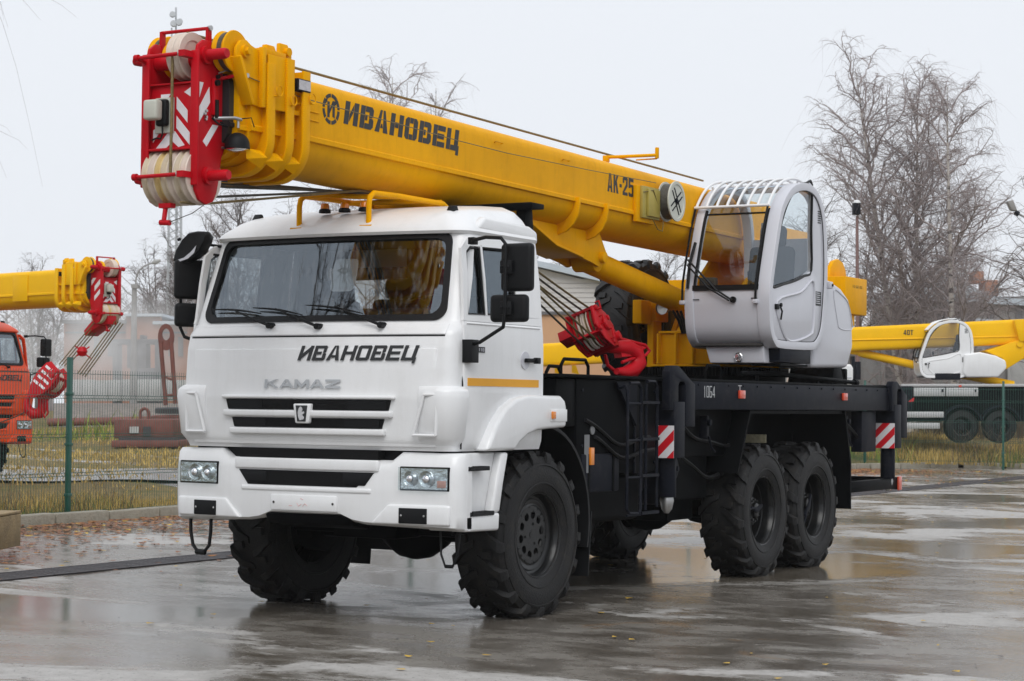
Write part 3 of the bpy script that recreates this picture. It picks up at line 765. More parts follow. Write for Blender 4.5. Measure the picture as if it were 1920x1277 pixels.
def lettering(text, width, height, fn, slant=0., w=.72, t=.2, gap=.12, st=0., thick=.0018, wide=None):
    """fn(u, v, d) -> point; u along the line 0..width, v up 0..height, d off the surface"""
    ws_ = [(wide or {}).get(ch, w*(.45 if ch in ' -' else 1)) for ch in text]
    tot = sum(ws_)+gap*(len(text)-1)+slant; k = width/tot; mb = MB(); x = 0
    for ch, gw in zip(text, ws_):
        for poly in glyph(ch, gw if ch != '-' else w*.75, t, st):
            pp = [((x+u+slant*v)*k, v*height) for u, v in poly]
            n = len(pp)
            vs = [fn(u,v,.0002) for u,v in pp]+[fn(u,v,thick) for u,v in pp]
            mb.add(vs, [tuple(range(n,2*n))]+[(i,(i+1)%n,n+(i+1)%n,n+i) for i in range(n)])
        x += gw+gap
    return mb
mb = lettering('ИВАНОВЕЦ', .995, .105, lambda u,v,d: (-.075+u, F(-.075+u, 1.862+v)-.0125-d, 1.862+v), slant=.28, w=.82, t=.21, gap=.11, thick=.003)
build('lettering', mb, M_ink, front, smooth=0, fixn=False)
mb = lettering('KAMAZ', .655, .062, lambda u,v,d: (-.355+u, F(-.355+u, 1.665+v)-.0125-d, 1.665+v), w=1.9, t=.36, gap=.12, thick=.004)
build('lettering', mb, M_logo, front, smooth=0, fixn=False)
mb = lettering('43118', .13, .022, lambda u,v,d: (1.192+d, -.985+u, 1.934+v), w=.6, t=.13, gap=.2)
build('lettering', mb, M_greyw, numplate, smooth=0, fixn=False)

# ================================================================== wheels
def tyre_mesh(lugs=True, seedv=0):
    mb = MB(); R = .585
    prof = [(.30,.135),(.305,.175),(.34,.195),(.40,.212),(.46,.215),(.52,.205),(.555,.195),(.575,.182),(.585,.15),(.588,.05),(.588,-.05),(.585,-.15),(.575,-.182),(.555,-.195),(.52,-.205),(.46,-.215),(.40,-.212),(.34,-.195),(.305,-.175),(.30,-.135)]
    mb.lathe(prof, (0,0,0), 'x', 72)
    # sidewall rings
    for s in (1,-1):
        mb.lathe([(.375,s*.206),(.379,s*.2135),(.388,s*.2145),(.392,s*.2095)], (0,0,0), 'x', 72)
        mb.lathe([(.512,s*.206),(.516,s*.2145),(.530,s*.2105),(.533,s*.2)], (0,0,0), 'x', 72)
    if lugs:
        N = 17
        for s in (1,-1):
            for k in range(N):
                a0 = 2*math.pi*(k+(.5 if s < 0 else 0))/N
                # chevron lug: from the centre line sweeping back to the shoulder and over it
                secs = [(.012,.0,.60),(.09,.07,.622),(.155,.17,.624),(.192,.22,.612),(.2145,.235,.572),(.213,.24,.535)]
                wdt = [.075,.085,.10,.115,.11,.10]
                rows = []
                for (x, da, r), w_ in zip(secs, wdt):
                    aa = a0+da; rin = min(.578, r-.03) if x < .2 else r-.03
                    pts = []
                    for rr, sg in ((rin,-1.1),(r,-.85),(r,.85),(rin,1.1)):
                        an = aa+sg*w_*.62
                        xx = x if x < .2 else (x if rr == r else x-.03)
                        pts.append((s*xx, rr*math.cos(an), rr*math.sin(an)))
                    rows.append(pts)
                mb.loft(rows, True, True)
                # small middle block
                an = a0+2*math.pi/N*.5+.03; c = (s*.12, .612*math.cos(an+.12), .612*math.sin(an+.12))
                b = MB().obox((s*.10,0,.606),(.075,.055,.03)); 
                b.xf(Matrix.Rotation(math.pi/2-(an+.08), 4, 'X').inverted() if False else Matrix.Rotation((an+.1)-math.pi/2, 4, 'X')); mb.add(b.v, b.f)
    return mb
def holed_disc(mb, r0, r1, rc, rh, n, x, th=.012):
    """annulus r0..r1 at height x pierced by n round holes of radius rh on circle rc, with rims"""
    q = 6
    for k in range(n):
        am = 2*math.pi*k/n; half = math.pi/n
        hole, outer = [], []
        M_ = 24
        for j in range(M_):
            t = 2*math.pi*j/M_; du, dv = math.cos(t), math.sin(t)
            hole.append((rc+rh*du, rh*dv))
            # march to the border of the sector
            lo, hi = rh, 1.0
            for _ in range(30):
                mid = (lo+hi)/2; u, v = rc+mid*du, mid*dv
                rr, aa = math.hypot(u,v), math.atan2(v,u)
                if r0 < rr < r1 and abs(aa) < half: lo = mid
                else: hi = mid
            outer.append((rc+lo*du, lo*dv))
        ca, sa = math.cos(am), math.sin(am)
        rot = lambda p: (p[0]*ca-p[1]*sa, p[0]*sa+p[1]*ca)
        H = [rot(p) for p in hole]; O = [rot(p) for p in outer]
        vs = [(x,*p) for p in O]+[(x,*p) for p in H]+[(x-th,*p) for p in H]
        fs = []
        for j in range(M_):
            j2 = (j+1)%M_
            fs += [(j,j2,M_+j2,M_+j),(M_+j,M_+j2,2*M_+j2,2*M_+j)]
        mb.add(vs, fs)
ME_tyre = None
def wheel(parent, c, side, kind, steer=0., spin=0.):
    """wheel part with tyre and rim sub-parts; side=+1 shows its face to +x"""
    global ME_tyre
    M_ = Matrix.Translation(c) @ Matrix.Rotation(steer, 4, 'Z') @ Matrix.Rotation(spin, 4, 'X')
    if side < 0: M_ = M_ @ Matrix.Rotation(math.pi, 4, 'Z')
    mb = MB()
    if kind == 'front':
        mb.lathe([(.16,.10),(.165,.112),(.20,.118)], (0,0,0), 'x', 48)
        holed_disc(mb, .0, .212, .148, .031, 10, .118, .03)
        mb.lathe([(.212,.118),(.222,.112),(.235,.112),(.245,.120),(.26,.120),(.268,.11),(.285,.115),(.292,.15),(.302,.165),(.312,.178),(.318,.185),(.322,.178),(.322,.12)], (0,0,0), 'x', 64)
        mb.cyl((0,0,0), .022, .10, .122, 'x', 20)
        for k in range(3):
            a = 2*math.pi*k/3+.4; mb.cyl((0,.085*math.cos(a),.085*math.sin(a)), .010, .11, .126, 'x', 10)
    else:
        mb.lathe([(.322,.12),(.322,.178),(.318,.186),(.310,.182),(.305,.165),(.292,.15),(.288,.10),(.28,.06),(.272,.055),(.268,.02),(.255,-.02),(.20,-.03),(.15,-.03)], (0,0,0), 'x', 64)
        mb.lathe([(.15,-.03),(.145,.06),(.12,.085),(.075,.09),(.07,.12),(.05,.13),(.001,.13)], (0,0,0), 'x', 40)
    mb.xf(M_)
    w = build('wheel', mb, M_rim, parent, smooth=40, fixn=True)
    if ME_tyre is None:
        t0 = build('tyre', tyre_mesh(), M_rub, None, smooth=32); ME_tyre = t0.data; bpy.data.objects.remove(t0)
    t = bpy.data.objects.new('tyre', ME_tyre); COL.objects.link(t); t.matrix_basis = M_; attach(t, w)
    if kind == 'front':
        mb = MB(); mb.disc((0,0,0), .20, 'x', 32, .07); mb.xf(M_); build('brake_drum', mb, M_plast, w)
    else:
        mb = MB()
        for k in range(12):
            a = 2*math.pi*k/12; mb.cyl((0,.205*math.cos(a),.205*math.sin(a)), .014, -.03, .02, 'x', 8)
            mb.cyl((0,.10*math.cos(a),.10*math.sin(a)), .010, .085, .105, 'x', 8)
        mb.xf(M_); build('wheel_nut', mb, M_rim, w)['kind'] = 'stuff'
        mb = MB(); mb.prism([(-.02,.02),(.03,-.10),(.055,-.10),(.03,.05),(.05,.16),(.03,.17)], 'x', .12, .14); mb.tube([(.14,.03,.12),(.15,.03,.22),(.14,.02,.30)], .01, 6); mb.xf(M_)
        build('inflation_guard', mb, M_dgrey, w, bev=.004)
    return w
AX = [0.0, 4.331, 5.651]
ZW = .603
for i, y in enumerate(AX):
    for s in (1,-1):
        wheel(T, (s*1.0, y, ZW), s, 'front' if i == 0 else 'rear', steer=math.radians(-2.0 if i == 0 else 0), spin=.3+.8*i+.5*s)

# ---------------------------------------------------------------- chassis
mb = MB()
for s in (1,-1):
    mb.box(*sorted((s*.38,s*.47)), -1.0, 8.0, .82, 1.12)
for y in (-.9,.6,1.6,2.6,3.6,4.99,6.6,7.9): mb.box(-.38,.38,y-.05,y+.05,.84,1.08)
build('chassis_frame', mb, M_black, T, bev=.01)
for y in AX:
    mb = MB(); mb.cyl((0,y,ZW), .085, -.85, .85, 'x', 16); 
    mb.lathe([(.001,-.30),(.12,-.26),(.21,-.12),(.23,0),(.21,.12),(.12,.26),(.001,.30)], (.12 if y == 0 else 0,y,ZW), 'x', 24)
    for s in (1,-1):
        mb.cyl((0,y,ZW), .2, s*.72, s*.86, 'x', 20)
        for k in range(5): mb.box(*sorted((s*.40,s*.49)), y-.62+.05*k, y+.62-.05*k, ZW+.13-.022*k if 0 else ZW+.12+.02*(4-k), ZW+.137+.02*(4-k))
    build('axle', mb, M_black, T)
mb = MB(); mb.box(-.36,.36,-.9,.7,.72,1.22); mb.box(-.28,.28,-.55,.4,.56,.74); mb.cyl((0,0,.80),.2,.7,2.2,'y',18); mb.tube([(0,2.2,.8),(0,4.2,.65)],.06,8); mb.tube([(.05,4.4,.62),(.05,5.5,.62)],.06,8)
mb.box(-.9,-.5,-.2,.9,.78,1.1)
build('engine', mb, M_black, T, bev=.02)
mb = MB(); mb.obox((-.3,.30,.62),(.42,.02,.42)); build('mud_flap', mb, M_plast, T)
# steering linkage across the front axle
mb = MB(); mb.tube([(-.85,-.22,.60),(.85,-.22,.60)], .03, 8); mb.tube([(.55,-.6,.8),(.6,-.25,.66)], .025, 8); build('track_rod', mb, M_black, T)

# deck body behind the cab
mb = MB()
mb.box(-1.16,1.16,.62,2.05,1.02,1.772); mb.box(-1.05,1.05,2.05,3.9,1.12,1.772); mb.box(-1.15,1.15,.3,.62,1.40,1.765)
build('deck_body', mb, M_black, T, bev=.012)
mb = MB(); mb.box(-1.2,1.2,.25,8.0,1.774,1.80); build('deck_plate', mb, M_black, T, bev=.004)
mb = MB(); mb.box(.25,1.0,.30,2.1,.62,1.02); mb.box(-1.1,-.3,.9,2.2,.55,1.1); build('fuel_tank', mb, M_black, T, bev=.06, seg=4)
mb = MB(); mb.prism([(1.25,1.75),(1.62,1.75),(1.62,1.40)], 'x', 1.165, 1.19); mb.box(1.16,1.175,1.62,1.64,1.02,1.75); build('body_gusset', mb, M_dgrey, T)
# long dark box with step and little reservoir beside the front wheel
mb = MB(); mb.box(.62,1.17,.70,1.35,.885,1.185); bx_ = build('battery_box', mb, M_dgrey, T, bev=.012)
mb = MB(); mb.box(.66,1.15,.74,1.30,1.187,1.196); build('box_tread', mb, M_plast, bx_)
mb = MB(); mb.cyl((1.1,.80,0),.075,1.04,1.335,'z',18); mb.cyl((1.1,.80,0),.05,1.335,1.365,'z',14); mb.cyl((1.14,.88,1.37),.035,-.02,.03,'x',12); mb.box(1.03,1.14,.66,.75,1.31,1.335)
rs = build('washer_bottle', mb, pbr('grey_tank', (.16,.165,.17), .45), T)
mb = MB(); mb.box(1.165,1.19,.81,.875,1.10,1.235); build('marker_lamp', mb, M_amber, T, bev=.004)
# air tanks with domed ends
for z, y in ((1.03,2.62),(.86,2.50)):
    mb = MB(); mb.lathe([(.001,.06),(.06,.055),(.11,.035),(.135,0),(.14,-.04),(.14,-.6),(.001,-.62)], (1.02,y,z), 'x', 24); mb.cyl((1.02,y,z),.022,.05,.085,'x',10)
    build('air_tank', mb, M_dgrey, T)
    mb = MB(); mb.lathe([(.001,.06),(.06,.055),(.11,.035),(.135,0),(.14,-.04),(.14,-.6),(.001,-.62)], (.86,y-.23,z+.06), 'x', 24)
    build('air_tank', mb, M_dgrey, T)
# ladder
mb = MB()
ly = (1.33,1.63,1.83)
lx = 1.262
for y0, y1 in ((1.50,1.84),):
    mb.tube([(lx-.08,1.30,1.70),(lx-.02,1.30,1.72),(lx,1.30,1.68),(lx,1.30,.74),(lx,1.34,.705),(lx,1.50,.70)], .014, 8)
    mb.tube([(lx,1.34,1.74),(lx,1.50,1.745),(lx,1.545,1.70),(lx,1.55,.74),(lx,1.52,.70)], .014, 8)
    mb.tube([(lx,1.66,1.76),(lx,1.80,1.76),(lx,1.845,1.72),(lx,1.85,.74)], .014, 8)
    mb.tube([(lx,1.64,1.74),(lx,1.64,.72)], .013, 8)
for z in (1.59,1.295,1.0,.70):
    mb.box(lx-.02,lx+.02,1.545,1.86,z-.012,z+.012); mb.tube([(lx,1.30,z-.01),(lx,1.55,z-.01)], .011, 6)
build('ladder', mb, M_dgrey, T)
# stowed handrails on the deck edge
mb = MB()
for y0, y1, zt in ((.42,.66,1.86),(.66,1.12,1.92),(3.4,3.75,1.93)):
    x_ = 1.0
    mb.tube([(x_,y0,1.79),(x_,y0,zt-.05),(x_,y0+.05,zt),(x_,y1-.05,zt),(x_,y1,zt-.05),(x_,y1,1.79)], .014, 8)
build_split('deck_handrail', mb, M_black, T)
# boom rest post behind the cab
mb = MB()
for s in (1,-1): mb.prism([(.36,1.79),(.58,1.79),(.40,3.06),(.28,3.06)], 'x', s*.80, s*.88)
mb.prism([(.25,3.04),(.46,3.06),(.46,3.10),(.25,3.10)], 'x', -.92, .95); 
mb.box(-.8,.8,.34,.44,2.55,2.68)
build('boom_rest', mb, M_black, T, bev=.008)

# outrigger beams and jacks on both sides
def outrigger(s):
    X0, X1 = 1.205, 1.262
    mb = MB(); mb.box(*sorted((s*.95,s*1.225)), 2.44, 8.02, 1.535, 1.775)
    beam = build('outrigger_beam', mb, M_dgrey, T, bev=.006)
    for yc, lo, top in ((2.25,1.39,1.90),(7.90,1.24,1.85)):
        y0, y1 = yc-.16, yc+.36
        mb = MB()
        prof = [(y0,1.53),(y0,top-.05),(y0+.05,top),(y0+.18,top),(yc+.30,top-.13),(y1,top-.15),(y1,lo),(yc+.16,lo),(yc+.16,1.74),(yc+.13,1.77),(yc+.05,1.77),(yc+.02,1.74),(yc+.02,1.53)]
        mb.prism(prof, 'x', s*1.19, s*1.262); build('jack_bracket', mb, M_dgrey, beam, bev=.006)
        mb = MB(); mb.prism([(u, min(v, 1.80)) for u, v in prof], 'x', s*.98, s*1.05); build('inner_bracket', mb, M_black, beam)
        mb = MB(); mb.box(*sorted((s*1.05,s*1.268)), yc-.08, yc+.14, 1.13, 1.60); mb.cyl((s*1.15,yc+.04,0), .078, .80, 1.14, 'z', 20)
        jk = build('jack', mb, M_dgrey, T, bev=.006)
        mb = MB(); mb.lathe([(.055,.80),(.06,.77),(.045,.70),(.018,.665),(.001,.665)], (s*1.15,yc+.04,0), 'z', 16); build('jack_foot', mb, M_steel, jk)
        # striped plate facing forwards
        yb = yc-.083
        mb = MB(); mb.box(*sorted((s*.98,s*1.268)), yb, yb+.003, 1.13, 1.40); pp = build('warning_plate', mb, M_decalw, jk)
        mb = MB()
        for k in (-.12,.05,.22):
            q = [(k,0),(k+.085,0),(k+.085+.27,.27),(k+.27,.27)]
            cl = [(max(0,min(.285,u)),v) for u,v in q]
            # clip the slanted band to the plate
            def clip(poly, a, keep):
                out = []
                for i in range(len(poly)):
                    p1, p2 = poly[i], poly[(i+1)%len(poly)]
                    i1, i2 = keep(p1[0]), keep(p2[0])
                    if i1: out.append(p1)
                    if i1 != i2:
                        tt = (a-p1[0])/(p2[0]-p1[0]); out.append((a, p1[1]+tt*(p2[1]-p1[1])))
                return out
            q = clip(clip(q, 0, lambda u: u >= 0), .285, lambda u: u <= .285)
            if len(q) >= 3: mb.prism([(s*(.983+u), 1.13+v) for u,v in q], 'y', yb-.003, yb-.0005)
        build('warning_stripe', mb, M_decalr, pp)
    for y in (3.68,6.35):
        mb = MB(); mb.box(*sorted((s*1.225,s*1.25)), y-.06, y+.06, 1.635, 1.71); build('side_marker', mb, M_redlens, beam, bev=.006)
    return beam
beam = outrigger(1); outrigger(-1)
mb = lettering('1064', .24, .10, lambda u,v,d: (1.2255+d, 2.86+u, 1.64+v), w=.5, t=.1, gap=.14)
lx_ = lettering('T', .08, .07, lambda u,v,d: (1.2255+d, 3.62+u, 1.745-.06+v-.0), w=.7, t=.13); mb.add(lx_.v, lx_.f)
build('chalk_number', mb, pbr('chalk', (.42,.43,.44), .8), beam, smooth=0, fixn=False)
# mudguards over the bogie
for s in (1,-1):
    mb = MB()
    mb.prism([(3.92,1.53),(3.95,1.53),(3.66,.97),(3.63,.97)], 'x', s*.62, s*1.22)
    mb.prism([(6.40,1.53),(6.43,1.53),(6.60,1.0),(6.60,.53),(6.57,.53),(6.57,.99)], 'x', s*.62, s*1.22)
    mb.box(*sorted((s*.62,s*1.19)), 3.94, 6.41, 1.50, 1.53)
    mb.prism([(6.30,1.0),(6.57,1.0),(6.57,.53),(6.34,.53)], 'x', s*.98, s*1.0)
    build('mud_guard', mb, M_black, T)
mb = MB(); mb.box(-.6,.6,2.2,8.0,1.0,1.77); mb.box(-1.18,-.62,2.5,3.5,.7,1.5); mb.box(.5,.98,2.5,3.5,.75,1.5); mb.box(.45,.80,3.05,3.6,.55,1.0); mb.box(-1.0,.9,6.7,7.7,1.15,1.7)
build('sub_frame', mb, M_black, T, bev=.01)
mb = MB(); mb.box(1.05,1.17,7.05,7.5,1.10,1.53); build('side_cabinet', mb, M_dgrey, T, bev=.01)
mb = MB(); mb.box(-1.2,1.2,8.1,8.22,.68,.81); mb.box(-.45,-.35,7.7,8.1,.7,1.1); mb.box(.35,.45,7.7,8.1,.7,1.1); mb.box(1.10,1.2,6.60,8.12,.69,.80)
rb_ = build('rear_bumper', mb, M_black, T, bev=.006)
for s in (1,-1):
    mb = MB(); mb.box(*sorted((s*1.201,s*1.222)), 8.105, 8.215, .67, .82); build('end_marker', mb, M_redlens, rb_, bev=.005)
mb = MB(); mb.box(-.05,.07,4.88,5.0,1.30,1.36); mb = MB(); mb.box(.6,1.0,4.84,4.845,1.22,1.30); build('tally_plate', mb, pbr('stamped_tin', (.42,.38,.26), .5, var=.3, scale=30), T)
# pipe lying along the deck edge, black toolbox
mb = MB(); mb.tube([(1.0,4.2,1.87),(1.0,5.0,1.885),(1.0,7.3,1.83)], .022, 8); mb.tube([(1.0,7.28,1.83),(1.0,7.36,1.828)], .035, 10); mb.tube([(1.0,4.6,1.80),(1.0,4.6,1.87)], .015, 6); mb.tube([(1.0,6.2,1.80),(1.0,6.2,1.86)], .015, 6); build('deck_pipe', mb, M_black, T)
mb = MB(); mb.prism([(7.0,1.802),(7.42,1.802),(7.30,2.0),(7.12,2.03)], 'x', .35, .85); mb.box(.35,.85,7.43,7.5,1.8,1.98); build('floodlight_box', mb, M_black, T, bev=.015)

# ================================================================== superstructure
TC = (0, 5.72)
mb = MB()
n = 150
for k in range(n):
    a = 2*math.pi*k/n; r = .80
    b = MB().obox((r,0,1.905),(.035,.018,.085)); b.xf(Matrix.Translation((0,5.72,0)) @ Matrix.Rotation(a,4,'Z')); mb.add(b.v,b.f)
mb.cyl((0,5.72,0),.785,1.80,1.95,'z',64)
build('slewing_ring', mb, M_black, T)
mb = MB(); mb.cyl((0,5.72,0),.80,1.952,1.975,'z',64)
for k in range(40):
    a = 2*math.pi*k/40; mb.cyl((.74*math.cos(a),5.72+.74*math.sin(a),0),.018,1.975,2.0,'z',6)
# turntable plates
for x in (-.16,.38):
    mb.prism([(4.95,1.975),(4.95,2.20),(5.0,2.27),(5.15,2.28),(5.35,2.55),(6.6,3.45),(7.4,3.45),(7.6,3.2),(7.6,2.1),(6.6,1.975)], 'x', x, x+.05)
mb.box(-.16,.62,4.93,4.96,1.975,2.27); mb.box(-.17,.64,4.90,5.6,2.275,2.30)
for x in (-.17,.02,.2,.42,.6): mb.box(x,x+.02,4.86,5.5,1.975,2.275)
mb.prism([(4.95,2.30),(5.32,2.62),(5.36,2.62),(5.30,2.30)], 'x', .0, .34)
mb.prism([(4.98,2.30),(5.20,2.30),(5.45,2.66),(5.36,2.66)], 'x', .36, .62)
mb.box(-.4,.4,6.4,7.5,1.98,2.5)
tt = build('turntable', mb, M_yel, T, bev=.006)
# boom pivot & counterweight, winch cheek
mb = MB(); mb.box(-1.12,1.02,6.95,7.62,2.55,2.94); mb.box(-1.0,.98,6.90,7.35,2.43,2.55)
cw = build('counterweight', mb, M_yel, T, bev=.01)
mb = MB(); mb.prism([(7.05,2.94),(7.60,2.94),(7.57,3.04),(7.48,3.12),(7.34,3.15),(7.20,3.12),(7.10,3.04)], 'x', .42, .52); mb.prism([(7.05,2.94),(7.60,2.94),(7.57,3.04),(7.48,3.12),(7.34,3.15),(7.20,3.12),(7.10,3.04)], 'x', .75, .8)
build('winch_cheek', mb, M_yel, cw, bev=.01)
mb = lettering('10-60-00', .30, .03, lambda u,v,d: (1.0205+d, 7.16+u, 2.83+v), w=.6, t=.14, gap=.18)
build('faded_number', mb, pbr('faded_ink', (.33,.20,.02), .6), cw, smooth=0, fixn=False)

# hoses, valves, straps and bolts along the near side
rh_ = random.Random(5)
for k, (y0,y1,z0,z1,x) in enumerate(((.75,1.9,1.45,1.30,1.17),(.9,2.0,1.30,1.22,1.18),(1.75,2.6,1.62,1.30,1.10),(2.7,3.9,1.42,1.25,1.08),(2.6,3.6,1.25,.95,1.05),(6.65,7.6,1.45,1.2,1.12))):
    pts = [(x, y0+(y1-y0)*t, z0+(z1-z0)*t-.10*math.sin(math.pi*t)+.02*math.sin(9*t+k)) for t in np.linspace(0,1,14)]
    mb = MB(); mb.tube(pts, .016, 6); build('air_hose', mb, M_plast, T)
for (y,z) in ((1.62,1.68),(1.62,1.40),(1.62,1.12),(.70,1.68),(.70,1.25),(2.0,1.68),(2.0,1.1)):
    mb = MB(); mb.cyl((1.163,y,z), .014, 0, .012, 'x', 6); build('bolt', mb, M_dgrey, T)
for k in range(16):
    mb = MB(); mb.cyl((1.2255,2.75+.33*k,1.748), .010, 0, .008, 'x', 6); build('bolt', mb, M_dgrey, beam)
for y in (2.5,3.2,6.75): 
    mb = MB(); mb.obox((1.06,y,1.38),(.12,.05,.20)); mb.cyl((1.12,y,1.42),.03,0,.03,'x',10); mb.tube([(1.13,y,1.30),(1.13,y+.05,1.2),(1.1,y+.2,1.16)], .012, 6); build('valve_block', mb, M_dgrey, T, bev=.006)
for y in (.80,1.22): 
    mb = MB(); mb.box(1.171,1.176,y,y+.03,.885,1.185); build('box_strap', mb, M_black, T)
# ---------------------------------------------------------------- telescopic boom
SL = -.0122
bz_ = lambda y, z: z + SL*y
half_sec = [(0,3.125),(.09,3.128),(.17,3.145),(.235,3.178),(.285,3.225),(.312,3.28),(.318,3.325),(.342,3.332),(.342,3.362),(.330,3.372),(.330,3.40),(.330,3.665),(.323,3.71),(.302,3.742),(.268,3.762),(.2,3.774),(0,3.777)]
sec = half_sec + [(-x,z) for x,z in half_sec[::-1][1:-1]]
mb = MB(); mb.loft([[(x,y,bz_(y,z)) for x,z in sec] for y in (-2.02,0,2,4,6.9)], True, True)
boom = build('boom', mb, M_yel, T, smooth=28)
# ribs round the lower shell and the cylinder bracket
mb = MB()
for y in (2.16,2.70):
    o = [(x*1.0,z) for x,z in half_sec[1:8]]; q = []
    outer = [(0.06,3.04),(.16,3.05),(.25,3.08),(.32,3.14),(.362,3.22),(.374,3.30),(.374,3.37)]
    inner = [(.335,3.37),(.312,3.28),(.285,3.225),(.235,3.178),(.17,3.145),(.06,3.13)]
    for s in (1,-1): mb.prism([(s*x,bz_(y,z)) for x,z in outer+inner], 'y', y-.014, y+.014)
build_split('boom_rib', mb, M_yel, boom, bev=.004)
mb = MB()
for s in (1,-1): mb.prism([(1.55,3.12),(2.10,2.93),(2.80,2.83),(2.93,2.80),(3.06,2.83),(3.10,2.92),(2.95,3.10)], 'x', s*.13, s*.165)
mb.prism([(1.55,3.11),(2.10,2.925),(2.60,2.855),(2.60,2.875),(2.10,2.945),(1.6,3.12)], 'x', -.19, .19)
mb.cyl((0,2.98,2.885), .05, -.21, .21, 'x', 20)
build('cylinder_bracket', mb, M_yel, boom, bev=.004)
A, B = Vector((0,3.02,2.87)), Vector((0,6.4,2.405))
d = (B-A).normalized()
mb = MB(); mb.tube([A-d*.02, A+d*.05, A+d*.055, B], [.09,.112,.115,.115], 28)
cylr = build('lift_cylinder', mb, M_yel, T)
mb = MB(); mb.cyl(tuple(A), .11, -.11, .11, 'x', 28); mb.tube([A+d*2.05, A+d*2.1],.122,28); build_split('cylinder_eye', mb, M_yel, cylr, bev=.006)
mb = MB(); mb.cyl(tuple(A), .05, -.135, .135, 'x', 20); build('pin', mb, M_rope, cylr)

fb = lambda y0, z0: (lambda u,v,d: (.3305+d, y0+u, bz_(y0+u, z0+v)))
build('lettering', lettering('ИВАНОВЕЦ', 1.585, .165, fb(-1.375,3.512), slant=.14, w=.82, t=.27, gap=.13, st=.06), M_ink, boom, smooth=0, fixn=False)
build('lettering', lettering('AK-25', .52, .165, fb(2.765,3.487), w=.6, t=.19, gap=.13, st=.03), M_ink, boom, smooth=0, fixn=False)
mb = MB(); cy0, cz0 = -1.53, 3.59
for k in range(8):
    a0 = 2*math.pi*k/8+.06; a1 = 2*math.pi*(k+1)/8-.06
    pts = [(cy0+.105*math.sin(a0+(a1-a0)*i/5), bz_(cy0, cz0+.108*math.cos(a0+(a1-a0)*i/5))) for i in range(6)] + [(cy0+.078*math.sin(a1+(a0-a1)*i/5), bz_(cy0, cz0+.082*math.cos(a1+(a0-a1)*i/5))) for i in range(6)]
    mb.prism(pts, 'x', .3307, .3322)
for q in ([(-.045,-.06),(-.018,-.06),(-.018,.05),(-.045,.05)], [(.018,-.05),(.045,-.06),(.045,.06),(.018,.06)], [(-.016,-.03),(.016,.02),(.016,.055),(-.016,.0)], [(-.07,.03),(-.047,.05),(-.047,.075),(-.07,.06)], [(.047,.03),(.07,.045),(.075,.08),(.047,.06)]):
    mb.prism([(cy0+u, bz_(cy0, cz0+v)) for u,v in q], 'x', .3307, .3322)
build('emblem', mb, M_ink, boom, smooth=0)
# small welded straps
mb = MB()
for z in (3.56,3.50): mb.tube([(.334,-1.80,z),(.334,-1.68,z-.002)], .005, 5)
for y in (.75,1.9): mb.tube([(.335,y,bz_(y,3.655)),(.36,y-.02,bz_(y,3.66)),(.36,y+.10,bz_(y,3.66)),(.335,y+.1,bz_(y,3.655))], .005, 5)
build_split('cable_guide', mb, M_yel, boom)

# yellow collar frames of the boom head
def uframe(y, hw, zb, zt, r, hwi, zbi, th, top=True):
    o = []
    for s_ in (1,):
        o += [(hw, zt)] + [(hw-r+r*math.cos(a), zb+r-r*math.sin(a)) for a in [math.pi/2*i/10 for i in range(11)]]
    o += [(-x,z) for x,z in o[::-1]]
    ri = r*.85
    i_ = [(hwi, zt)] + [(hwi-ri+ri*math.cos(a), zbi+ri-ri*math.sin(a)) for a in [math.pi/2*i/10 for i in range(11)]]
    i_ += [(-x,z) for x,z in i_[::-1]]
    n = len(o); mb = MB()
    vs = [(x,y,z) for x,z in o]+[(x,y,z) for x,z in i_]+[(x,y+th,z) for x,z in o]+[(x,y+th,z) for x,z in i_]
    fs = []
    for k in range(n-1):
        fs += [(k,k+1,n+k+1,n+k),(2*n+k,3*n+k,3*n+k+1,2*n+k+1),(k,2*n+k,2*n+k+1,k+1),(n+k,n+k+1,3*n+k+1,3*n+k)]
    fs += [(0,n,3*n,2*n),(n-1,3*n-1,4*n-1,2*n-1)] if 0 else [(0,n,3*n,2*n),(n-1,2*n-1,4*n-1,3*n-1)]
    return mb.add(vs, fs)
head = None
for y, hw, zb, zt in ((-1.965,.418,3.055,3.80),(-2.14,.412,3.06,3.86),(-2.345,.405,3.065,3.80)):
    mb = uframe(y, hw, zb, zt, .25, .31, 3.13, .022)
    o = build('boom_collar' if head is None else 'collar_frame', mb, M_yel, T if head is None else head, smooth=30, bev=.004); head = head or o
    mb = uframe(y-.03, hw+.008, zb-.008, zt, .25, hw-.012, zb+.012, .082); build('frame_flange', mb, M_yel, head, smooth=30, bev=.004)
mb = MB()
sl_ = [(x*1.035, 3.49+(z-3.49)*1.05) for x,z in sec]
mb.loft([[(x,y,z+.02) for x,z in sl_] for y in (-2.47,-1.95)], True, True)
lip = [(x*.93, 3.45+(z-3.45)*.93) for x,z in sec]
mb.loft([[(x,y,z+.0) for x,z in lip] for y in (-2.55,-2.40)], True, True)
build('collar_sleeve', mb, M_yel, head, smooth=28)
mb = MB()
for y in (-2.16,-2.35,-2.53):
    for s in (1,-1):
        b = MB().add([(s*.355,y,3.22),(s*.355,y+.16,3.22),(s*.41,y+.16,3.17),(s*.355,y+.16,3.10),(s*.355,y,3.15)], [(0,1,2),(2,3,4),(0,2,4),(0,4,3,1),(1,3,2)])
        mb.add(b.v,b.f)
for y0 in (-2.35,-2.14):
    for s in (1,-1): mb.box(*sorted((s*.345,s*.385)), y0, y0+.16, 3.50, 3.53)
build_split('gusset', mb, M_yel, head, smooth=0)
lug = [(-2.66,3.80),(-2.655,3.86),(-2.61,3.915),(-2.55,3.925),(-2.50,3.90),(-2.40,3.875),(-2.36,3.86),(-2.36,3.50),(-2.46,3.51),(-2.51,3.515)]
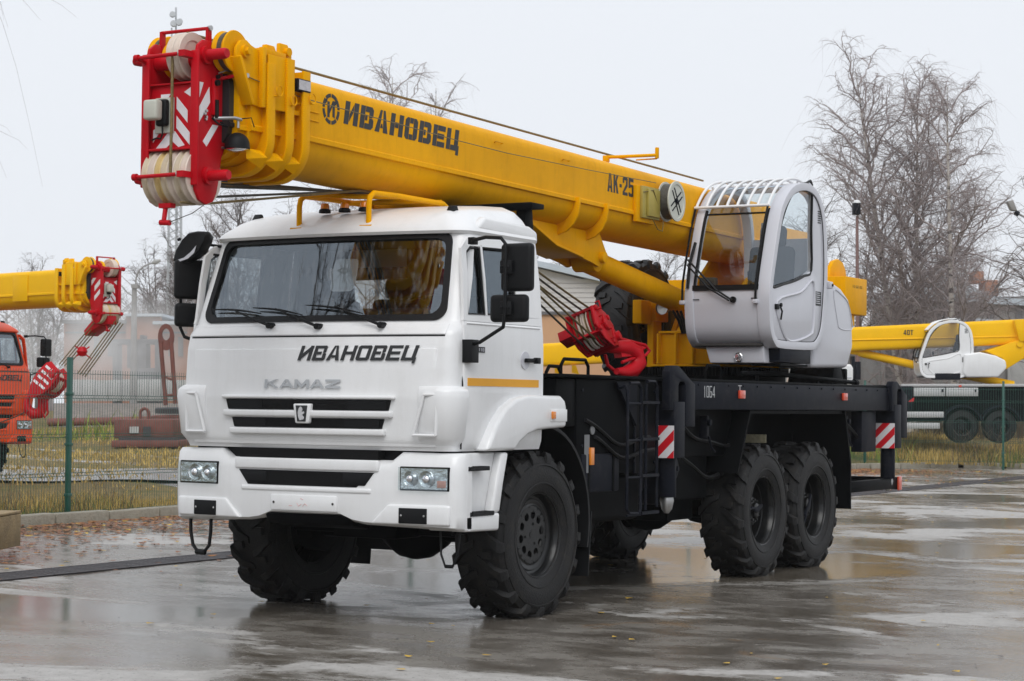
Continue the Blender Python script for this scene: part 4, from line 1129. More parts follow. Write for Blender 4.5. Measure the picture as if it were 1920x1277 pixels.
for s in (1,-1):
    mb = MB(); mb.prism(lug, 'x', s*.335, s*.362); mb.prism([(-2.665,3.80),(-2.64,3.81),(-2.50,3.52),(-2.52,3.50)], 'x', s*.30, s*.395)
    mb.prism([(-2.42,3.50),(-2.38,3.50),(-2.38,3.90),(-2.42,3.90)], 'x', s*.362, s*.40)
    mb.prism([(-2.36,3.86),(-2.345,3.50),(-2.16,3.50),(-2.16,3.86)], 'x', s*.385, s*.402); mb.box(*sorted((s*.10,s*.37)), -2.40, -2.12, 3.855, 3.90); mb.prism([(-2.15,3.83),(-2.02,3.83),(-2.0,3.90),(-2.05,3.975),(-2.14,3.975)], 'x', s*.18, s*.22); mb.prism([(-2.15,3.83),(-2.02,3.83),(-2.0,3.90),(-2.05,3.975),(-2.14,3.975)], 'x', s*.30, s*.33)
    lg = build('sheave_lug', mb, M_yel, head, bev=.006)
    mb = MB(); mb.cyl((0,-2.575,3.845), .042, s*.36, s*.385, 'x', 18); mb.cyl((0,-2.575,3.845), .026, s*.38, s*.41, 'x', 6); mb.cyl((0,-2.07,3.92), .03, s*.32, s*.36, 'x', 14)
    build_split('axle_bolt', mb, M_yel, lg)
    mb = MB(); c = (s*.265,-2.60,3.845)
    mb.lathe([(.03,-.05),(.135,-.05),(.14,-.042),(.118,-.014),(.118,.014),(.14,.042),(.135,.05),(.03,.05)], c, 'x', 40); build('sheave', mb, M_yel, head)
    mb = MB(); mb.lathe([(.118,-.018),(.130,-.012),(.130,.012),(.118,.018)], c, 'x', 40); build('rope_wrap', mb, M_ropeg, head)
    mb = MB(); mb.box(*sorted((s*.36,s*.43)), -2.05, -2.02, 3.66, 3.735); mb.box(*sorted((s*.365,s*.425)), -2.075, -2.05, 3.675, 3.72) if 0 else None
    wl = build('work_light', mb, M_plast, head, bev=.004)
mb = MB(); mb.obox((.405,-1.99,3.70),(.05,.15,.085)); wl = build('work_light', mb, M_plast, head, bev=.006)
mb = MB(); mb.obox((.432,-1.99,3.70),(.006,.13,.066)); build('lamp_glass', mb, pbr('lamp_glass_grey', (.5,.48,.5), .15, var=.2, scale=40, bump=.3), wl)
mb = MB()
for y, z in ((-2.28,3.60),(-2.12,3.56),(-1.90,3.60)):
    mb.tube([(.37,y-.1,z-.02),(.43,y,z-.01)], .006, 5); mb.tube([(.435,y+.035*math.sin(a),z+.022+.035*math.cos(a)) for a in [math.pi*2*i/14 for i in range(13)]], .005, 5)
mb.tube([(.36,-1.88,3.42),(.40,-1.90,3.5),(.42,-1.92,3.55)], .006, 5)
build('cable_eye', mb, M_yel, head)
# inner section between collar and red head
mb = MB(); ins = [(x*.80, 3.47+(z-3.47)*.80) for x,z in sec]
mb.loft([[(x,y,z) for x,z in ins] for y in (-2.60,-2.3)], True, True)
inn = build('inner_section', mb, M_ink, T, smooth=28)
mb = MB()
for k in range(8):
    a0 = 2*math.pi*k/8+.08; a1 = 2*math.pi*(k+1)/8-.08; P2 = lambda r,a: (-2.44+r*.7*math.sin(a), 3.56+r*math.cos(a))
    mb.prism([P2(.08,a0),P2(.08,(a0+a1)/2),P2(.08,a1),P2(.062,a1),P2(.062,(a0+a1)/2),P2(.062,a0)], 'x', .265, .2665)
build('emblem', mb, pbr('grey_mark', (.16,.16,.165), .5), inn, smooth=0)

# ---------------------------------------------------------------- red boom head
plate = [(-2.87,2.98),(-2.86,2.92),(-2.82,2.86),(-2.75,2.835),(-2.68,2.86),(-2.645,2.92),(-2.62,3.02),(-2.60,3.15),(-2.53,3.30),(-2.445,3.38),(-2.44,3.70),(-2.49,3.78),(-2.62,3.85),(-2.72,3.90),(-2.80,3.90),(-2.855,3.86),(-2.872,3.79)]
rh = None
for s in (1,-1):
    mb = MB(); mb.prism(plate, 'x', s*.185, s*.208)
    o = build('boom_head' if rh is None else 'head_plate', mb, M_red, T if rh is None else rh, bev=.004)
    rh = rh or o
    mb = MB(); mb.box(*sorted((s*.17,s*.232)), -2.885, -2.868, 2.95, 3.82); build('head_flange', mb, M_red, rh, bev=.006)
    mb = MB()
    for z, y in ((3.80,-2.785),(3.02,-2.75)):
        mb.cyl((0,y,z), .058, s*.20, s*.235, 'x', 20)
        if s > 0: mb.lathe([(.001,.2),(.036,.2),(.036,.37),(.030,.385),(.001,.385)], (0,y,z), 'x', 18)
        else: mb.lathe([(.001,-.2),(.026,-.2),(.036,-.25),(.036,-.33),(.026,-.375),(.001,-.385)], (0,y,z), 'x', 18)
    build_split('axle', mb, M_red, rh)
mb = MB(); mb.box(-.185,.185,-2.845,-2.83,3.195,3.615); mb.box(-.185,.185,-2.87,-2.83,3.612,3.622); mb.box(-.185,.185,-2.88,-2.83,3.185,3.20); mb.box(-.185,.185,-2.66,-2.64,3.55,3.84); mb.cyl((0,-2.785,3.77),.05,-.18,.18,'x',16); mb.box(-.185,.185,-2.62,-2.60,3.0,3.7); mb.box(-.185,.185,-2.64,-2.46,3.25,3.28)
panel = build('front_plate', mb, M_red, rh, bev=.003)
# white chevrons on the front plate and on the side plate (x, z)
mb = MB(); yy = (-2.8475,-2.8458)
for q in ([(-.10,3.555),(-.02,3.555),(-.055,3.51),(-.10,3.51)],[(.09,3.56),(.165,3.60),(.165,3.515)],[(.03,3.535),(.12,3.44),(.12,3.36),(.03,3.455)] ,[(.03,3.41),(.14,3.295),(.14,3.215),(.03,3.33)],[(-.16,3.325),(-.05,3.38),(-.16,3.245)],[(-.135,3.205),(-.03,3.31),(.02,3.31),(.10,3.215),(.05,3.205),(.0,3.245),(-.05,3.205)]):
    mb.prism(q, 'y', *yy)
build('warning_stripe', mb, M_decalw, panel, smooth=0)
mb = MB()
for q in ([(-2.84,3.62),(-2.80,3.62),(-2.84,3.52)],[(-2.84,3.46),(-2.74,3.60),(-2.73,3.50),(-2.84,3.36)],[(-2.80,3.24),(-2.70,3.36),(-2.64,3.36),(-2.76,3.21)]):
    mb.prism(q, 'x', .2085, .2102)
build('warning_stripe', mb, M_decalw, rh, smooth=0)
# upper sheave pair and lower stack of seven, every sheave a piece of its own
def sheave(c, R, w_, mat, hub=.5):
    mb = MB()
    mb.lathe([(.03,-w_*.30),(R*.62,-w_*.30),(R*.66,-w_*.46),(R*.985,-w_*.5),(R,-w_*.40),(R*.88,-w_*.08),(R*.88,w_*.08),(R,w_*.40),(R*.985,w_*.5),(R*.66,w_*.46),(R*.62,w_*.30),(.03,w_*.30)], c, 'x', 56)
    return build('sheave', mb, mat, rh)
for i in range(7):
    sheave((-.158+.0527*i, -2.75, 3.02), .186, .0515, [M_nylon,M_nylonp,M_ybelt,M_nylon,M_nylonp,M_nylon,M_nylonp][i])
for i in range(2): sheave((.035+.056*i, -2.785, 3.80), .155, .054, M_nylonp)
sheave((-.1, -2.70, 3.80), .12, .05, M_yel)
# keeper rods
mb = MB()
for (z, y) in ((3.79,-2.955),(3.015,-2.955)):
    mb.tube([(-.215,y,z-.005),(.14,y,z)], .013, 8)
    mb.tube([(-.205,y,z-.005),(-.205,-2.84,z-.03)], .016, 8); mb.obox((.165,y+.04,z),(.05,.12,.04)); 
    mb.cyl((-.215,y,z-.005), .024, -.015,.015,'x',10)
mb.tube([(-.20,-2.73,3.985),(.20,-2.73,3.985)], .012, 8); mb.obox((.19,-2.73,3.94),(.02,.04,.10)); mb.obox((-.19,-2.73,3.92),(.02,.04,.14))
build_split('keeper_rod', mb, M_red, rh)
mb = MB(); mb.cyl((.142,-2.955,3.79),.02,-.012,.012,'x',8); mb.cyl((.142,-2.955,3.015),.02,-.012,.012,'x',8); mb.cyl((.2,-2.73,3.985),.018,-.012,.012,'x',8); build('rod_nut', mb, M_steel, rh)
mb = MB(); mb.obox((-.05,-2.83,2.83),(.10,.05,.03)); mb.tube([(-.06,-2.83,2.83),(-.05,-2.86,2.73)], .016, 8); mb.tube([(-.08,-2.86,2.72),(-.0,-2.86,2.715)], .018, 8); build('limit_lever', mb, M_red, rh)
mb = MB(); mb.tube([(-.0,-2.86,2.72),(.12,-2.78,2.78),(.15,-2.7,2.84)], .003, 5); build('limit_wire', mb, M_ropeg, rh)
# wind sensor / lamp box on the front plate, floodlight on the side
mb = MB(); mb.box(-.13,.015,-2.868,-2.847,3.30,3.53); bb = build('sensor_base', mb, M_lampg, rh, bev=.004)
mb = MB(); mb.box(-.095,-.005,-2.915,-2.868,3.34,3.515); build('sensor_gasket', mb, M_plast, bb, bev=.018, seg=3)
mb = MB(); mb.box(-.135,-.025,-2.99,-2.915,3.375,3.505); build('sensor_box', mb, M_lampg, bb, bev=.018, seg=3)
mb = MB(); mb.tube([(-.05,-2.89,3.34),(-.04,-2.90,3.29),(-.07,-2.88,3.26),(-.11,-2.87,3.27),(-.16,-2.86,3.26)], .006, 6); build('sensor_cable', mb, M_plast, bb)
mb = MB(); c = (.305,-2.56,3.265)
mb.dome(c, .082, .085, 'z', 24, -.03); mb.lathe([(.082,-.03),(.084,-.05),(.078,-.055)], c, 'z', 24)
fl = build('floodlight', mb, M_plast, rh)
mb = MB(); mb.dome((c[0],c[1],c[2]-.05), .078, -.025, 'z', 24); build('lamp_glass', mb, M_chrome, fl)
mb = MB(); mb.tube([(.22,-2.70,3.40),(.31,-2.60,3.41),(.32,-2.54,3.405)], .012, 8); mb.tube([(.31,-2.56,3.35),(.31,-2.56,3.41)], .008, 6); build('lamp_arm', mb, M_steel, fl)
mb = MB(); mb.tube([(.22,-2.72,3.40),(.26,-2.70,3.36),(.28,-2.64,3.35),(.24,-2.66,3.38)], .007, 6); mb.tube([(.32,-2.55,3.41),(.37,-2.50,3.42),(.38,-2.48,3.36)], .004, 5); build_split('lamp_cable', mb, M_plast, fl)
mb = MB(); mb.box(.21,.235,-2.72,-2.67,3.42,3.66); build('switch_rail', mb, M_red, rh, bev=.004)
mb = MB(); mb.box(.235,.245,-2.71,-2.68,3.40,3.52); mb.cyl((.235,-2.70,3.63),.02,0,.02,'x',10); mb.cyl((.235,-2.695,3.67),.014,0,.02,'x',10); build_split('switch_plate', mb, M_plast, rh)
mb = MB()
for y,z in ((-2.775,3.44),(-2.775,3.40),(-2.78,3.385),(-2.70,3.60),(-2.70,3.50),(-2.79,3.42),(-2.60,3.22)): mb.cyl((.21,y,z),.009,0,.014,'x',8)
build('bolt', mb, M_steel, rh)
mb = MB(); mb.tube([(.21,-2.66,3.66),(.33,-2.58,3.695)], .012, 8); build('cable_bracket', mb, M_red, rh)
mb = MB(); mb.cyl((.34,-2.565,3.70),.03,-.015,.015,'x',14); mb.cyl((.36,-2.555,3.69),.016,-.02,.02,'x',10); mb.tube([(.22,-2.66,3.70),(.28,-2.6,3.735),(.34,-2.57,3.72)], .004, 5); build('cable_pulley', mb, M_steel, rh)

# ---------------------------------------------------------------- ropes
def sagline(a, b, n=12, sag=.0):
    a, b = np.array(a), np.array(b); return [tuple(a+(b-a)*t - np.array([0,0,1])*sag*4*t*(1-t)) for t in np.linspace(0,1,n)]
GR = (0, .10, 3.125)
def rope(pts, r, mat, name='hoist_rope'):
    mb = MB(); mb.tube(pts, r, 6, caps=True); return build(name, mb, mat, T)
rope([(.062,-2.935,3.80),(.06,-2.932,3.4),(.06,-2.938,3.02)], .010, M_rope)
a_ = at(400,76,x=.02); b_ = at(552,127,x=-.10); c_ = at(1318,339,x=-.12)
rope([(.063,-2.79,3.955), tuple(a_), tuple(b_)], .010, M_rope); rope(sagline(b_, c_, 8), .010, M_rope)
HB = Vector((-.02,3.16,2.235))       # hook block centre
dr = Vector((0,-2.0,.74)).normalized()          # towards the ropes
ax_ = Vector((.90,.05,.42)).normalized(); ax_ = (ax_-dr*ax_.dot(dr)).normalized(); nn = dr.cross(ax_)
HM = Matrix(((ax_.x,nn.x,dr.x,HB.x),(ax_.y,nn.y,dr.y,HB.y),(ax_.z,nn.z,dr.z,HB.z),(0,0,0,1))) @ Matrix.Scale(.90, 4)   # local x axle, z up the ropes
for i in range(6):
    x0 = -.158+.0527*(i+.5)
    y1, z1 = [(-2.36,3.052),(-2.36,3.05),(-2.36,3.02),(-2.3,3.0),(-2.62,2.90),(-2.72,2.843)][i]
    rope([(x0,y1-.2,z1-.005),(x0,y1,z1), (-.10+.035*i, -.62-.03*i, 3.125), (-.10+.035*i, .10, 3.118), (-.06+.045*i, .9, 3.02-.012*i)], .0095, M_ropeg if i < 5 else M_rope)
    rope(sagline((-.06+.045*i, .9, 3.02-.012*i), tuple(HM @ Vector((-.093+.0375*i, .17 if i % 2 else -.17, .06))), 8, .015), .0095, M_rope if i % 3 else M_ropeg)
rope([(.37,-2.55,3.685)]+[tuple(at(u,v,x=.375)) for u,v in ((520,168),(590,190),(760,236),(860,264),(950,287),(1100,318),(1230,343))], .0035, M_rope, 'signal_cable')

# hook block: a thing of its own, resting on the deck
HK = thing('hook_block', 'red multi-sheave hook block resting on the black deck beside the spare wheel', 'crane hook', (0.05,3.4,1.80))
for i in range(4):
    mb = MB(); mb.lathe([(.03,-.02),(.15,-.02),(.20,-.028),(.205,-.02),(.175,-.004),(.175,.004),(.205,.02),(.20,.028),(.15,.02),(.03,.02)], (-.093+.062*i,0,.02), 'x', 40); mb.xf(HM)
    build('sheave', mb, M_red if i in (0,3) else M_nylonp, HK)
    mb = MB(); mb.lathe([(.172,-.012),(.188,-.008),(.188,.008),(.172,.012)], (-.093+.062*i,0,.02), 'x', 40); mb.xf(HM); build('rope_wrap', mb, M_rope, HK)
hexa = [(-.20,.10),(-.11,.27),(.11,.27),(.20,.10),(.20,-.12),(.12,-.26),(-.12,-.26),(-.20,-.12)]
for x in (-.155,.135):
    mb = MB(); mb.prism(hexa, 'x', x, x+.025)
    mb.cyl((0,0,.02), .06, x-.03 if x < 0 else x, x+.02 if x < 0 else x+.06, 'x', 18)
    for y,z in ((-.12,.19),(.12,.19),(-.14,-.12),(.14,-.12)): mb.cyl((0,y,z), .03, x-.02, x+.045, 'x', 10)
    mb.xf(HM); build('side_plate', mb, M_red, HK, bev=.006)
mb = MB(); mb.box(-.145,.145,-.155,-.13,.12,.20); mb.box(-.145,.145,.12,.15,.12,.2); mb.box(-.145,.145,-.16,-.14,-.16,-.06); mb.box(-.14,.14,-.10,.10,-.34,-.22); mb.obox((-.19,-.09,.2),(.13,.10,.18)); mb.cyl((0,0,-.3),.05,-.19,.19,'x',14)
for y in (-.05,.12): mb.tube([(.155,y,.13),(.2,y,.13),(.2,y+.09,.13),(.155,y+.09,.13)], .010, 6)
mb.tube([(.16,-.03,-.06),(.2,-.03,-.06),(.2,-.14,-.06),(.16,-.14,-.06)], .01, 6)
mb.xf(HM); build('crosshead', mb, M_red, HK, bev=.008)
# the forged hook
hp = [Vector(at(u,v,x=.05)) for u,v in ((1140,640),(1158,628),(1178,640),(1186,665),(1178,690),(1160,697),(1142,694))]
hp = [Vector((.0,3.44,2.10)), Vector((.03,3.56,2.10)), Vector((.07,3.72,2.10)), Vector((.10,3.83,2.05)), Vector((.12,3.85,1.96)), Vector((.11,3.75,1.89)), Vector((.10,3.60,1.865)), Vector((.09,3.46,1.875))]
mb = MB(); mb.tube(hp, [.055,.06,.075,.085,.085,.075,.055,.03], 14); build('hook', mb, M_red, HK, smooth=60)
mb = MB(); mb.tube([Vector((.03,3.66,2.18)),Vector((.13,3.98,2.13)),Vector((.15,4.03,2.08)),Vector((.13,3.98,2.03)),Vector((.12,3.68,1.99)),Vector((.10,3.55,1.96))], .016, 8)
mb.loft([[Vector((.01,3.60,2.20)),Vector((.14,3.99,2.11)),Vector((.13,3.80,2.03)),Vector((.09,3.58,2.01))],[Vector((-.05,3.62,2.17)),Vector((.02,3.96,2.08)),Vector((.03,3.78,2.0)),Vector((.0,3.6,2.0))]], True, True); build('safety_latch', mb, M_red, HK, smooth=50)
mb = MB(); mb.tube([Vector((.0,3.40,2.03)),Vector((.02,3.42,1.93)),Vector((.05,3.50,1.88)),Vector((.09,3.56,1.88))], .018, 8); build('shackle', mb, M_red, HK)

# cable reel on the boom side and the rope guide on top
mb = MB(); mb.box(.331,.37,3.28,3.66,bz_(3.4,3.27),bz_(3.4,3.60)); rl = build('reel_mount', mb, M_yel, boom, bev=.006)
mb = MB(); mb.box(.37,.40,3.34,3.70,bz_(3.4,3.31),bz_(3.4,3.60)); mb.box(.40,.425,3.42,3.66,bz_(3.4,3.33),bz_(3.4,3.58)); build('reel_bracket', mb, pbr('ochre_galvanised', (.38,.30,.06), .5, var=.2), rl, bev=.004)
rc_ = (0,3.84,3.455)
mb = MB(); mb.cyl(rc_, .165, .40, .50, 'x', 40); build('cable_reel', mb, M_ropeg, boom)
mb = MB(); mb.cyl(rc_, .185, .392, .402, 'x', 44); mb.lathe([(.001,.505),(.155,.505),(.158,.512),(.185,.512),(.187,.505),(.185,.498),(.001,.498)], rc_, 'x', 44); rf = build('reel_flange', mb, M_reel, boom)
mb = MB()
for a in (.6, .6+math.pi/2):
    for off in (-.025,.025):
        b = MB().obox((.508,off,0),(.006,.010,.26)); b.xf(Matrix.Translation((0,rc_[1],rc_[2])) @ Matrix.Rotation(a,4,'X')); mb.add(b.v,b.f)
mb.cyl(rc_, .018, .505, .52, 'x', 12)
build('flange_slot', mb, M_dgrey, rf)
mb = MB(); mb.tube([(.4,3.35,3.5),(.43,3.5,3.53),(.42,3.62,3.40)], .005, 5); mb.tube([(.4,3.55,3.27),(.42,3.62,3.18),(.42,3.72,3.17),(.42,3.74,3.27)], .004, 5); build('reel_cable', mb, M_rope, rl)
mb = MB(); mb.tube([(.0,3.35,3.835),(.47,3.47,3.845)], .016, 8); mb.tube([(.25,3.50,3.815),(.47,3.49,3.815)], .008, 6); mb.obox((.475,3.475,3.865),(.03,.03,.10)); mb.obox((.02,3.35,3.82),(.05,.05,.06)); build('rope_guide', mb, M_yel, boom, bev=.004)

# spare wheel standing on the deck, its yellow holder
sp = wheel(T, (-.66,5.40,2.425), 1, 'rear', 0, .4); sp.name = 'spare_wheel'; st_ = children(sp); st_ = [c for c in st_ if c.name.startswith('tyre')][0]; st_.material_slots[0].link = 'OBJECT'; st_.material_slots[0].material = M_rub_lit
mb = MB(); q0, q1 = at(1222,570,x=-.28), at(1233,690,x=-.28); mb.box(-.33,-.26,q0[1],q1[1]+.05,1.9,2.52); mb.box(-.36,-.22,q0[1]-.02,q1[1]+.12,2.40,2.60)
q0, q1 = at(1196,562,x=-.30), at(1214,608,x=-.30); mb.box(-.36,-.26,q0[1],q1[1],q1[2],q0[2]); mb.box(-.33,-.29,q1[1]-.05,q1[1]+.3,2.40,2.46); build('wheel_holder', mb, M_yel, T, bev=.012)
mb = MB(); c = at(1243,578,x=-.1); mb.lathe([(.001,.0),(.06,-.01),(.065,-.03),(.05,.05),(.02,.08)], tuple(c), 'y', 18); build('rear_lamp', mb, M_steel, T)
mb = MB(); 
for k in range(3): mb.tube([tuple(at(1262+k*7,583,x=.1)), tuple(at(1272+k*5,600,x=.12)), tuple(at(1280+k*3,625,x=.15))], .014, 6)
build('hydraulic_hose', mb, M_plast, T)
# ================================================================== crane operator's cabin
CX0, CX1 = .36, 1.225
def cr(pts, n=6):
    P = [np.array(p) for p in pts]; m = len(P); out = []
    for i in range(m):
        p0, p1, p2, p3 = P[i-1], P[i], P[(i+1)%m], P[(i+2)%m]
        for k in range(n):
            t = k/n; out.append(tuple(.5*((2*p1)+(-p0+p2)*t+(2*p0-5*p1+4*p2-p3)*t*t+(-p0+3*p1-3*p2+p3)*t**3)))
    return out
out_c = [(4.355,2.66),(4.36,2.42),(4.40,2.25),(4.50,2.15),(4.66,2.115),(5.40,2.12),(5.60,2.155),(5.74,2.27),(5.81,2.45),(5.87,2.85),(5.85,3.25),(5.78,3.50),(5.62,3.67),(5.40,3.735),(5.15,3.725),(4.92,3.66),(4.73,3.53),(4.60,3.36),(4.46,3.0)]
OC = cr(out_c, 5); nOC = len(OC); ctr = (5.1,2.92)
def inset(pts, k): 
    out = []; n = len(pts)
    for i in range(n):
        a, b = np.array(pts[i-2]), np.array(pts[(i+2)%n]); t = (b-a)/np.linalg.norm(b-a); nrm = np.array([-t[1], t[0]])
        p = np.array(pts[i]); 
        if np.dot(np.array(ctr)-p, nrm) < 0: nrm = -nrm
        out.append(tuple(p+nrm*k))
    return out
IC = inset(OC, .075)
def ring_frame(x0, x1, oc, ic, name, mat, parent, bev=.02, **k):
    mb = MB(); n = len(oc)
    vs = [(x0,*p) for p in oc]+[(x1,*p) for p in oc]+[(x1,*p) for p in ic]+[(x0,*p) for p in ic]
    fs = [(r*n+i, r*n+(i+1)%n, ((r+1)%4)*n+(i+1)%n, ((r+1)%4)*n+i) for r in range(4) for i in range(n)]
    mb.add(vs, fs); return build(name, mb, mat, parent, bev=bev, **k)
M_cab = M_greyw
opc = ring_frame(1.10, CX1, OC, IC, 'operator_cabin', M_cab, T, bev=.03, seg=3, smooth=50)
ring_frame(CX0, .45, OC, IC, 'cabin_frame', M_cab, opc, bev=.02, seg=2, smooth=50)
def sheet(idx, x0, x1, off, name, mat, parent, th=.012, smooth=50):
    P = inset(OC, off); Q = inset(OC, off+th)
    rows = [[(x0,*P[i%nOC]),(x1,*P[i%nOC]),(x1,*Q[i%nOC]),(x0,*Q[i%nOC])] for i in idx]
    mb = MB(); mb.loft(rows, True, True); return build(name, mb, mat, parent, smooth=smooth)
seg_of = lambda k: k*5
front_low = list(range(0, seg_of(5)+1))          # windscreen foot round to the floor
sheet(front_low, .37, 1.2, .012, 'front_panel', M_cab, opc)
rear_w = list(range(seg_of(5), seg_of(10)+1)); sheet(rear_w, .37, 1.2, .012, 'rear_panel', M_cab, opc)
sheet(list(range(seg_of(12)+2, seg_of(13)+3)), .37, 1.2, .012, 'roof_panel', M_cab, opc)
# glazing
def gsheet(idx, x0, x1, off, name, parent):
    P = inset(OC, off); mb = MB(); n = len(idx)
    vs = [(x,*P[i%nOC]) for i in idx for x in (x0,x1)]
    mb.add(vs, [(2*k,2*k+1,2*k+3,2*k+2) for k in range(n-1)]); return build(name, mb, M_gl, parent, smooth=60, fixn=False)
wsc = gsheet(list(range(seg_of(17),seg_of(19)+1)), .44, 1.11, .015, 'windshield', opc)
gsheet(list(range(seg_of(13)+3,seg_of(17)+1)), .44, 1.11, .015, 'roof_glass', opc)
gsheet(list(range(seg_of(10),seg_of(12)+3)), .44, 1.11, .02, 'rear_glass', opc)
P = inset(OC, .012)
mb = MB()
for x in (.452,1.098):
    mb.tube([(x,*P[i%nOC]) for i in range(seg_of(17)-2,seg_of(19)+1)], .016, 6)
mb.box(.44,1.11,4.352,4.385,2.655,2.705)
for i in (seg_of(17)-1,): mb.tube([(.44,*P[i]),(1.11,*P[i])], .010, 6)
build('glazing_rubber', mb, M_seal, opc)
# wiper rods standing off both front pillars
for x in (.345,1.09):
    mb = MB(); q = inset(OC, -.03)
    mb.tube([(x,*q[i%nOC]) for i in (seg_of(16)+3, seg_of(17)+2, seg_of(18), seg_of(19)-1)] + [(x,4.33,2.56)], .012, 6); build('guard_strut', mb, M_plast, opc)
    mb = MB(); mb.obox((x,4.345,2.545),(.05,.06,.04)); build('strut_bracket', mb, M_cab, opc, bev=.008)
# roof guard bars
q = inset(OC, -.045)
mb = MB()
for k in range(8):
    x = .36+.74*k/7
    mb.tube([(x,*q[i%nOC]) for i in range(seg_of(13)-2, seg_of(16)+4)], .0135, 8)
mb.tube([(.34,*q[seg_of(16)+3]),(1.115,*q[seg_of(16)+3])], .014, 8); mb.tube([(.34,*q[seg_of(13)-2]),(1.12,*q[seg_of(13)-2])], .014, 8)
for x in (.40,.75,1.08):
    for i in (seg_of(15),seg_of(13)): mb.tube([(x,*q[i]),(x,*inset(OC,.01)[i])], .012, 6)
build('roof_guard', mb, M_white, opc)
mb = MB()
mb.cyl((.86,4.365,2.565), .03, -.03, .0, 'y', 14); mb.tube([(.86,4.32,2.56),(.70,4.31,2.66),(.40,4.33,2.95)], .010, 6); mb.tube([(.83,4.32,2.555),(.62,4.31,2.68),(.395,4.33,2.90)], .009, 6)
mb.tube([(.395,4.345,2.68),(.40,4.37,2.90),(.43,4.44,3.12)], .015, 6)
build('wiper', mb, M_plast, opc)
# door on the outer side
win_px = [(1446,538),(1452,490),(1462,430),(1473,390),(1487,360),(1500,346),(1512,342),(1523,345),(1522,430),(1522,507),(1508,519),(1490,528),(1470,534)]
WN = [tuple(at(u,v,x=1.21)[1:]) for u,v in win_px]
ICd = inset(OC, .07)
def poly_ring(oc, ic_poly, x0, x1, name, mat, parent, bev=.006):
    """panel with a window hole: match the hole outline to the outer outline by angle"""
    c = np.mean(np.array(ic_poly), axis=0); n = 96; A_ = []; B_ = []
    def hit(poly, ang):
        d = np.array([math.cos(ang), math.sin(ang)]); best = None; m = len(poly)
        for i in range(m):
            p, q_ = np.array(poly[i])-c, np.array(poly[(i+1)%m])-c; e = q_-p
            den = d[0]*e[1]-d[1]*e[0]
            if abs(den) < 1e-9: continue
            t = (p[0]*e[1]-p[1]*e[0])/den; s = (p[0]*d[1]-p[1]*d[0])/den
            if t > 0 and -1e-6 <= s <= 1+1e-6 and (best is None or t > best): best = t
        return tuple(c+d*best)
    for k in range(n):
        a = 2*math.pi*k/n; A_.append(hit(oc,a)); B_.append(hit(ic_poly,a))
    return ring_frame(x0, x1, A_, B_, name, mat, parent, bev=bev), A_, B_
dr_, A_, B_ = poly_ring(ICd, WN, 1.165, 1.212, 'door', M_cab, opc)
WNi = inset(cr(WN,3), .022)
mb = MB(); mb.add([(1.196,*p) for p in cr(WN,3)], [tuple(range(len(WN)*3))]); build('window', mb, M_gl, dr_, fixn=False, smooth=0)
mb = MB(); mb.tube([(1.208,*p) for p in inset(cr(WN,3),.008)], .013, 6, closed=True); build('window_rubber', mb, M_seal, dr_)
mb = MB(); mb.tube([(1.213,*p) for p in inset(OC,.078)], .005, 5, closed=True); build('door_gap', mb, M_seal, dr_)
# the rear pillar panel of the side, placard, vents, hinges
pp = [tuple(at(u,v,x=1.21)[1:]) for u,v in ((1456,565),(1500,548),(1524,528),(1524,610),(1515,630),(1480,640),(1464,615))]
mb = MB(); ppc = cr(pp,4); mb.tube([(1.214,*p) for p in ppc], .014, 6, closed=True); build('door_crease', mb, M_cab, dr_)
mb = MB(); p0 = at(1456,575,x=1.22); mb.obox((1.225,p0[1],p0[2]),(.03,.06,.05)); mb.tube([(1.24,p0[1]+.05,p0[2]),(1.245,p0[1]+.08,p0[2]-.04),(1.24,p0[1]+.06,p0[2]-.12)], .010, 6); mb.cyl((1.22,p0[1]+.09,p0[2]+.02),.02,0,.02,'x',10); build('door_handle', mb, M_plast, dr_, bev=.004)
mb = MB(); p0, p1 = at(1528,546,x=1.213), at(1539,574,x=1.213); mb.box(1.212,1.215,p0[1],p1[1],p1[2],p0[2]); pc = build('placard', mb, M_ink, opc)
mb = MB()
for k in range(6): mb.box(1.2155,1.2162,p0[1]+.02,p1[1]-.02-.02*(k%2),p1[2]+.02+.02*k,p1[2]+.027+.02*k)
build('placard_text', mb, M_greyw, pc, smooth=0)
mb = MB()
for k in range(6):
    p0 = at(1536.5,397+k*4.2,x=1.215); mb.box(1.211,1.2145,p0[1]-.04,p0[1]+.04,p0[2]-.006,p0[2]+.006)
build('vent_slot', mb, M_ink, opc)
mb = MB(); p0 = at(1552,535,x=1.2); mb.obox((1.215,p0[1],p0[2]),(.06,.07,.07)); build('hinge', mb, M_cab, opc, bev=.01)
mb = MB(); mb.cyl((1.235,p0[1]+.01,p0[2]+.0),.014,0,.02,'x',10); build('hinge_pin', mb, M_plast, opc)
mb = MB()
for u0,u1,v in ((1299,1311,562),(1408,1420,559)):
    a, b = at(u0,v,y=4.352), at(u1,v-.5,y=4.352); mb.box(a[0],b[0],4.350,4.3535,a[2]-.004,a[2]+.004)
build('panel_slot', mb, M_dgrey, opc)
# plinth, lamp, black step
mb = MB(); mb.prism([(.50,2.14),(1.10,2.14),(1.11,1.975),(.55,1.975)], 'y', 4.52, 5.6); pl_ = build('cabin_plinth', mb, M_cab, T, bev=.015)
mb = MB(); p0 = at(1385,670,y=4.515); mb.lathe([(.001,-.012),(.034,-.01),(.038,-.016),(.044,-.012),(.046,.0)], tuple(p0), 'y', 24); build('plinth_lamp', mb, M_chrome, pl_)
mb = MB(); mb.box(1.0,1.215,4.64,5.44,1.985,2.125); build('cabin_step', mb, M_dgrey, T, bev=.006)
mb = MB(); mb.box(.9,1.2,4.7,5.4,1.955,1.975); build('step_tread', mb, M_black, T)
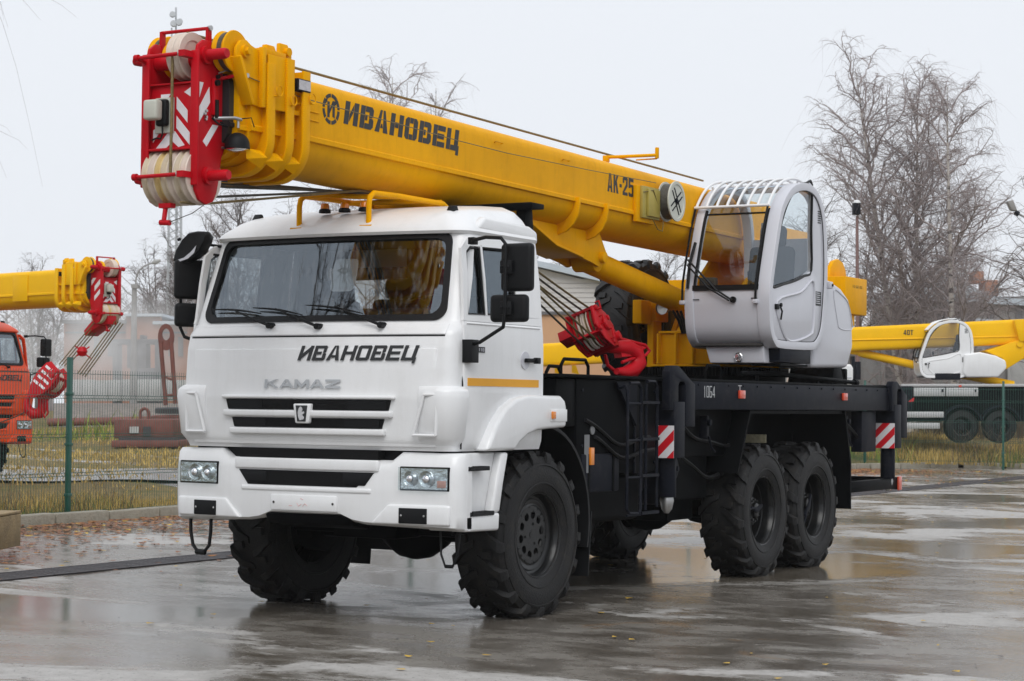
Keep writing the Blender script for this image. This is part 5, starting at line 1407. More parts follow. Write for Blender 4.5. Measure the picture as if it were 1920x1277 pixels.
# interior
mb = MB(); mb.box(.55,1.0,5.05,5.5,2.40,2.55); mb.obox((.78,5.48,2.85),(.46,.14,.60),(math.radians(-10),0,0)); mb.obox((.78,5.54,3.25),(.27,.12,.22),(math.radians(-8),0,0)); s1_ = build('cabin_seat', mb, M_seat, opc, bev=.05, seg=3)
mb = MB(); mb.box(.45,.60,4.7,5.5,2.3,2.62); mb.box(.98,1.08,4.85,5.4,2.3,2.56); mb.obox((.78,4.62,2.5),(.6,.22,.35),(math.radians(20),0,0)); mb.box(.42,1.1,4.45,5.7,2.13,2.16); mb.obox((.52,4.55,2.74),(.16,.10,.10)); build('console', mb, M_inter, opc, bev=.02)
mb = MB(); mb.tube([(.82,4.9,2.5),(.83,4.82,2.78)], .010, 6); mb.tube([(.83,4.82,2.78),(.832,4.81,2.86)], .022, 8); mb.tube([(1.0,5.0,2.55),(1.0,4.95,2.72)], .02, 8); build('control_lever', mb, M_plast, opc)
mb = MB(); mb.tube([(.46,4.62,2.2),(.46,4.62,3.3)] if 0 else [(.62,5.60,2.2),(.62,5.66,3.4)], .02, 6); mb.box(.45,.9,5.70,5.72,2.2,2.9); build('cabin_trim', mb, M_interl, opc)
# engine cowling behind the cabin
px = [(1545,520),(1560,527),(1578,540),(1592,560),(1598,590),(1600,650),(1590,690),(1525,690),(1525,640)]
cp = [tuple(at(u,v,x=1.17)[1:]) for u,v in px]
mb = MB(); mb.prism(cp, 'x', .40, 1.17); cwl = build('engine_cowling', mb, M_greyw, T, bev=.045, seg=4, smooth=50)
q4 = [tuple(at(u,v,x=1.172)[1:]) for u,v in ((1563,545),(1577,552),(1590,568),(1597,600),(1597,618),(1575,616),(1570,600))]
mb = MB(); mb.tube([(1.171,*p) for p in cr(q4,3)], .006, 5, closed=True); build('cowling_press', mb, M_greyw, cwl)
# ================================================================== ground
M_gnd = None
def ground_mat():
    m = bpy.data.materials.new('wet_concrete'); m.use_nodes = True; t = m.node_tree; n = t.nodes; L = t.links; b = n['Principled BSDF']
    tc = n.new('ShaderNodeTexCoord')
    def noise(scale, detail=8, rough=.6, dist=0., vec=None):
        z = n.new('ShaderNodeTexNoise'); z.inputs['Scale'].default_value = scale; z.inputs['Detail'].default_value = detail; z.inputs['Roughness'].default_value = rough; z.inputs['Distortion'].default_value = dist
        L.new(vec or tc.outputs['Object'], z.inputs['Vector']); return z.outputs['Fac']
    def rng(x, a, b2, c=0., d=1.):
        q = n.new('ShaderNodeMapRange'); q.interpolation_type = 'SMOOTHSTEP'
        for i, v in enumerate((a,b2,c,d)): q.inputs[i+1].default_value = v
        L.new(x, q.inputs[0]); return q.outputs[0]
    def mixc(f, a, b2):
        q = n.new('ShaderNodeMixRGB'); L.new(f, q.inputs[0])
        for i, v in ((1,a),(2,b2)):
            if isinstance(v, tuple): q.inputs[i].default_value = (*v,1)
            else: L.new(v, q.inputs[i])
        return q.outputs[0]
    mp = n.new('ShaderNodeMapping'); mp.inputs['Rotation'].default_value = (0,0,math.radians(62)); mp.inputs['Scale'].default_value = (.6,1.0,1)
    L.new(tc.outputs['Object'], mp.inputs[0]); vec = mp.outputs[0]
    big = noise(.42, 9, .6, 1.1, vec); fine = noise(9, 8, .7); mid = noise(2.2, 8, .65, .3, vec)
    # three states of the surface: standing puddle, damp film, drier patch; all with ragged edges
    def mixn(x, y, k):
        q = n.new('ShaderNodeMix'); q.data_type = 'FLOAT'; q.inputs[0].default_value = k; L.new(x, q.inputs[2]); L.new(y, q.inputs[3]); return q.outputs[0]
    ragged = noise(6.5, 9, .72, .4)
    wetm = mixn(big, ragged, .16); wet = rng(wetm, .56, .505)        # 1 = damp or wet
    pud = rng(mixn(noise(.33, 6, .55, .7, vec), ragged, .12), .485, .57)   # 1 = standing water
    base = mixc(rng(mid, .35, .7), (.125,.108,.089), (.222,.205,.182))
    dryc = mixc(rng(fine, .3, .7), (.33,.315,.295), (.43,.415,.395))
    rust = rng(noise(.8, 6, .6, 1.2), .63, .72); base = mixc(rust, base, (.21,.15,.10))
    col = mixc(wet, dryc, base)
    col = mixc(pud, col, mixc(rng(mid, .3, .7), (.10,.083,.062), (.15,.132,.108)))
    spk = rng(noise(42, 3, .6), .62, .67); col = mixc(spk, col, (.05,.045,.04))
    spk2 = rng(noise(17, 4, .7), .66, .70); col = mixc(spk2, col, (.34,.31,.27))
    L.new(col, b.inputs['Base Color'])
    rr = rng(mid, .36, .68, .12, .38)
    def mixf(f, x, y):
        q = n.new('ShaderNodeMix'); q.data_type = 'FLOAT'; L.new(f, q.inputs[0])
        for i, v in ((2,x),(3,y)):
            if isinstance(v, float): q.inputs[i].default_value = v
            else: L.new(v, q.inputs[i])
        return q.outputs[0]
    L.new(mixf(pud, mixf(wet, .5, rr), .13), b.inputs['Roughness']); b.inputs['IOR'].default_value = 1.42
    hm = n.new('ShaderNodeMath'); hm.operation = 'MULTIPLY'; L.new(mixn(fine, noise(55, 4, .7), .5), hm.inputs[0]); L.new(mixf(pud, mixf(wet, 1.0, .55), .02), hm.inputs[1])
    bp = n.new('ShaderNodeBump'); bp.inputs['Strength'].default_value = .5; bp.inputs['Distance'].default_value = .006
    L.new(hm.outputs[0], bp.inputs['Height']); L.new(bp.outputs[0], b.inputs['Normal'])
    return m
M_gnd = ground_mat()
mb = MB(); mb.add([(-260,-260,0),(260,-260,0),(260,260,0),(-260,260,0)], [(0,1,2,3)])
structure(build('ground', mb, M_gnd, smooth=0))
# ================================================================== yard edge, verge, fence
M_conc = pbr('kerb_concrete', (.30,.275,.22), .75, var=.22, scale=3, dirt=(.14,.13,.09), dirt_amt=.7, bump=.6, bscale=50)
M_concl = pbr('pale_concrete', (.42,.42,.41), .8, var=.12, scale=1.2, dirt=(.22,.21,.2), dirt_amt=.6, bump=.4, bscale=20)
M_green = pbr('fence_green', (.012,.085,.062), .4, coat=.2, var=.1)
M_iron = pbr('cast_iron', (.045,.04,.045), .5, metal=.3, var=.3, scale=10, dirt=(.12,.08,.06), dirt_amt=.4)
M_rust = pbr('red_oxide', (.17,.055,.042), .65, var=.3, scale=2, dirt=(.10,.05,.04), dirt_amt=.6, bump=.3, bscale=30)
M_wood = pbr('weathered_wood', (.30,.215,.105), .7, var=.25, scale=4, dirt=(.12,.08,.045), dirt_amt=.7, bump=.5, bscale=40)

def hgt(x, y):
    """the land beyond the fence rises a little towards the parked crane"""
    t = min(1, max(0, (y-34)/10)); t = t*t*(3-2*t)
    return .012 + .5*t*min(1, max(0, (-6.0-x)/4))
def verge_mat():
    m = bpy.data.materials.new('autumn_verge'); m.use_nodes = True; t = m.node_tree; n = t.nodes; L = t.links; b = n['Principled BSDF']; b.inputs['Roughness'].default_value = .9; b.inputs['Specular IOR Level'].default_value = .15
    tc = n.new('ShaderNodeTexCoord'); col = None
    def nz(s, d=8): 
        z = n.new('ShaderNodeTexNoise'); z.inputs['Scale'].default_value = s; z.inputs['Detail'].default_value = d; z.inputs['Roughness'].default_value = .7; L.new(tc.outputs['Object'], z.inputs['Vector']); return z.outputs['Fac']
    r = n.new('ShaderNodeValToRGB'); e = r.color_ramp.elements; e[0].position = .3; e[0].color = (.13,.095,.045,1); e[1].position = .75; e[1].color = (.30,.21,.06,1)
    q = e.new(.5); q.color = (.17,.13,.055,1); q = e.new(.62); q.color = (.085,.095,.03,1); L.new(nz(.35), r.inputs['Fac'])
    r2 = n.new('ShaderNodeValToRGB'); r2.color_ramp.elements[0].color = (.6,.6,.6,1); r2.color_ramp.elements[0].position = .35; r2.color_ramp.elements[1].color = (1.6,1.55,1.4,1); r2.color_ramp.elements[1].position = .7; L.new(nz(7), r2.inputs['Fac'])
    mu = n.new('ShaderNodeMixRGB'); mu.blend_type = 'MULTIPLY'; mu.inputs[0].default_value = 1; L.new(r.outputs[0], mu.inputs[1]); L.new(r2.outputs[0], mu.inputs[2]); L.new(mu.outputs[0], b.inputs['Base Color'])
    return m
M_verge = verge_mat()
P0_, P1_, P2_ = (-9.22, 36.6), tuple(at(1800,874,z=0)[:2]), tuple(at(1960,879,z=0)[:2])
edge = [(-9.22,-120),(-9.22,36.6),(-7.6,39.4),(-5.5,40.2),(30,52),(120,86)]
mb = MB()
# rows of the verge sheet from the edge outwards
cols = []
def edge_x(y):
    return float(np.interp(y, [p[1] for p in edge], [p[0] for p in edge]))
ys = list(np.linspace(-60,30,46)) + list(np.linspace(31,86,56)); ofs = [0,.6,1.5,3,5,8,12,18,26,36,50,70,100,150,200]
rows = []
for y in ys: rows.append([(edge_x(y)-o, y+o*.25, hgt(edge_x(y)-o, y+o*.25) + (.0 if o < .1 else .03*math.sin(y*1.7+o)*min(1,o/6))) for o in ofs])
mb.loft(rows, False, False)
far = [[(edge_x(86)+0-o, 86+o*.25, hgt(edge_x(86)-o, 86+o*.25)) for o in ofs], [(edge_x(86)-o, 255, .5) for o in ofs]]
mb.loft(far, False, False)
structure(build('grass_verge', mb, M_verge, smooth=60))
# kerb of separate stones
kr = bpy.data.objects.new('kerb', None); COL.objects.link(kr); kr['kind'] = 'structure'
def kerb_run(a, b, skip=()):
    a, b = Vector((*a,0)), Vector((*b,0)); L_ = (b-a).length; n = int(L_/1.0); ang = math.atan2(b.y-a.y, b.x-a.x)
    global ME_kerb
    for k in range(n):
        p = a+(b-a)*((k+.5)/n); s_ = bpy.data.objects.new('kerb_stone', ME_kerb); COL.objects.link(s_); s_.parent = kr
        s_.location = (p.x, p.y, rnd.uniform(-.008,.006)); s_.rotation_euler = (0, rnd.uniform(-.02,.02), ang+rnd.uniform(-.006,.006))
t0 = build('kerb_stone', MB().box(-.492,.492,-.09,.09,-.1,.135), M_conc, None, bev=.018, seg=2); ME_kerb = t0.data; bpy.data.objects.remove(t0)
kerb_run((-9.12,-4),(-9.12,36.5)); kerb_run((-9.1,36.6),(-7.6,39.25)); kerb_run((-7.5,39.3),(-5.4,40.05)); kerb_run((-5.4,40.05),(6,43.9))
# drainage channel with cast gratings
dc = bpy.data.objects.new('drain_channel', None); COL.objects.link(dc); dc['kind'] = 'structure'
mb = MB(); mb.box(-.26,.26,-.5,-.487,-.03,.008); mb.box(-.26,.26,.487,.5,-.03,.008); mb.box(-.26,-.235,-.5,.5,-.03,.010); mb.box(.235,.26,-.5,.5,-.03,.010)
for k in range(9): mb.box(-.235+.052*k+.012,-.235+.052*k+.040,-.487,.487,-.02,.007)
for k in range(-1,2): mb.box(-.235,.235,k*.25-.012,k*.25+.012,-.02,.006)
t0 = build('drain_grate', mb, M_iron, None, smooth=0); ME_gr = t0.data; bpy.data.objects.remove(t0)
da, db = Vector((-4.27,-2.5,0)), Vector((-4.02,38,0)); L_ = (db-da).length; n = int(L_/1.0)
for k in range(n):
    p = da+(db-da)*((k+.5)/n); s_ = bpy.data.objects.new('drain_grate', ME_gr); COL.objects.link(s_); s_.parent = dc; s_.location = (p.x,p.y,.004+rnd.uniform(0,.002)); s_.rotation_euler = (0,0,math.atan2(db.y-da.y,db.x-da.x)-math.pi/2)
mb = MB(); mb.box(-.25,.25,0,L_,.002,.0035); mb.xf(Matrix.Translation(da) @ Matrix.Rotation(math.atan2(db.y-da.y,db.x-da.x)-math.pi/2,4,'Z')); o = build('channel_bed', mb, M_ink, None, smooth=0); o.parent = dc

# welded mesh fence
def panel_mesh(Lp, H=1.93):
    P = []; R = []
    zs = np.array([.08,.30,.55,.58,.61,1.05,1.08,1.11,1.55,1.58,1.61,1.90,H]); yo = np.array([0,0,0,.035,0,0,.035,0,0,.035,0,0,0])
    n = int(Lp/.05)
    for k in range(n+1):
        x = -Lp/2+.02+(Lp-.04)*k/n; P.append(np.stack([np.full(13,x), yo, zs+ (.0)], 1)); R.append(np.full(13,.0031))
    v, f = tubes(np.array(P), np.array(R), 3)
    for z in (.10,.56,.60,1.06,1.10,1.56,1.60,1.88):
        q = np.array([[[-Lp/2,.006,z],[Lp/2,.006,z]]]); v2, f2 = tubes(q, np.full((1,2),.0036), 4); f = f + [tuple(i+len(v) for i in g) for g in f2]; v = v + v2
    mb = MB(); mb.v = v; mb.f = f; return mb
def tubes(P, R, ns=3):
    """P (N,K,3), R (N,K): thin tubes, vectorised"""
    N, K, _ = P.shape
    T_ = np.empty_like(P); T_[:,1:-1] = P[:,2:]-P[:,:-2]; T_[:,0] = P[:,1]-P[:,0]; T_[:,-1] = P[:,-1]-P[:,-2]
    T_ /= np.linalg.norm(T_, axis=2, keepdims=True)+1e-9
    ref = np.where(np.abs(T_[...,2:3]) > .9, np.array([1.,0,0]), np.array([0,0,1.]))
    A = np.cross(T_, ref); A /= np.linalg.norm(A, axis=2, keepdims=True)+1e-9; B_ = np.cross(T_, A)
    ang = 2*np.pi*np.arange(ns)/ns
    V = P[:,:,None,:] + (A[:,:,None,:]*np.cos(ang)[None,None,:,None] + B_[:,:,None,:]*np.sin(ang)[None,None,:,None])*R[:,:,None,None]
    idx = np.arange(N*K*ns).reshape(N,K,ns); nx = np.roll(idx,-1,axis=2)
    F_ = np.stack([idx[:,:-1], nx[:,:-1], nx[:,1:], idx[:,1:]], -1).reshape(-1,4)
    return V.reshape(-1,3).tolist(), [tuple(r) for r in F_.tolist()]
def npmesh(name, V, F_, mat, smooth=False):
    me = bpy.data.meshes.new(name); V = np.asarray(V, dtype=np.float32); F_ = np.asarray(F_, dtype=np.int32)
    k = F_.shape[1]
    me.vertices.add(len(V)); me.vertices.foreach_set('co', V.ravel()); me.loops.add(F_.size); me.loops.foreach_set('vertex_index', F_.ravel())
    me.polygons.add(len(F_)); me.polygons.foreach_set('loop_start', np.arange(0, F_.size, k, dtype=np.int32)); 
    me.update(calc_edges=True); me.validate(); me.materials.append(mat)
    if smooth: me.shade_smooth()
    return me
def mkfence(label, pts, loc):
    fn = thing('mesh_fence', label, 'fence', loc)
    return fn
t0 = build('fence_panel', panel_mesh(2.70), M_green, None, smooth=0, weld=False, fixn=False); ME_fp = t0.data; bpy.data.objects.remove(t0)
mb = MB(); mb.box(-.03,.03,-.03,.03,-.1,2.08); mb.box(-.033,.033,-.033,.033,2.08,2.09)
for z in (.3,.95,1.6): mb.box(-.04,.04,-.038,.038,z,z+.04)
t0 = build('fence_post', mb, M_green, None, bev=.004); ME_po = t0.data; bpy.data.objects.remove(t0)
def run_fence(fn, p, q, step, zf, hs=1.0):
    p, q = Vector((*p,0)), Vector((*q,0)); n = round((q-p).length/step); ang = math.atan2(q.y-p.y,q.x-p.x)
    for k in range(n+1):
        c = p+(q-p)*k/n; o = bpy.data.objects.new('fence_post', ME_po); COL.objects.link(o); o.location = (c.x,c.y,zf(c.x,c.y)); o.rotation_euler = (0,0,ang); o.scale = (1,1,hs); attach(o, fn)
        if k < n:
            c = p+(q-p)*(k+.5)/n; o = bpy.data.objects.new('mesh_panel', ME_fp); COL.objects.link(o); o.location = (c.x,c.y,zf(c.x,c.y)); o.rotation_euler = (0,0,ang); o.scale = ((q-p).length/n/2.75,1,hs); attach(o, fn)
fn = thing('mesh_fence', 'long green welded mesh fence on square posts along the kerb behind the crane', 'fence', (-9.38,6.7,0))
run_fence(fn, (-9.38,6.72-2.76*5),(-9.38,6.72+2.76*11), 2.76, lambda x,y: .02)
fr_a = (-9.38,6.72+2.76*11); fr_b = tuple(at(1881,868,d=51.5)[:2])
fn2 = thing('mesh_fence', 'short green mesh fence turning the corner before the parked yellow crane', 'fence', (*fr_b,0))
v_ = (Vector(fr_b)-Vector(fr_a)); run_fence(fn2, fr_a, (fr_a[0]+v_.x*3, fr_a[1]+v_.y*3), v_.length/round(v_.length/2.8), lambda x,y: .10, 1.04)

# crate at the left edge
cr_ = thing('wooden_block', 'weathered wooden block on dark feet at the near edge of the wet yard', 'wooden block', (-5.9,1.3,0))
Rz = Matrix.Translation((-6.10,1.42,0)) @ Matrix.Rotation(math.radians(26),4,'Z')
mb = MB(); mb.box(-.50,.50,-.55,-.49,.10,.42); mb.xf(Rz); build('front_board', mb, M_wood, cr_, bev=.01)
mb = MB(); mb.box(.44,.50,-.485,.55,.10,.42); mb.xf(Rz); build('side_board', mb, M_wood, cr_, bev=.01)
mb = MB(); mb.box(-.5,.5,-.55,.55,.423,.45); mb.xf(Rz); build('top_board', mb, M_wood, cr_, bev=.008)
mb = MB(); mb.box(.22,.44,-.50,-.28,.004,.10); mb.xf(Rz); build('foot', mb, M_ink, cr_, bev=.01)
mb = MB(); mb.box(-.42,-.2,-.45,-.2,.004,.10); mb.xf(Rz); build('foot', mb, M_ink, cr_, bev=.01)

# ---------------------------------------------------------------- grass, weeds, leaves
rg = np.random.default_rng(3)
def blades(name, X, Y, Z, h, w, lean, mat):
    N = len(X); a = rg.uniform(0,2*np.pi,N); hh = h*rg.uniform(.35,1.25,N)*(.75+.35*np.sin(X*.9+2*np.sin(Y*.7))+.25*np.sin(Y*2.1+X)); ww = w*rg.uniform(.6,1.3,N)
    b = np.stack([X,Y,Z],1); d = np.stack([np.cos(a),np.sin(a),np.zeros(N)],1); la = rg.uniform(0,2*np.pi,N); ln = np.stack([np.cos(la),np.sin(la),np.zeros(N)],1)*(lean*hh*rg.uniform(.3,1.3,N))[:,None]
    up = np.zeros((N,3)); up[:,2] = hh
    V = np.stack([b-d*ww[:,None], b+d*ww[:,None], b+up*.55+ln*.35+d*ww[:,None]*.7, b+up*.55+ln*.35-d*ww[:,None]*.7, b+up+ln, b+up+ln*1.02+d*.001],1).reshape(-1,3)
    i = np.arange(N)*6; F_ = np.concatenate([np.stack([i,i+1,i+2,i+3],1), np.stack([i+3,i+2,i+5,i+4],1)])
    o = bpy.data.objects.new(name, npmesh(name, V, F_, mat)); COL.objects.link(o); return o
def leafmat(name, c, tr=.25):
    m = pbr(name, c, .7, var=.45, scale=.9); return m
M_straw = leafmat('straw_grass', (.46,.32,.09)); M_gr = leafmat('green_grass', (.13,.16,.03)); M_brw = leafmat('brown_weed', (.11,.07,.04)); M_yg = leafmat('yellow_leaf', (.45,.30,.03)); M_lime = leafmat('lime_weed', (.20,.25,.03))
def strip(n, x0, x1, y0, y1): 
    X = rg.uniform(x0,x1,n); Y = rg.uniform(y0,y1,n); return X, Y
def clump(X, Y, s, th):
    rc_ = np.random.default_rng(int(abs(s)*1000)+len(X)); f = rc_.normal(0,.45,len(X))
    for k_ in range(7):
        a_, w_, p_ = rc_.uniform(0,6.28), s*rc_.uniform(.5,3.2), rc_.uniform(0,6.28); f = f+.5*np.sin((X*math.cos(a_)+Y*math.sin(a_))*w_+p_+.8*np.sin(Y*w_*.6+p_))
    k = f > th; return X[k], Y[k]
def zz_(X, Y): return np.array([hgt(a,b) for a,b in zip(X,Y)])
def gr(nm, label, n, box, h, w, lean, mat, s=.9, th=-.2):
    X, Y = clump(*strip(n, *box), s, th); o = blades(nm, X, Y, zz_(X,Y), h, w, lean, mat); o['kind'] = 'stuff'; o['label'] = label; o['category'] = 'grass'; return o
gr('dry_grass', 'tall straw coloured grass along the foot of the long mesh fence', 34000, (-11.8,-9.3,2,37), .25, .005, .6, M_straw, .9, -.6)
gr('green_grass', 'green and olive grass tufts at the foot of the long mesh fence', 16000, (-11.6,-9.25,2,37), .18, .005, .7, M_gr, 1.3, .2)
gr('brown_weeds', 'brown withered weed stalks behind the kerb of the yard', 7000, (-10.8,-9.3,2,37), .40, .004, .3, M_brw, 1.1, .3)
gr('field_grass', 'yellowed field of grass around the orange truck and the rusty blocks', 48000, (-42,-12.5,14,62), .16, .016, .8, M_straw, .25, -.5)
gr('field_weeds', 'fresh green weeds in the field beyond the mesh fence', 9000, (-46,-28,38,66), .75, .03, .6, M_lime, .16, .7)
# right-hand verge in front of the parked crane
def along(n, a, b, w0, w1):
    t = rg.uniform(0,1,n); o = rg.uniform(w0,w1,n); a = np.array(a); b = np.array(b); d = (b-a)/np.linalg.norm(b-a); nn_ = np.array([-d[1],d[0]]); p = a+(b-a)*t[:,None]+nn_*o[:,None]; return p[:,0], p[:,1]
for nm, lab, n, h, w, mat, w0, w1, s, th in (('verge_straw','straw coloured grass on the bank below the parked yellow crane',17000,.36,.010,M_straw,.2,7,.8,-.4), ('verge_green','green grass on the bank below the parked yellow crane',9500,.36,.010,M_gr,.2,4.5,.6,.3), ('verge_weeds','tall brown dead weeds on the bank behind the outrigger',3000,.75,.006,M_brw,.3,3.5,.5,.2), ('verge_lime','yellow green young weeds by the corner of the kerb',1500,.7,.012,M_lime,.2,3,.9,.9)):
    X1, Y1 = along(n//2, (-9.3,27),(-9.3,36.6), w0, w1); X2, Y2 = along(n, (-9.3,36.6),(-1,43.5), w0, w1)
    X, Y = clump(np.r_[X1,X2], np.r_[Y1,Y2], s, th); o = blades(nm, X, Y, zz_(X,Y), h, w, .5, mat); o['kind'] = 'stuff'; o['label'] = lab; o['category'] = 'grass'
# fallen leaves
def leaves(name, X, Y, s, mat, z0=.006):
    N = len(X); a = rg.uniform(0,2*np.pi,N); ss = s*rg.uniform(.6,1.4,N); t = rg.uniform(-.5,.5,(N,2))
    loc = np.array([(-1,0),(-.35,.5),(.4,.42),(1,0),(.4,-.42),(-.35,-.5)]); V = []
    ca, sa = np.cos(a), np.sin(a)
    px = loc[None,:,0]*ss[:,None]; py = loc[None,:,1]*ss[:,None]
    x = X[:,None]+px*ca[:,None]-py*sa[:,None]; y = Y[:,None]+px*sa[:,None]+py*ca[:,None]
    z = z0+np.abs(px*t[:,:1]+py*t[:,1:])*.6+rg.uniform(0,.006,N)[:,None]
    V = np.stack([x,y,z],2).reshape(-1,3); i = np.arange(N)*6; F_ = np.concatenate([np.stack([i,i+1,i+2,i+3],1), np.stack([i,i+3,i+4,i+5],1)])
    o = bpy.data.objects.new(name, npmesh(name, V, F_, mat)); COL.objects.link(o); o['kind'] = 'stuff'; return o
M_l1 = leafmat('brown_leaf', (.22,.085,.035)); M_l2 = leafmat('russet_leaf', (.33,.14,.04)); M_l3 = leafmat('yellow_leaf_litter', (.52,.33,.04))
for nm, mat, n, lab in (('brown_leaves',M_l1,7000,'brown fallen leaves strewn along the kerb'),('russet_leaves',M_l2,4200,'russet fallen leaves strewn along the kerb'),('yellow_leaves',M_l3,700,'bright yellow fallen leaves strewn along the kerb')):
    d = rg.exponential(1.15, n); X = -9.0+d; Y = rg.uniform(-2,36,n); k = X < -3.2+rg.normal(0,.6,n); o = leaves(nm, X[k], Y[k], .046, mat); o['label'] = lab; o['category'] = 'leaves'
X = rg.uniform(-7,8,260); Y = rg.uniform(-6,30,260); o = leaves('scattered_leaves', X, Y, .028, M_l3); o['label'] = 'few small leaves and bits scattered over the open wet concrete'; o['category'] = 'leaves'
X = rg.uniform(-8,9,700); Y = rg.uniform(-7,36,700); o = leaves('grit', X, Y, .016, M_ink); o['label'] = 'dark grit and bits of twig on the wet concrete'; o['category'] = 'grit'
# worn path beyond the fence
M_path = pbr('muddy_path', (.19,.175,.16), .25, var=.3, scale=1.5, dirt=(.10,.085,.07), dirt_amt=.7, rvar=.2)
pts = [(at(u,906+2*math.sin(u*.02),z=.0), at(u,884+2*math.sin(u*.015),z=.0)) for u in range(-300,460,40)]
mb = MB(); mb.loft([[(a[0],a[1],.055),(b[0],b[1],.055)] for a,b in pts], False, False); structure(build('muddy_path', mb, M_path, smooth=0))
# ================================================================== the other cranes
M_orange = pbr('orange_paint', (.80,.07,.003), .36, coat=.15, spec=.35, var=.04)
M_ylw2 = pbr('bright_yellow', (.90,.50,.003), .42, coat=.03, spec=.12, var=.04)
kids = kid_map()
def set_mat(o, m):
    if o.material_slots:
        o.material_slots[0].link = 'OBJECT'; o.material_slots[0].material = m
SKIP = ('hoist_rope','signal_cable','deck_handrail','ladder','spare_wheel','wheel_holder','hydraulic_hose','number_plate','sticker','lettering_none','reflective_stripe','cable_reel','reel_flange','reel_mount','rope_guide')
def copy_truck(root, f, origin, swap, label, shift=0.):
    c = root.copy(); COL.objects.link(c); c['label'] = label
    # forward -y of the source is turned to direction f (world xy)
    a = math.atan2(f[1], f[0]) - math.atan2(-1, 0)
    c.matrix_basis = Matrix.Translation(origin) @ Matrix.Rotation(a,4,'Z') @ Matrix.Translation(root.location)
    def rec(src, dst):
        for k in kids.get(src.name, []):
            base = k.name.split('.')[0]
            if base in SKIP: continue
            inv_ = k.matrix_parent_inverse.copy(); d = k.copy(); COL.objects.link(d); d.parent = dst; d.matrix_parent_inverse = inv_
            if k.material_slots and k.material_slots[0].material in swap: set_mat(d, swap[k.material_slots[0].material])
            if src is root and base in ('boom','boom_collar','boom_head','inner_section'): d.matrix_basis = Matrix.Translation((0,-shift,0)) @ d.matrix_basis
            rec(k, d)
    rec(root, c); return c
D_ = 37.6; gx = at(60,838,d=D_); rx, wx = CR[:2]/np.linalg.norm(CR[:2]), CW[:2]/np.linalg.norm(CW[:2])
fa, fbk = .80, .60; fw_ = rx*fa - wx*fbk; xw_ = rx*fbk + wx*fa     # forward and its left side
org = gx[:2] - xw_*1.20 + fw_*(-1.24)
OT = copy_truck(T, fw_, (org[0],org[1],.04), {M_white: M_orange, M_yel: M_ylw2, M_greyw: M_white, M_logo: M_interl}, 'orange-cabbed mobile crane with a yellow boom behind the mesh fence, only its front in view', 1.80)
MT = OT.matrix_basis @ Matrix.Translation(-T.location)
# white bars on the far-side plate that faces us here
W_ = lambda x,y,z: MT @ Vector((x,y,z))
mb = MB()
for q in ([(-2.84,3.60),(-2.70,3.48),(-2.70,3.39),(-2.84,3.51)],[(-2.84,3.43),(-2.70,3.31),(-2.70,3.23),(-2.84,3.35)],[(-2.74,3.62),(-2.66,3.62),(-2.62,3.58),(-2.62,3.49)]): mb.prism([(y-1.80,z) for y,z in q], 'x', -.2115, -.209)
for p in range(1): pass
o = build('warning_stripe', mb, M_decalw, None, smooth=0); o.parent = OT; o.matrix_parent_inverse = Matrix.Translation(-T.location)
mb = MB(); mb.box(-.345,-.333,-2.9,-2.5,3.25,3.72); o = build('boom_plate', mb, M_ylw2, None, bev=.004); o.parent = OT; o.matrix_parent_inverse = Matrix.Translation(-T.location)
mb = MB(); mb.box(-.10,.10,-4.73,-4.30,2.82,2.98); mb.prism([(-4.56,2.80),(-4.20,2.62),(-4.16,2.72),(-4.48,2.98)], 'x', -.15, .15); o = build('becket', mb, M_red, None, bev=.02); o.parent = OT; o.matrix_parent_inverse = Matrix.Translation(-T.location)
# its ropes and hook block tied to the bumper
def vec(u,v,d): return Vector(at(u,v,d=d))
dh = float((np.array(W_(0,-4.55,3.0))-CAM)@CW)
c_blk = vec(97,716,dh+.15)
up_ = (vec(196,598,dh)-vec(97,716,dh+.15)).normalized(); axl = Vector((xw_[0],xw_[1],0)); axl = (axl-up_*axl.dot(up_)).normalized(); nrm = up_.cross(axl)
M2 = Matrix(((axl.x,nrm.x,up_.x,c_blk.x),(axl.y,nrm.y,up_.y,c_blk.y),(axl.z,nrm.z,up_.z,c_blk.z),(0,0,0,1)))
H2 = HK.copy(); COL.objects.link(H2); H2['label'] = 'red hook block with white bars hanging taut from the orange crane'
H2.matrix_basis = M2 @ HM.inverted() @ Matrix.Translation(HK.location)
for k in kids.get(HK.name, []):
    if k.name.split('.')[0] in ('hook','safety_latch','shackle'): continue
    inv_ = k.matrix_parent_inverse.copy(); d = k.copy(); COL.objects.link(d); d.parent = H2; d.matrix_parent_inverse = inv_
HL = lambda x,y,z: M2 @ Vector((x,y,z))
def add_part(mb, nm, mat, **kw):
    o = build(nm, mb, mat, None, **kw); o.parent = H2; o.matrix_parent_inverse = H2.matrix_basis.inverted(); return o
mb = MB(); pl2 = [(-.19,.22),(-.13,.30),(.13,.30),(.19,.22),(.22,.0),(.19,-.16),(.07,-.40),(-.07,-.40),(-.19,-.16),(-.22,.0)]
mb.prism(pl2, 'x', -.215, -.19); mb.xf(M2); sp2 = add_part(mb, 'side_plate', M_red, bev=.006)
mb = MB()
for z in (.20,.09,-.02,-.13):
    mb.prism([(-.15,z),(.0,z-.015),(.0,z+.03),(-.15,z+.045)], 'x', -.219, -.2155); mb.prism([(.03,z-.03),(.15,z-.045),(.15,z),(.03,z+.015)], 'x', -.219, -.2155)
mb.xf(M2); add_part(mb, 'warning_stripe', M_decalw, smooth=0)
hk = [vec(u,v,dh+.2) for u,v in ((77,738),(79,752),(80,764),(74,775),(62,776),(53,768),(50,755),(54,742))]
mb = MB(); mb.tube(hk, [.07,.075,.09,.10,.10,.085,.06,.03], 12); add_part(mb, 'hook', M_red, smooth=60)
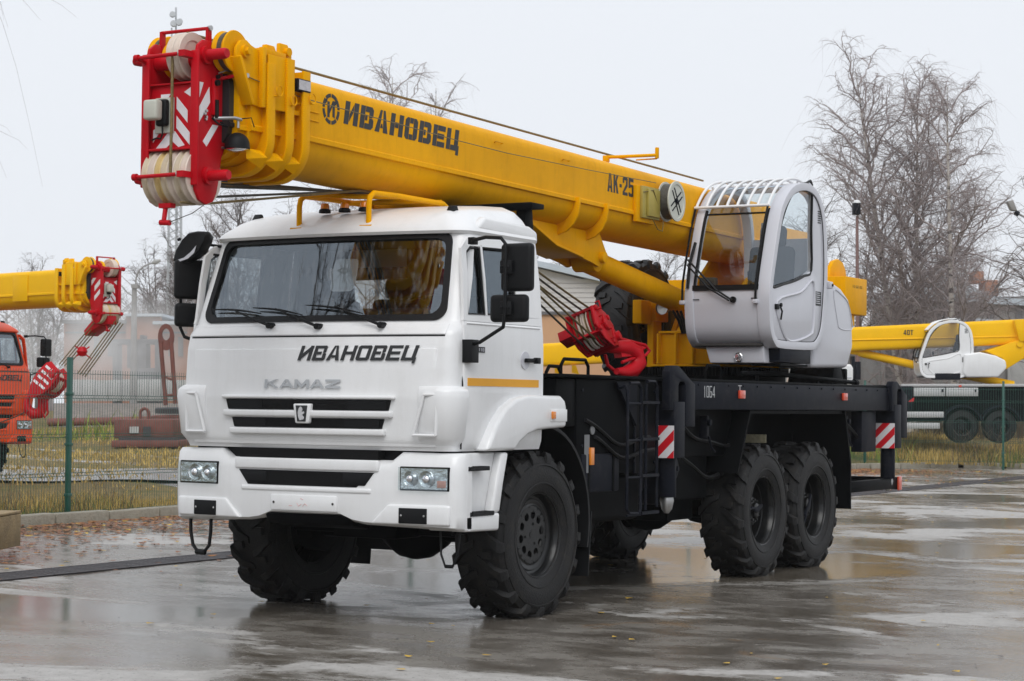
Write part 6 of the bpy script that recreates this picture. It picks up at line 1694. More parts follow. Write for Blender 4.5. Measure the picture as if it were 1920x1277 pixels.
mb = MB(); mb.tube([vec(u,v,dh+.1) for u,v in ((80,752),(88,750),(90,775),(84,783),(79,772),(78,758))], .02, 6); add_part(mb, 'safety_latch', M_red, smooth=60)
for j in range(4):
    for k2, (ua, ub) in enumerate((((188,602),(118,686)), ((224,604),(152,704)))):
        off = (j-1.5)*.07; a_ = vec(*ua,dh)+axl*off; b_ = vec(*ub,dh+.1)+axl*off
        mb = MB(); mb.tube([a_,b_], .011, 5); o = build('hoist_rope', mb, M_rope, None); o.parent = OT; o.matrix_parent_inverse = OT.matrix_basis.inverted()
mb = MB(); mb.lathe([(.001,-.09),(.06,-.075),(.095,0),(.06,.075),(.001,.09)], tuple(vec(154,659,dh)), 'z', 16)
for u0,v0,u1,v1 in ((140,648,170,672),(143,668,168,650)): mb.tube([vec(u0,v0,dh),vec(u1,v1,dh)], .012, 5)
o = build('limit_weight', mb, M_red, None); o.parent = OT; o.matrix_parent_inverse = OT.matrix_basis.inverted()
mb = MB(); mb.tube([vec(52,770,dh+.1),vec(28,782,dh+.6),vec(-10,796,dh+1)], .012, 5); o = build('tie_rope', mb, M_ropeg, None); o.parent = OT; o.matrix_parent_inverse = OT.matrix_basis.inverted()

# ---- the parked 40 tonne crane on the right, seen side on
DR = 56.0; ZR = .52
R2 = thing('truck_crane', 'parked yellow and white forty tonne crane seen side on below the birches', 'crane truck', tuple(at(1760,828,d=DR)))
def rp(u, v, dd=0.): return Vector(at(u,v,d=DR+dd))
rxv, wv = Vector((rx[0],rx[1],0)), Vector((wx[0],wx[1],0))
def bar(name, u0, v0, u1, v1, d0, d1, mat, parent=R2, bev=.01):
    """upright slab between two corners of its near face, going d0..d1 deep"""
    a, b = rp(u0,v1,d0), rp(u1,v0,d0); mb = MB()
    vs = []
    for p in (rp(u0,v0,d0), rp(u1,v0,d0), rp(u1,v1,d0), rp(u0,v1,d0)): vs += [p, p+wv*(d1-d0)]
    mb.add(vs, [(0,2,4,6),(7,5,3,1),(0,1,3,2),(2,3,5,4),(4,5,7,6),(6,7,1,0)])
    return build(name, mb, mat, parent, bev=bev, smooth=40)
def beamsec(name, pts, hts, dep, mat, parent=R2, sec_fn=None):
    """long boom: list of axis (u, v) with half height in px; rounded box section"""
    mb = MB(); rows = []
    for (u,v), hp in zip(pts, hts):
        c = rp(u,v,0); h = hp*DR/FPX; w_ = dep/2; ring_ = []
        for k in range(24):
            t = 2*math.pi*k/24; ex = .42 if math.sin(t) < 0 else .28
            ring_.append(c + wv*(w_*math.copysign(abs(math.cos(t))**.3, math.cos(t))) + Vector((0,0,h*math.copysign(abs(math.sin(t))**ex, math.sin(t)))))
        rows.append(ring_)
    mb.loft(rows, True, True); return build(name, mb, mat, parent, smooth=40)
b2 = beamsec('boom', [(1000,667),(1500,641),(1920,622),(2060,616)], [21.5,22.5,23.5,24], .62, M_ylw2)
mb = MB()
for (u0,v0),(u1,v1) in (((1500,633),(1910,624)),): mb.tube([rp(u0,v0,-.315)+Vector((0,0,-.1)), rp(u1,v1,-.315)+Vector((0,0,-.1))], .022, 6)
build('boom_seam', mb, M_ylw2, b2)
mb = lettering('40т', .27, .14, lambda u,v,d: rp(1694,628,-.316)+rxv*u+Vector((0,0,v))-wv*d, w=.6, t=.18, gap=.14); build('lettering', mb, M_ink, b2, smooth=0, fixn=False)
mb = MB()
for u in (1040,1072): mb.add([rp(u,685,-.33),rp(u+8,685,-.33),rp(u+14,702,-.2),rp(u,699,-.2)]+[rp(u,685,.33),rp(u+8,685,.33),rp(u+14,702,.2),rp(u,699,.2)], [(0,1,2,3),(7,6,5,4),(0,4,5,1),(1,5,6,2),(2,6,7,3),(3,7,4,0)])
build('boom_bracket', mb, M_ylw2, b2)
mb = MB(); mb.tube([rp(1610,661,0),rp(1618,663,0),rp(1740,690,0),rp(1900,722,0)], [.10,.115,.115,.115], 18); build('lift_cylinder', mb, M_ylw2, R2)
mb = MB(); mb.tube([rp(1590,657,0),rp(1612,661,0)], .09, 10); build('cylinder_bracket', mb, M_ylw2, R2, bev=.01)
# operator's cabin and cowling: copies of the near crane's, turned to face left
rot = math.atan2(-rx[1], -rx[0]) - math.atan2(-1,0)
tgt = rp(1775,655,-.85); srcp = Vector((1.2,5.12,2.92))
CM = Matrix.Translation(tgt) @ Matrix.Rotation(rot,4,'Z') @ Matrix.Scale(.98,4) @ Matrix.Translation(-srcp)
def copy_part(src, parent, swap, M_):
    d = src.copy(); COL.objects.link(d); d.parent = parent; d.matrix_parent_inverse = parent.matrix_basis.inverted(); d.matrix_basis = M_ @ src.matrix_basis
    if src.material_slots and src.material_slots[0].material in swap: set_mat(d, swap[src.material_slots[0].material])
    def rec(s2, d2):
        for k in kids.get(s2.name, []):
            e = k.copy(); COL.objects.link(e); e.parent = d2
            if k.material_slots and k.material_slots[0].material in swap: set_mat(e, swap[k.material_slots[0].material])
            rec(k, e)
    rec(src, d); return d
SW2 = {M_greyw: M_white}
copy_part(opc, R2, SW2, CM)
px = [(1808,664),(1838,660),(1868,667),(1886,676),(1888,690),(1872,707),(1812,707),(1806,700)]
mb = MB(); near = [rp(u,v,-.95) for u,v in px]; farp = [p+wv*.85 for p in near]; mb.loft([near,farp], True, True); build('engine_cowling', mb, M_white, R2, bev=.05, seg=3)
px = [(1848,658),(1915,636),(1990,640),(1990,680),(1920,672),(1886,693),(1880,672)]
mb = MB(); near = [rp(u,v,-.42) for u,v in px]; farp = [p+wv*.8 for p in near]; mb.loft([near,farp], True, True); tn = build('turntable', mb, M_ylw2, R2, bev=.02)
mb = MB(); p = rp(1912,645,-.43); mb.tube([p, p-wv*.04], .09, 16); build('pivot_pin', mb, M_ylw2, tn)
mb = MB(); near = [rp(u,v,-.5) for u,v in ((1902,600),(1925,598),(1925,640),(1912,640))]; mb.loft([near,[p+wv*1.0 for p in near]], True, True); build('winch_bracket', mb, M_ylw2, tn, bev=.01)
bar('cabin_step', 1753,700,1801,712,-.9,-.4,M_dgrey)
M_alu = pbr('chequer_aluminium', (.50,.50,.50), .4, metal=.4, var=.15, scale=60, bump=.4, bscale=90)
bar('chassis', 1600,722,1990,790,-1.0,1.3,M_black,bev=.02)
bar('deck_edge', 1690,720,1990,725,-1.28,1.3,M_alu,bev=.004)
for u0,u1 in ((1713,1772),(1774,1834)):
    o = bar('locker_door', u0,727,u1,743,-1.30,-1.0,M_alu,bev=.006); o2 = bar('door_latch', u1-6,730,u1-3,735,-1.315,-1.30,M_dgrey,o,bev=0)
for v0,v1,u1 in ((772,783,1770),(793,804,1762)): bar('side_step', 1700,v0,u1,v1,-1.30,-1.0,M_alu,bev=.006)
bar('outrigger_box', 1688,724,1712,770,-1.32,-.9,M_dgrey,bev=.02)
mb = MB(); vs = [rp(1703,753,-1.325),rp(1714,745,-1.325),rp(1714,752,-1.325),rp(1706,754,-1.325)]; mb.loft([vs,[p+wv*.01 for p in vs]], True, True); build('warning_stripe', mb, M_decalr, R2, smooth=0)
bar('marker', 1798,722,1803,726,-1.31,-1.28,M_redlens,bev=0)
for u in (1801,1873,1990):
    c = rp(u,799,-1.02); rr = 31*DR/FPX
    mb = MB(); mb.lathe([(.24,-.18),(.27,-.20),(.34,-.19),(rr*.93,-.17),(rr,-.12),(rr,.12),(rr*.93,.17),(.27,.18)], (0,0,0), 'x', 40); mb.xf(Matrix.Translation(c) @ Matrix.Rotation(math.atan2(wx[1],wx[0]),4,'Z'))
    w_ = build('wheel', mb, M_rub, R2, smooth=40)
    mb = MB(); mb.lathe([(.001,-.06),(.10,-.06),(.12,-.03),(.20,-.02),(.245,-.15),(.26,-.19),(.27,-.17)], (0,0,0), 'x', 32); mb.xf(Matrix.Translation(c) @ Matrix.Rotation(math.atan2(wx[1],wx[0]),4,'Z')); build('rim', mb, M_rim, w_, smooth=40)
    mb = MB(); po, pi_ = [], []
    for k in range(15):
        a = math.radians(15+150*k/14); po.append((rr*1.26*math.cos(a), rr*1.26*math.sin(a))); pi_.append((rr*1.14*math.cos(a), rr*1.14*math.sin(a)))
    ring_ = po+pi_[::-1]; near = [c+rxv*x+Vector((0,0,z))-wv*.28 for x,z in ring_]; mb.loft([near,[p+wv*.55 for p in near]], True, True); build('mudguard', mb, M_dgrey, R2, smooth=40)
# its driver's cab far to the left
cabp = [(1494,722),(1496,706),(1511,690),(1560,682),(1596,683),(1600,690),(1600,722)]
mb = MB(); near = [rp(u,v,-1.2) for u,v in cabp]; mb.loft([near,[p+wv*2.2 for p in near]], True, True); dcab = build('driver_cab', mb, M_white, R2, bev=.05, seg=3)
for (u0,v0,u1,v1) in ((1519,690,1545,716),(1567,688,1579,705)): bar('window', u0,v0,u1,v1,-1.215,-1.19,M_inter,dcab,bev=.006)
mb = MB(); mb.tube([rp(1563,684,-1.215),rp(1563,722,-1.215)], .012, 4); 
for v in (708,713,718): mb.tube([rp(1566,v,-1.215),rp(1597,v,-1.215)], .012, 4)
build('cab_pressing', mb, M_greyw, dcab)
bar('exhaust_stack', 1597,668,1603,724,-.8,-.5,M_dgrey)
bar('hose_reel', 1604,678,1614,712,-.8,-.5,M_dgrey)
bar('front_deck', 1604,722,1700,735,-1.0,1.2,M_black)
# ================================================================== buildings, walls, poles far behind
M_brick = pbr('orange_brick', (.38,.17,.10), .85, var=.12, scale=.6, dirt=(.25,.15,.11), dirt_amt=.6)
M_siding = pbr('pale_siding', (.62,.60,.58), .6, var=.04, scale=.5)
M_peach = pbr('peach_render', (.62,.36,.20), .8, var=.08, scale=.4)
M_tin = pbr('pale_tin_roof', (.50,.56,.62), .45, var=.08, scale=.5)
M_gray = pbr('grey_render', (.26,.25,.245), .85, var=.15, scale=.4, dirt=(.14,.13,.12), dirt_amt=.5)
M_slate = pbr('dark_roof', (.13,.125,.13), .6, var=.15, scale=.6)
M_dark = pbr('dark_timber', (.055,.05,.055), .7, var=.2)
M_pole = pbr('concrete_pole', (.30,.29,.28), .8, var=.15, scale=1, bump=.2)
M_galv = pbr('galvanised_mast', (.50,.52,.54), .5, metal=.3)
def V3(u,v,d): return Vector(at(u,v,d=d))
def slab(name, u0, v0, u1, v1, d0, d1, mat, parent=None, bev=0., poly=None, skew=0.):
    """block whose near face has these corners at distance d0 and which is d1-d0 deep (away from the yard)"""
    q = poly or [(u0,v0),(u1,v0),(u1,v1),(u0,v1)]
    near = [V3(u,v,d0+skew*(u-q[0][0])) for u,v in q]; mb = MB(); mb.loft([near,[p+wv*(d1-d0) for p in near]], True, True)
    return build(name, mb, mat, parent, bev=bev, smooth=30)
def ground_v(d, z=.0, u=960): # picture row of ground at a distance
    return 638.5 - FPX*((z-CAM[2])/d - CW[2])/CU[2]
# brick works on the left
B1 = thing('brick_building', 'long orange brick works with pale roof edges fading into the mist', 'building', tuple(V3(250,770,104)))
slab('wall', 120,606,352,775,104,118,M_brick,B1)
slab('annex', 236,594,300,770,103.4,104,M_brick,B1); slab('roof_edge', 232,588,304,593,103,118,M_tin,B1); slab('roof_edge', 286,602,356,608,103.2,118,M_tin,B1); slab('roof_edge', 116,600,236,606,103.2,118,M_slate,B1)
for u in (150,176,202,316,334): slab('window', u,632,u+9,668,103.88,103.95,M_slate,B1)
slab('string_course', 122,622,350,625,103.8,104,M_slate,B1)
G1 = thing('loading_gantry', 'dark steel loading gantry with machinery before the brick works', 'gantry', tuple(V3(255,760,96)))
for n_, q in (('post',(211,640,220,760)),('post',(290,640,297,760)),('beam',(208,636,300,645)),('hopper',(238,640,274,690)),('pipe',(262,628,268,642)),('machine',(244,690,290,758))): slab(n_, *q, 96, 97.2, M_dark, G1, bev=.04)
Wl = thing('low_wall', 'low pale concrete wall in front of the brick works', 'wall', tuple(V3(230,770,92)))
for k in range(9): slab('wall_panel', 128+25*k,712+rnd.uniform(-1,1),128+25*k+24.2,752,92,92.3,M_concl,Wl,bev=.02)
mb = MB(); rows = []
for k in range(25):
    u = 100+12*k; h = 12+5*math.sin(k*.9)+3*math.sin(k*2.3); rows.append([V3(u,800,78),V3(u,782-h*.6,80),V3(u,766-h*.5,83),V3(u,756,88),V3(u,770,90)])
mb.loft(rows, False, False); gh = build('gravel_heap', mb, pbr('gravel', (.20,.17,.15), .9, var=.35, scale=3, bump=1, bscale=8), None, smooth=60); structure(gh)
Pp = thing('rusty_pipe', 'rust brown pipeline lying across the field below the gravel', 'pipe', tuple(V3(240,805,76)))
mb = MB(); mb.tube([V3(90,792,76),V3(200,790,76),V3(350,786,76)], .16, 10); build('pipe_run', mb, M_rust, Pp)
mb = MB(); 
for u in (130,215,300): mb.tube([V3(u,790,76),V3(u,806,76)], .08, 6)
build('pipe_support', mb, M_rust, Pp)['kind'] = 'stuff'
# rusty counterweight blocks and lifting frame
def rb(name, label, cat, u, v, d): return thing(name, label, cat, tuple(V3(u,v,d)))
K1 = rb('counterweight_slab', 'square rusty red counterweight block with lifting loop on the grass', 'counterweight', 280,842,62)
slab('block', 213,786,325,822,62,64,M_rust,K1,bev=.05); slab('foot_plate', 208,826,335,839,61.6,64.2,M_rust,K1,bev=.04); slab('skirt', 222,820,330,828,61.8,64,M_dark,K1)
mb = MB(); mb.tube([V3(264,786,62.6)]+[V3(271+8*math.cos(a),776-10*math.sin(a),62.6) for a in np.linspace(math.pi,0,9)]+[V3(279,786,62.6)], .05, 8); build('lifting_loop', mb, M_rust, K1)
slab('cast_plate', 243,800,260,812,61.93,62,M_concl,K1); slab('pocket', 268,800,282,818,61.95,62,M_dark,K1)
K2 = rb('counterweight_stack', 'stack of dark rusty round plates under a tall frame behind the block', 'counterweight', 330,835,64)
for i,(v,r) in enumerate(((826,72),(806,66),(790,62),(776,55))):
    c = V3(346,v,66); rr = r*66/FPX; mb = MB(); mb.lathe([(.001,0),(rr,0),(rr,.16),(rr*.95,.2),(.001,.22)], tuple(c), 'z', 36); build('plate', mb, M_rust if i % 2 == 0 else M_dark, K2)
K3 = rb('lifting_frame', 'tall narrow rust red lifting frame with an eye at the top', 'frame', 316,760,64.5)
mb = MB(); mb.tube([V3(311,760,64.5),V3(301,640,64.5)], .07, 6); mb.tube([V3(329,757,64.5),V3(321,640,64.5)], .07, 6); mb.tube([V3(311,742,64.5),V3(327,740,64.5)], .05, 6); mb.tube([V3(306,705,64.5),V3(322,712,64.5)], .04, 6); build('leg', mb, M_rust, K3, bev=0)
mb = MB(); o_ = [(298,648),(296,622),(303,612),(311,609),(318,612),(324,620),(325,648)]; i_ = [(304,634),(303,626),(306,618),(311,615),(316,618),(318,626),(316,634),(311,637)]
o_ = [(311+15*math.cos(a)*(1 if math.sin(a) > -.3 else 1), 632-25*math.sin(a)) for a in np.linspace(0,2*math.pi,24,endpoint=False)]; i_ = [(311+7.5*math.cos(a), 627-11*math.sin(a)) for a in np.linspace(0,2*math.pi,24,endpoint=False)]
vs = [V3(*p,64.5) for p in o_]+[V3(*p,64.5) for p in i_]; vs += [p+wv*.12 for p in vs]; n = 24; fs = []
for k in range(n):
    j = (k+1)%n; fs += [(k,j,n+j,n+k),(2*n+k,3*n+k,3*n+j,2*n+j),(k,2*n+k,2*n+j,j),(n+k,n+j,3*n+j,3*n+k)]
mb.add(vs, fs); build('eye_plate', mb, M_rust, K3)
# street lamps and masts
def lamp(label, base, top, d, arm, mat=M_pole, r=(.17,.11)):
    t = thing('street_lamp', label, 'street lamp', tuple(V3(*base,d)))
    mb = MB(); mb.tube([V3(*base,d),V3(*top,d)], list(r), 10); build('pole', mb, mat, t)
    if arm:
        mb = MB(); mb.tube([V3(u,v,d) for u,v in arm], .035, 6); a = build('arm', mb, M_pole, t)
        e0, e1 = V3(*arm[-1],d), V3(arm[-1][0]+16,arm[-1][1]-5,d); mb = MB(); mb.tube([e0,e0*.6+e1*.4,e1], [.06,.12,.05], 8); build('lamp_head', mb, M_concl, a)
    return t
L1 = lamp('concrete lamp post with curved arm and single lamp before the brick works', (250,765), (252,536), 88, [(254,542),(255,522),(260,508),(270,499),(285,493)])
mb = MB(); mb.tube([V3(250,556,88),V3(238,548,88),V3(228,536,88)], .03, 5); build('stay', mb, M_pole, L1)
slab('collar', 246,533,258,540,87.8,88.3,M_pole,L1)
AM = thing('antenna_mast', 'thin pale telecom mast rising out of the mist behind the red boom head', 'mast', tuple(V3(330,745,150)))
mb = MB()
for k in range(3):
    a = 2*math.pi*k/3; o = Vector((.55*math.cos(a), .55*math.sin(a), 0)); mb.tube([V3(328,745,150)+o*1.2, V3(330,75,150)+o*.7], .10, 5)
for k in range(46):
    f = k/46; p = V3(328+2*f,745-670*f,150); q = V3(328+2*(f+.022),745-670*(f+.022),150); s1 = 1.2-.5*f
    for j in range(3):
        a, b = 2*math.pi*j/3, 2*math.pi*(j+1)/3; mb.tube([p+Vector((.55*s1*math.cos(a),.55*s1*math.sin(a),0)), q+Vector((.55*s1*math.cos(b),.55*s1*math.sin(b),0))], .045, 3)
build('lattice', mb, M_galv, AM, smooth=0, weld=False, fixn=False)
mb = MB(); mb.tube([V3(330,80,150),V3(330,14,150)], .07, 5); mb.tube([V3(322,82,150),V3(322,52,150)], .06, 5); build('spike', mb, M_galv, AM)
for u,v,r in ((323,27,.22),(335,42,.24),(325,44,.24),(337,40,.2)):
    mb = MB(); p = V3(u,v,149.6); mb.tube([p-wv*.15+rxv*.05, p+wv*.12], [r*.95,r*1.05], 14); build('dish', mb, M_galv, AM)
mb = MB(); mb.tube([V3(320,46,150),V3(341,40,150)], .05, 5); build('cross_arm', mb, M_galv, AM)
lamp('square floodlight on a tall thin red and grey post before the birches', (1608,690), (1607,405), 70, None, pbr('red_grey_post',(.22,.13,.12),.6), (.075,.05))
LT = [o for o in bpy.data.objects if o.name.startswith('street_lamp')][-1]
slab('lamp_head', 1600,380,1614,402,69.8,70.1,M_dgrey,LT,bev=.03); mb = MB(); mb.dome(tuple(V3(1607,381,69.95)), .14, .12, 'z', 12); build('lamp_cap', mb, M_white, LT)
L3 = thing('street_lamp', 'grey floodlight on a slanting arm in the open sky beside a bare tree', 'street lamp', tuple(V3(1975,700,66)))
mb = MB(); mb.tube([V3(1975,700,66),V3(1972,440,66)], [.10,.07], 8); build('pole', mb, M_pole, L3); mb = MB(); mb.tube([V3(1972,455,66),V3(1930,412,66),V3(1908,400,66)], .035, 6); ar = build('arm', mb, M_pole, L3)
slab('lamp_head', 0,0,0,0,65.8,66.1,M_pole,L3,bev=.02,poly=[(1889,377),(1900,375),(1908,395),(1897,394)]); mb = MB(); mb.tube([V3(1903,398,66),V3(1910,402,66)], .09, 8); build('joint', mb, M_dgrey, ar)
# hall with a pitched tin roof behind the crane
H1 = thing('warehouse', 'pale sided warehouse with peach plinth and low pitched tin roof behind the boom ropes', 'building', tuple(V3(1060,760,82)))
slab('plinth_wall', 985,588,1330,760,82,100,M_peach,H1)
slab('upper_wall', 0,0,0,0,82.05,100,M_siding,H1,poly=[(985,587),(985,497),(1130,533),(1330,578),(1330,587)])
for k in range(8): slab('siding_board', 986,514+9*k,1128,521.6+9*k,82.0,82.05,M_siding,H1) if k else None
slab('roof_edge', 0,0,0,0,81.6,101,M_tin,H1,poly=[(975,492),(975,482),(1140,516),(1340,562),(1340,574),(1125,527)])
slab('band', 985,584,1330,590,81.9,82,M_slate,H1)
wd = slab('window', 1056,624,1066,641,81.95,82,M_slate,H1)
for u in (1058.5,1061,1063.5): slab('window_bar', u-.4,624,u+.4,641,81.88,81.94,M_concl,wd)
# concrete slab wall and houses on the right
CWl = thing('panel_wall', 'grey concrete panel wall overgrown with dry weeds behind the parked crane', 'wall', tuple(V3(1760,740,76)))
for k in range(11): slab('wall_panel', 1470+47*k,655+rnd.uniform(-2,2),1470+47*k+45.8,742,76,76.25,M_gray if k%3 else M_concl,CWl,bev=.02)
for k in range(12): slab('wall_post', 1466+47*k,652,1472+47*k,742,75.85,76,M_concl,CWl,bev=.02)
Hs = thing('grey_house', 'long grey house with slate roof and tall brick chimneys behind the birches', 'house', tuple(V3(1840,720,128)))
slab('wall', 1700,556,2000,730,128,140,M_gray,Hs); slab('roof', 0,0,0,0,127.5,141,M_tin,Hs,poly=[(1690,560),(1690,545),(1790,515),(1850,553),(2010,572),(2010,578)])
for q in ((1848,525,1872,560),(1829,508,1845,530),(1797,520,1806,560),(1755,515,1778,550)): slab('chimney', *q, 129,131,M_brick if q[0]>1800 else M_gray,Hs,bev=.05)
for u in (1720,1760,1812,1852,1905): slab('window', u,578,u+12,600,127.9,128,M_slate,Hs)
Sh = thing('grey_shed', 'low grey shed with a pale roof edge beside the birch trunks', 'shed', tuple(V3(1820,740,110)))
slab('wall', 1700,598,1990,740,110,118,M_gray,Sh); slab('roof_edge', 0,0,0,0,109.6,119,M_tin,Sh,poly=[(1770,592),(1870,600),(2000,606),(2000,610),(1870,605),(1770,598)])

# ================================================================== bare trees
M_bark = pbr('dark_bark', (.095,.075,.066), .9, var=.3, scale=3, bump=.4, bscale=30)
M_birch = None
def birch_bark():
    m = pbr('birch_bark', (.50,.46,.42), .8, var=.12, scale=2); t = m.node_tree; n = t.nodes; L = t.links; b = n['Principled BSDF']
    tc = n.new('ShaderNodeTexCoord'); mp = n.new('ShaderNodeMapping'); mp.inputs['Scale'].default_value = (2.5,2.5,7); L.new(tc.outputs['Object'], mp.inputs[0])
    nz = n.new('ShaderNodeTexNoise'); nz.inputs['Scale'].default_value = 1.0; nz.inputs['Detail'].default_value = 5; L.new(mp.outputs[0], nz.inputs['Vector'])
    r = n.new('ShaderNodeMapRange'); r.inputs[1].default_value = .52; r.inputs[2].default_value = .60; L.new(nz.outputs['Fac'], r.inputs[0])
    src = b.inputs['Base Color'].links[0].from_socket; mx = n.new('ShaderNodeMixRGB'); mx.inputs['Color2'].default_value = (.05,.045,.042,1); L.new(r.outputs[0], mx.inputs[0]); L.new(src, mx.inputs[1]); L.new(mx.outputs[0], b.inputs['Base Color']); return m
M_birch = birch_bark()
M_twig = pbr('twigs', (.34,.29,.285), .9, var=.2, scale=1)
def tree_meshes(seed, H, birch=True, nb=34, spread=.3, twigs=2600, weep=1.0, stems=1, base=.22, rt=.0048, lean=None):
    """leafless tree: stems, steeply rising limbs with forks, and a haze of fine hanging twigs"""
    r = np.random.default_rng(seed); TV, TF, BP, BR = [], [], [], []; K = 9; q = np.linspace(0,1,K); tt = np.linspace(0,1,14)
    stemsP = []
    for s in range(stems):
        ln = r.normal(0,.04,2) if stems == 1 else np.array([math.cos(s*2.3+.4),math.sin(s*2.3+.4)])*r.uniform(.12,.22)
        if lean is not None and s == 0: ln = np.array(lean)
        hs = H*(1 if s == 0 else r.uniform(.78,.95)); w = np.cumsum(r.normal(0,.010*H/10,(14,2)),0)
        P = np.stack([ln[0]*hs*tt**.8+w[:,0]+.3*(s>0), ln[1]*hs*tt**.8+w[:,1], hs*tt],1); P[0,:2] *= .3
        R = H*.0098*(1-tt)**.85+.010; stemsP.append((P,R,hs)); v, f = tubes(P[None], R[None], 8); TF += [tuple(i+len(TV) for i in g) for g in f]; TV += v
    anch = []
    def limb(p0, az, el, L, r0, level, droop):
        d = np.array([math.cos(az)*math.cos(el), math.sin(az)*math.cos(el), math.sin(el)])
        B_ = p0 + d*(L*q)[:,None]; B_[:,:2] += d[:2]*(L*.16*q**2)[:,None]; B_[:,2] -= droop*L*q**2.6
        B_ += np.cumsum(r.normal(0,L*.026,(K,3)),0); B_[0] = p0
        BP.append(B_); BR.append(r0*(1-q)**.75+.0038)
        return B_
    for P, R, hs in stemsP:
        n1 = max(8, nb//stems)
        for b in range(n1):
            u = (b+r.uniform(0,1))/n1; h = base+(.96-base)*u
            L = hs*spread*(1.0-.66*u)*r.uniform(.45,1.25)*(min(1,.5+u*2.2)); az = b*2.4+r.normal(0,.5); el = r.uniform(.62,1.15)+.12*u
            p0 = np.array([np.interp(h, tt, P[:,k]) for k in range(3)])
            B_ = limb(p0, az, el, L, min(.055, .012+L*.012)*H/12, 1, .10*weep); anch.append((B_, .8))
            for c in range(int(3+L*2.0)):
                k = r.uniform(.12,.95); pc = np.array([np.interp(k,q,B_[:,j]) for j in range(3)]); L2 = L*r.uniform(.25,.70)*(1.2-k*.5)+.3
                S_ = limb(pc, az+r.normal(0,.75), el+r.normal(-.05,.38), L2, (.008+.006*L2)*H/12, 2, .16*weep); anch.append((S_, 1.0))
                for c3 in range(int(1+L2*1.8)):
                    k3 = r.uniform(.2,1); p3 = np.array([np.interp(k3,q,S_[:,j]) for j in range(3)]); L3 = r.uniform(.3,.75)*H/12
                    U_ = limb(p3, r.uniform(0,6.28), r.uniform(-.1,1.1), L3, .005, 3, .45*weep); anch.append((U_, 1.3))
        top = P[-1]; anch.append((np.array([np.interp(.72+.28*q, tt, P[:,j]) for j in range(3)]).T, .8))
    BP, BR = np.array(BP), np.array(BR)
    na = len(anch); KW = 6; A = np.array([a[0] for a in anch]); pw = np.array([a[1] for a in anch]); ai = r.choice(na, twigs, p=pw/pw.sum()); qq = np.linspace(0,1,KW)
    kk = r.uniform(.2,1,twigs)*(K-1); i0 = np.minimum(kk.astype(int),K-2); fr = (kk-i0)[:,None]; P0 = A[ai,i0]*(1-fr)+A[ai,i0+1]*fr
    az = r.uniform(0,2*np.pi,twigs); L = (.25+1.25*r.uniform(0,1,twigs)**1.6)*H/12; el = r.uniform(-.5,1.1,twigs)
    d = np.stack([np.cos(az)*np.cos(el),np.sin(az)*np.cos(el),np.sin(el)],1)
    wp = P0[:,None,:]+d[:,None,:]*(L[:,None]*.75*qq)[:,:,None]; wp[:,:,2] -= weep*(L[:,None]*r.uniform(.2,1.15,twigs)[:,None]*qq**1.7); wp += np.cumsum(r.normal(0,.016,(twigs,KW,3)),1)*qq[None,:,None]
    wr = np.full((twigs,KW),rt)*(1-.55*qq)[None]
    bv, bf = tubes(BP, BR, 4); wv_, wf = tubes(wp, wr, 3)
    return (npmesh('trunk', TV, TF, M_birch if birch else M_bark, True), npmesh('branch', bv, bf, M_twig if birch else M_bark, True), npmesh('twig', wv_, wf, M_twig))
def place_tree(name, meshes, loc, rz, sc, label, group=None):
    t = thing(name, label, 'tree', tuple(loc), group); t.matrix_basis = Matrix.Translation(loc)
    for nm, me in zip(('trunk','branch','crown'), meshes):
        o = bpy.data.objects.new(nm, me); COL.objects.link(o); o.parent = t
        if nm != 'trunk': o['kind'] = 'stuff'
    t.rotation_euler = (0,0,rz); t.scale = (sc,sc,sc*rnd.uniform(.97,1.03)); return t
tA = tree_meshes(11, 12, True, 46, .36, 4800, 1.0, base=.08, lean=(-.16,.02), rt=.0033); tB = tree_meshes(23, 12.4, True, 48, .34, 5000, 1.0, base=.08, lean=(.0,.0), rt=.0033); tC = tree_meshes(37, 11, True, 40, .31, 4600, 1.15, base=.10, lean=(.04,.0), rt=.0033)
tD = tree_meshes(41, 11, False, 50, .42, 4800, .45, stems=3, base=.10, rt=.0033); tE = tree_meshes(53, 12, False, 44, .38, 6000, .6, base=.14, rt=.0033)
tG = tree_meshes(67, 12, True, 30, .30, 1800, 1.2, base=.2, rt=.0022); tH = tree_meshes(83, 12, True, 26, .26, 1500, 1.3, base=.2, rt=.0022)
def gz(u, v, d): p = at(u,v,d=d); return Vector((p[0],p[1],.3))
for nm, ms, (u,d), rz, top, lab in (('birch_tree',tA,(1712,72),.3,72,'leaning white-barked birch nearest the red and grey floodlight post, behind the parked crane'), ('birch_tree',tB,(1716,73),2.1,90,'tallest straight white-barked birch standing between the two other birches'), ('birch_tree',tC,(1792,70),4.0,112,'slim birch with hanging twigs, nearest the grey house chimneys'),
        ('bare_tree',tD,(1745,86),1.0,390,'dark many-stemmed bare tree spreading low between the birch trunks'), ('bare_tree',tD,(1590,82),3.9,330,'dark bare tree close behind the square floodlight post'), ('bare_tree',tE,(2000,62),2.0,250,'bare tree beside the grey floodlight on a slanting arm')):
    p = gz(u,740,d); Hm = {id(tA):12,id(tB):12.4,id(tC):11,id(tD):11,id(tE):12, id(tG):12, id(tH):12}[id(ms)]; need = (ground_v(d,.3)-top)*d/FPX
    place_tree(nm, ms, p, rz, need/Hm*.92, lab)
k_ = 0
LBL = ['misty birch top showing above the large lettering of the yellow boom','misty birch showing above the middle of the boom, past the lettering','faint narrow tree above the yellow boom collar','faint tree behind the ropes under the boom','bare tree crown between the kerb mirror and the white cab roof','bare tree seen between the cab roof rail and the boom','tangled bare tree behind the kerb mirror','faint tree behind the brick works roof','misty tree beside the curved arm of the concrete lamp post','pale tree in the mist above the orange crane boom','far tree between the rope bundle and the warehouse roof','far tree behind the spare wheel']
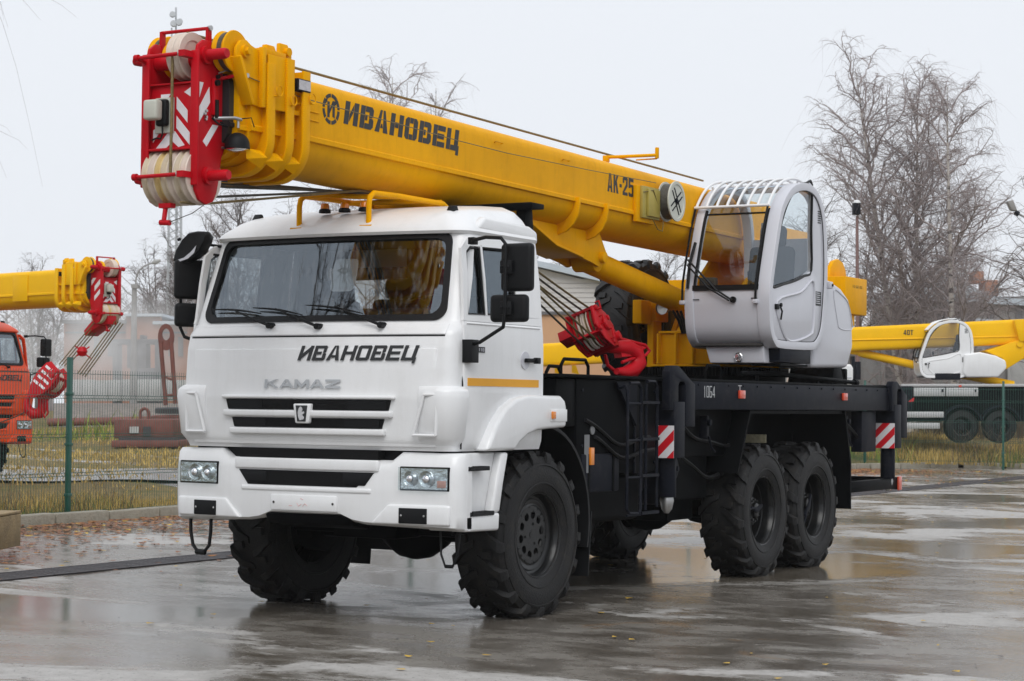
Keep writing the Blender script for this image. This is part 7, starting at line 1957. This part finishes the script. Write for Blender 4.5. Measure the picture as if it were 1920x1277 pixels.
for (u,d,top,ms,rz,sc), lab in zip(((742,205,80,tG,.5,1),(826,200,106,tH,1.4,1),(690,215,120,tH,2.9,1),(520,125,345,tD,2.9,1),(440,120,365,tE,.7,1),(585,130,330,tA,3.3,1),(385,130,405,tD,5.0,1),(330,150,470,tE,4.1,1),(290,160,440,tD,.2,1),(70,190,476,tD,1.9,1),(1040,150,462,tD,2.5,1),(1240,140,462,tE,3.0,1)), LBL):
    p = gz(u,745,d); Hm = {id(tA):12,id(tB):12.4,id(tC):11,id(tD):11,id(tE):12, id(tG):12, id(tH):12}[id(ms)]; need = (ground_v(d,.3)-top)*d/FPX
    place_tree('birch_tree' if ms in (tA,tB,tC,tG,tH) else 'bare_tree', ms, p, rz, need/Hm*.92, lab)
# the tree whose hanging twigs enter at the upper left, and the ones the windscreen mirrors
tF = tree_meshes(71, 12, True, 22, .36, 2200, 1.5, base=.30, rt=.0028)
p = gz(-410,748,24); place_tree('birch_tree', tF, Vector((p.x,p.y,0)), 1.2, 1.0, 'near birch whose thin hanging twigs hang into the sky over the orange truck')
for (x,y,rz,sc,lab) in ((-10.5,-13.5,.4,1.15,'large bare tree beside the yard that is mirrored in the windscreen'),(-16,-19,2.4,1.3,'farther bare tree beside the yard that is mirrored in the windscreen')):
    place_tree('bare_tree', tD, Vector((x,y,0)), rz, sc, lab)
# distant woods: one hazy mass
rg2 = np.random.default_rng(9); X = []
WP = []; WR = []
for k in range(420):
    u = rg2.uniform(-200,2150); d = rg2.uniform(175,230); p = at(u,745,d=d); h = rg2.uniform(7,13)
    for j in range(9):
        a = rg2.uniform(0,6.28); L = h*rg2.uniform(.15,.4); z0 = h*rg2.uniform(.2,.9) if j else 0; q = np.linspace(0,1,4)
        if j == 0: WP.append(np.stack([p[0]+0*q,p[1]+0*q,h*q],1)); WR.append(.16*(1-q*.8))
        else: WP.append(np.stack([p[0]+math.cos(a)*L*q,p[1]+math.sin(a)*L*q,z0+L*q*.8],1)); WR.append(.07*(1-q*.7))
v, f = tubes(np.array(WP), np.array(WR), 3); o = bpy.data.objects.new('far_wood', npmesh('far_wood', v, f, M_twig)); COL.objects.link(o); o['kind'] = 'stuff'; o['label'] = 'distant leafless wood dissolving into the mist'; o['category'] = 'wood'
# scrub along the concrete wall
WP = []; WR = []
for k in range(900):
    u = rg2.uniform(1470,1990); d = rg2.uniform(72,75.5); p = at(u,745,d=d); h = rg2.uniform(.6,2.0); q = np.linspace(0,1,4); a = rg2.uniform(0,6.28); WP.append(np.stack([p[0]+math.cos(a)*.3*h*q**2,p[1]+math.sin(a)*.3*h*q**2,.45+h*q],1)); WR.append(.018*(1-q*.7))
v, f = tubes(np.array(WP), np.array(WR), 3); o = bpy.data.objects.new('dry_scrub', npmesh('dry_scrub', v, f, M_brw)); COL.objects.link(o); o['kind'] = 'stuff'; o['label'] = 'brown leafless scrub in front of the concrete panel wall'; o['category'] = 'scrub'

# ================================================================== steam and mist
c = V3(175,650,86)
mb = MB(); mb.dome((0,0,0), 1, 1, 'z', 24); mb.lathe([(math.cos(a),math.sin(a)) for a in [-math.pi/2*i/6 for i in range(6)]]+[(.0005,-1)], (0,0,0), 'z', 24)
mb.v = [tuple(c + rxv*(x*5.6) + wv*(y*5.0) + Vector((0,0,z*3.0))) for x,y,z in mb.v]
st = build('steam_cloud', mb, bpy.data.materials.new('steam_air'), None, smooth=60); st['kind'] = 'stuff'; st['label'] = 'white steam drifting low between the orange crane and the brick works'; st['category'] = 'steam'
m = st.data.materials[0]; m.use_nodes = True; t = m.node_tree; n = t.nodes; L = t.links; n.clear(); pv = n.new('ShaderNodeVolumePrincipled'); ou = n.new('ShaderNodeOutputMaterial'); tc = n.new('ShaderNodeTexCoord')
pv.inputs['Color'].default_value = (.97,.975,.98,1); nz = n.new('ShaderNodeTexNoise'); nz.inputs['Scale'].default_value = .42; nz.inputs['Detail'].default_value = 5; L.new(tc.outputs['Object'], nz.inputs['Vector'])
mp = n.new('ShaderNodeMapping'); mp.vector_type = 'TEXTURE'; mp.inputs['Location'].default_value = tuple(c); mp.inputs['Rotation'].default_value = (0,0,math.atan2(rxv.y,rxv.x)); mp.inputs['Scale'].default_value = (5.6,5.0,3.0); L.new(tc.outputs['Object'], mp.inputs[0])
gr_ = n.new('ShaderNodeTexGradient'); gr_.gradient_type = 'SPHERICAL'; L.new(mp.outputs[0], gr_.inputs[0])
mr = n.new('ShaderNodeMapRange'); mr.inputs[1].default_value = .36; mr.inputs[2].default_value = .70; mr.inputs[4].default_value = .55; L.new(nz.outputs['Fac'], mr.inputs[0])
mu = n.new('ShaderNodeMath'); mu.operation = 'MULTIPLY'; L.new(gr_.outputs['Fac'], mu.inputs[0]); L.new(mr.outputs[0], mu.inputs[1]); L.new(mu.outputs[0], pv.inputs['Density']); L.new(pv.outputs[0], ou.inputs['Volume'])

mb = MB(); mb.box(-262,262,-262,262,-1.2,37)
hz = build('haze', mb, bpy.data.materials.new('haze_air'), None, smooth=0); hz['kind'] = 'stuff'
m = hz.data.materials[0]; m.use_nodes = True; n = m.node_tree.nodes; n.clear(); pv = n.new('ShaderNodeVolumePrincipled'); ou = n.new('ShaderNodeOutputMaterial')
pv.inputs['Color'].default_value = (.985,.99,1,1); pv.inputs['Density'].default_value = .0004; pv.inputs['Anisotropy'].default_value = .2
m.node_tree.links.new(pv.outputs[0], ou.inputs['Volume'])
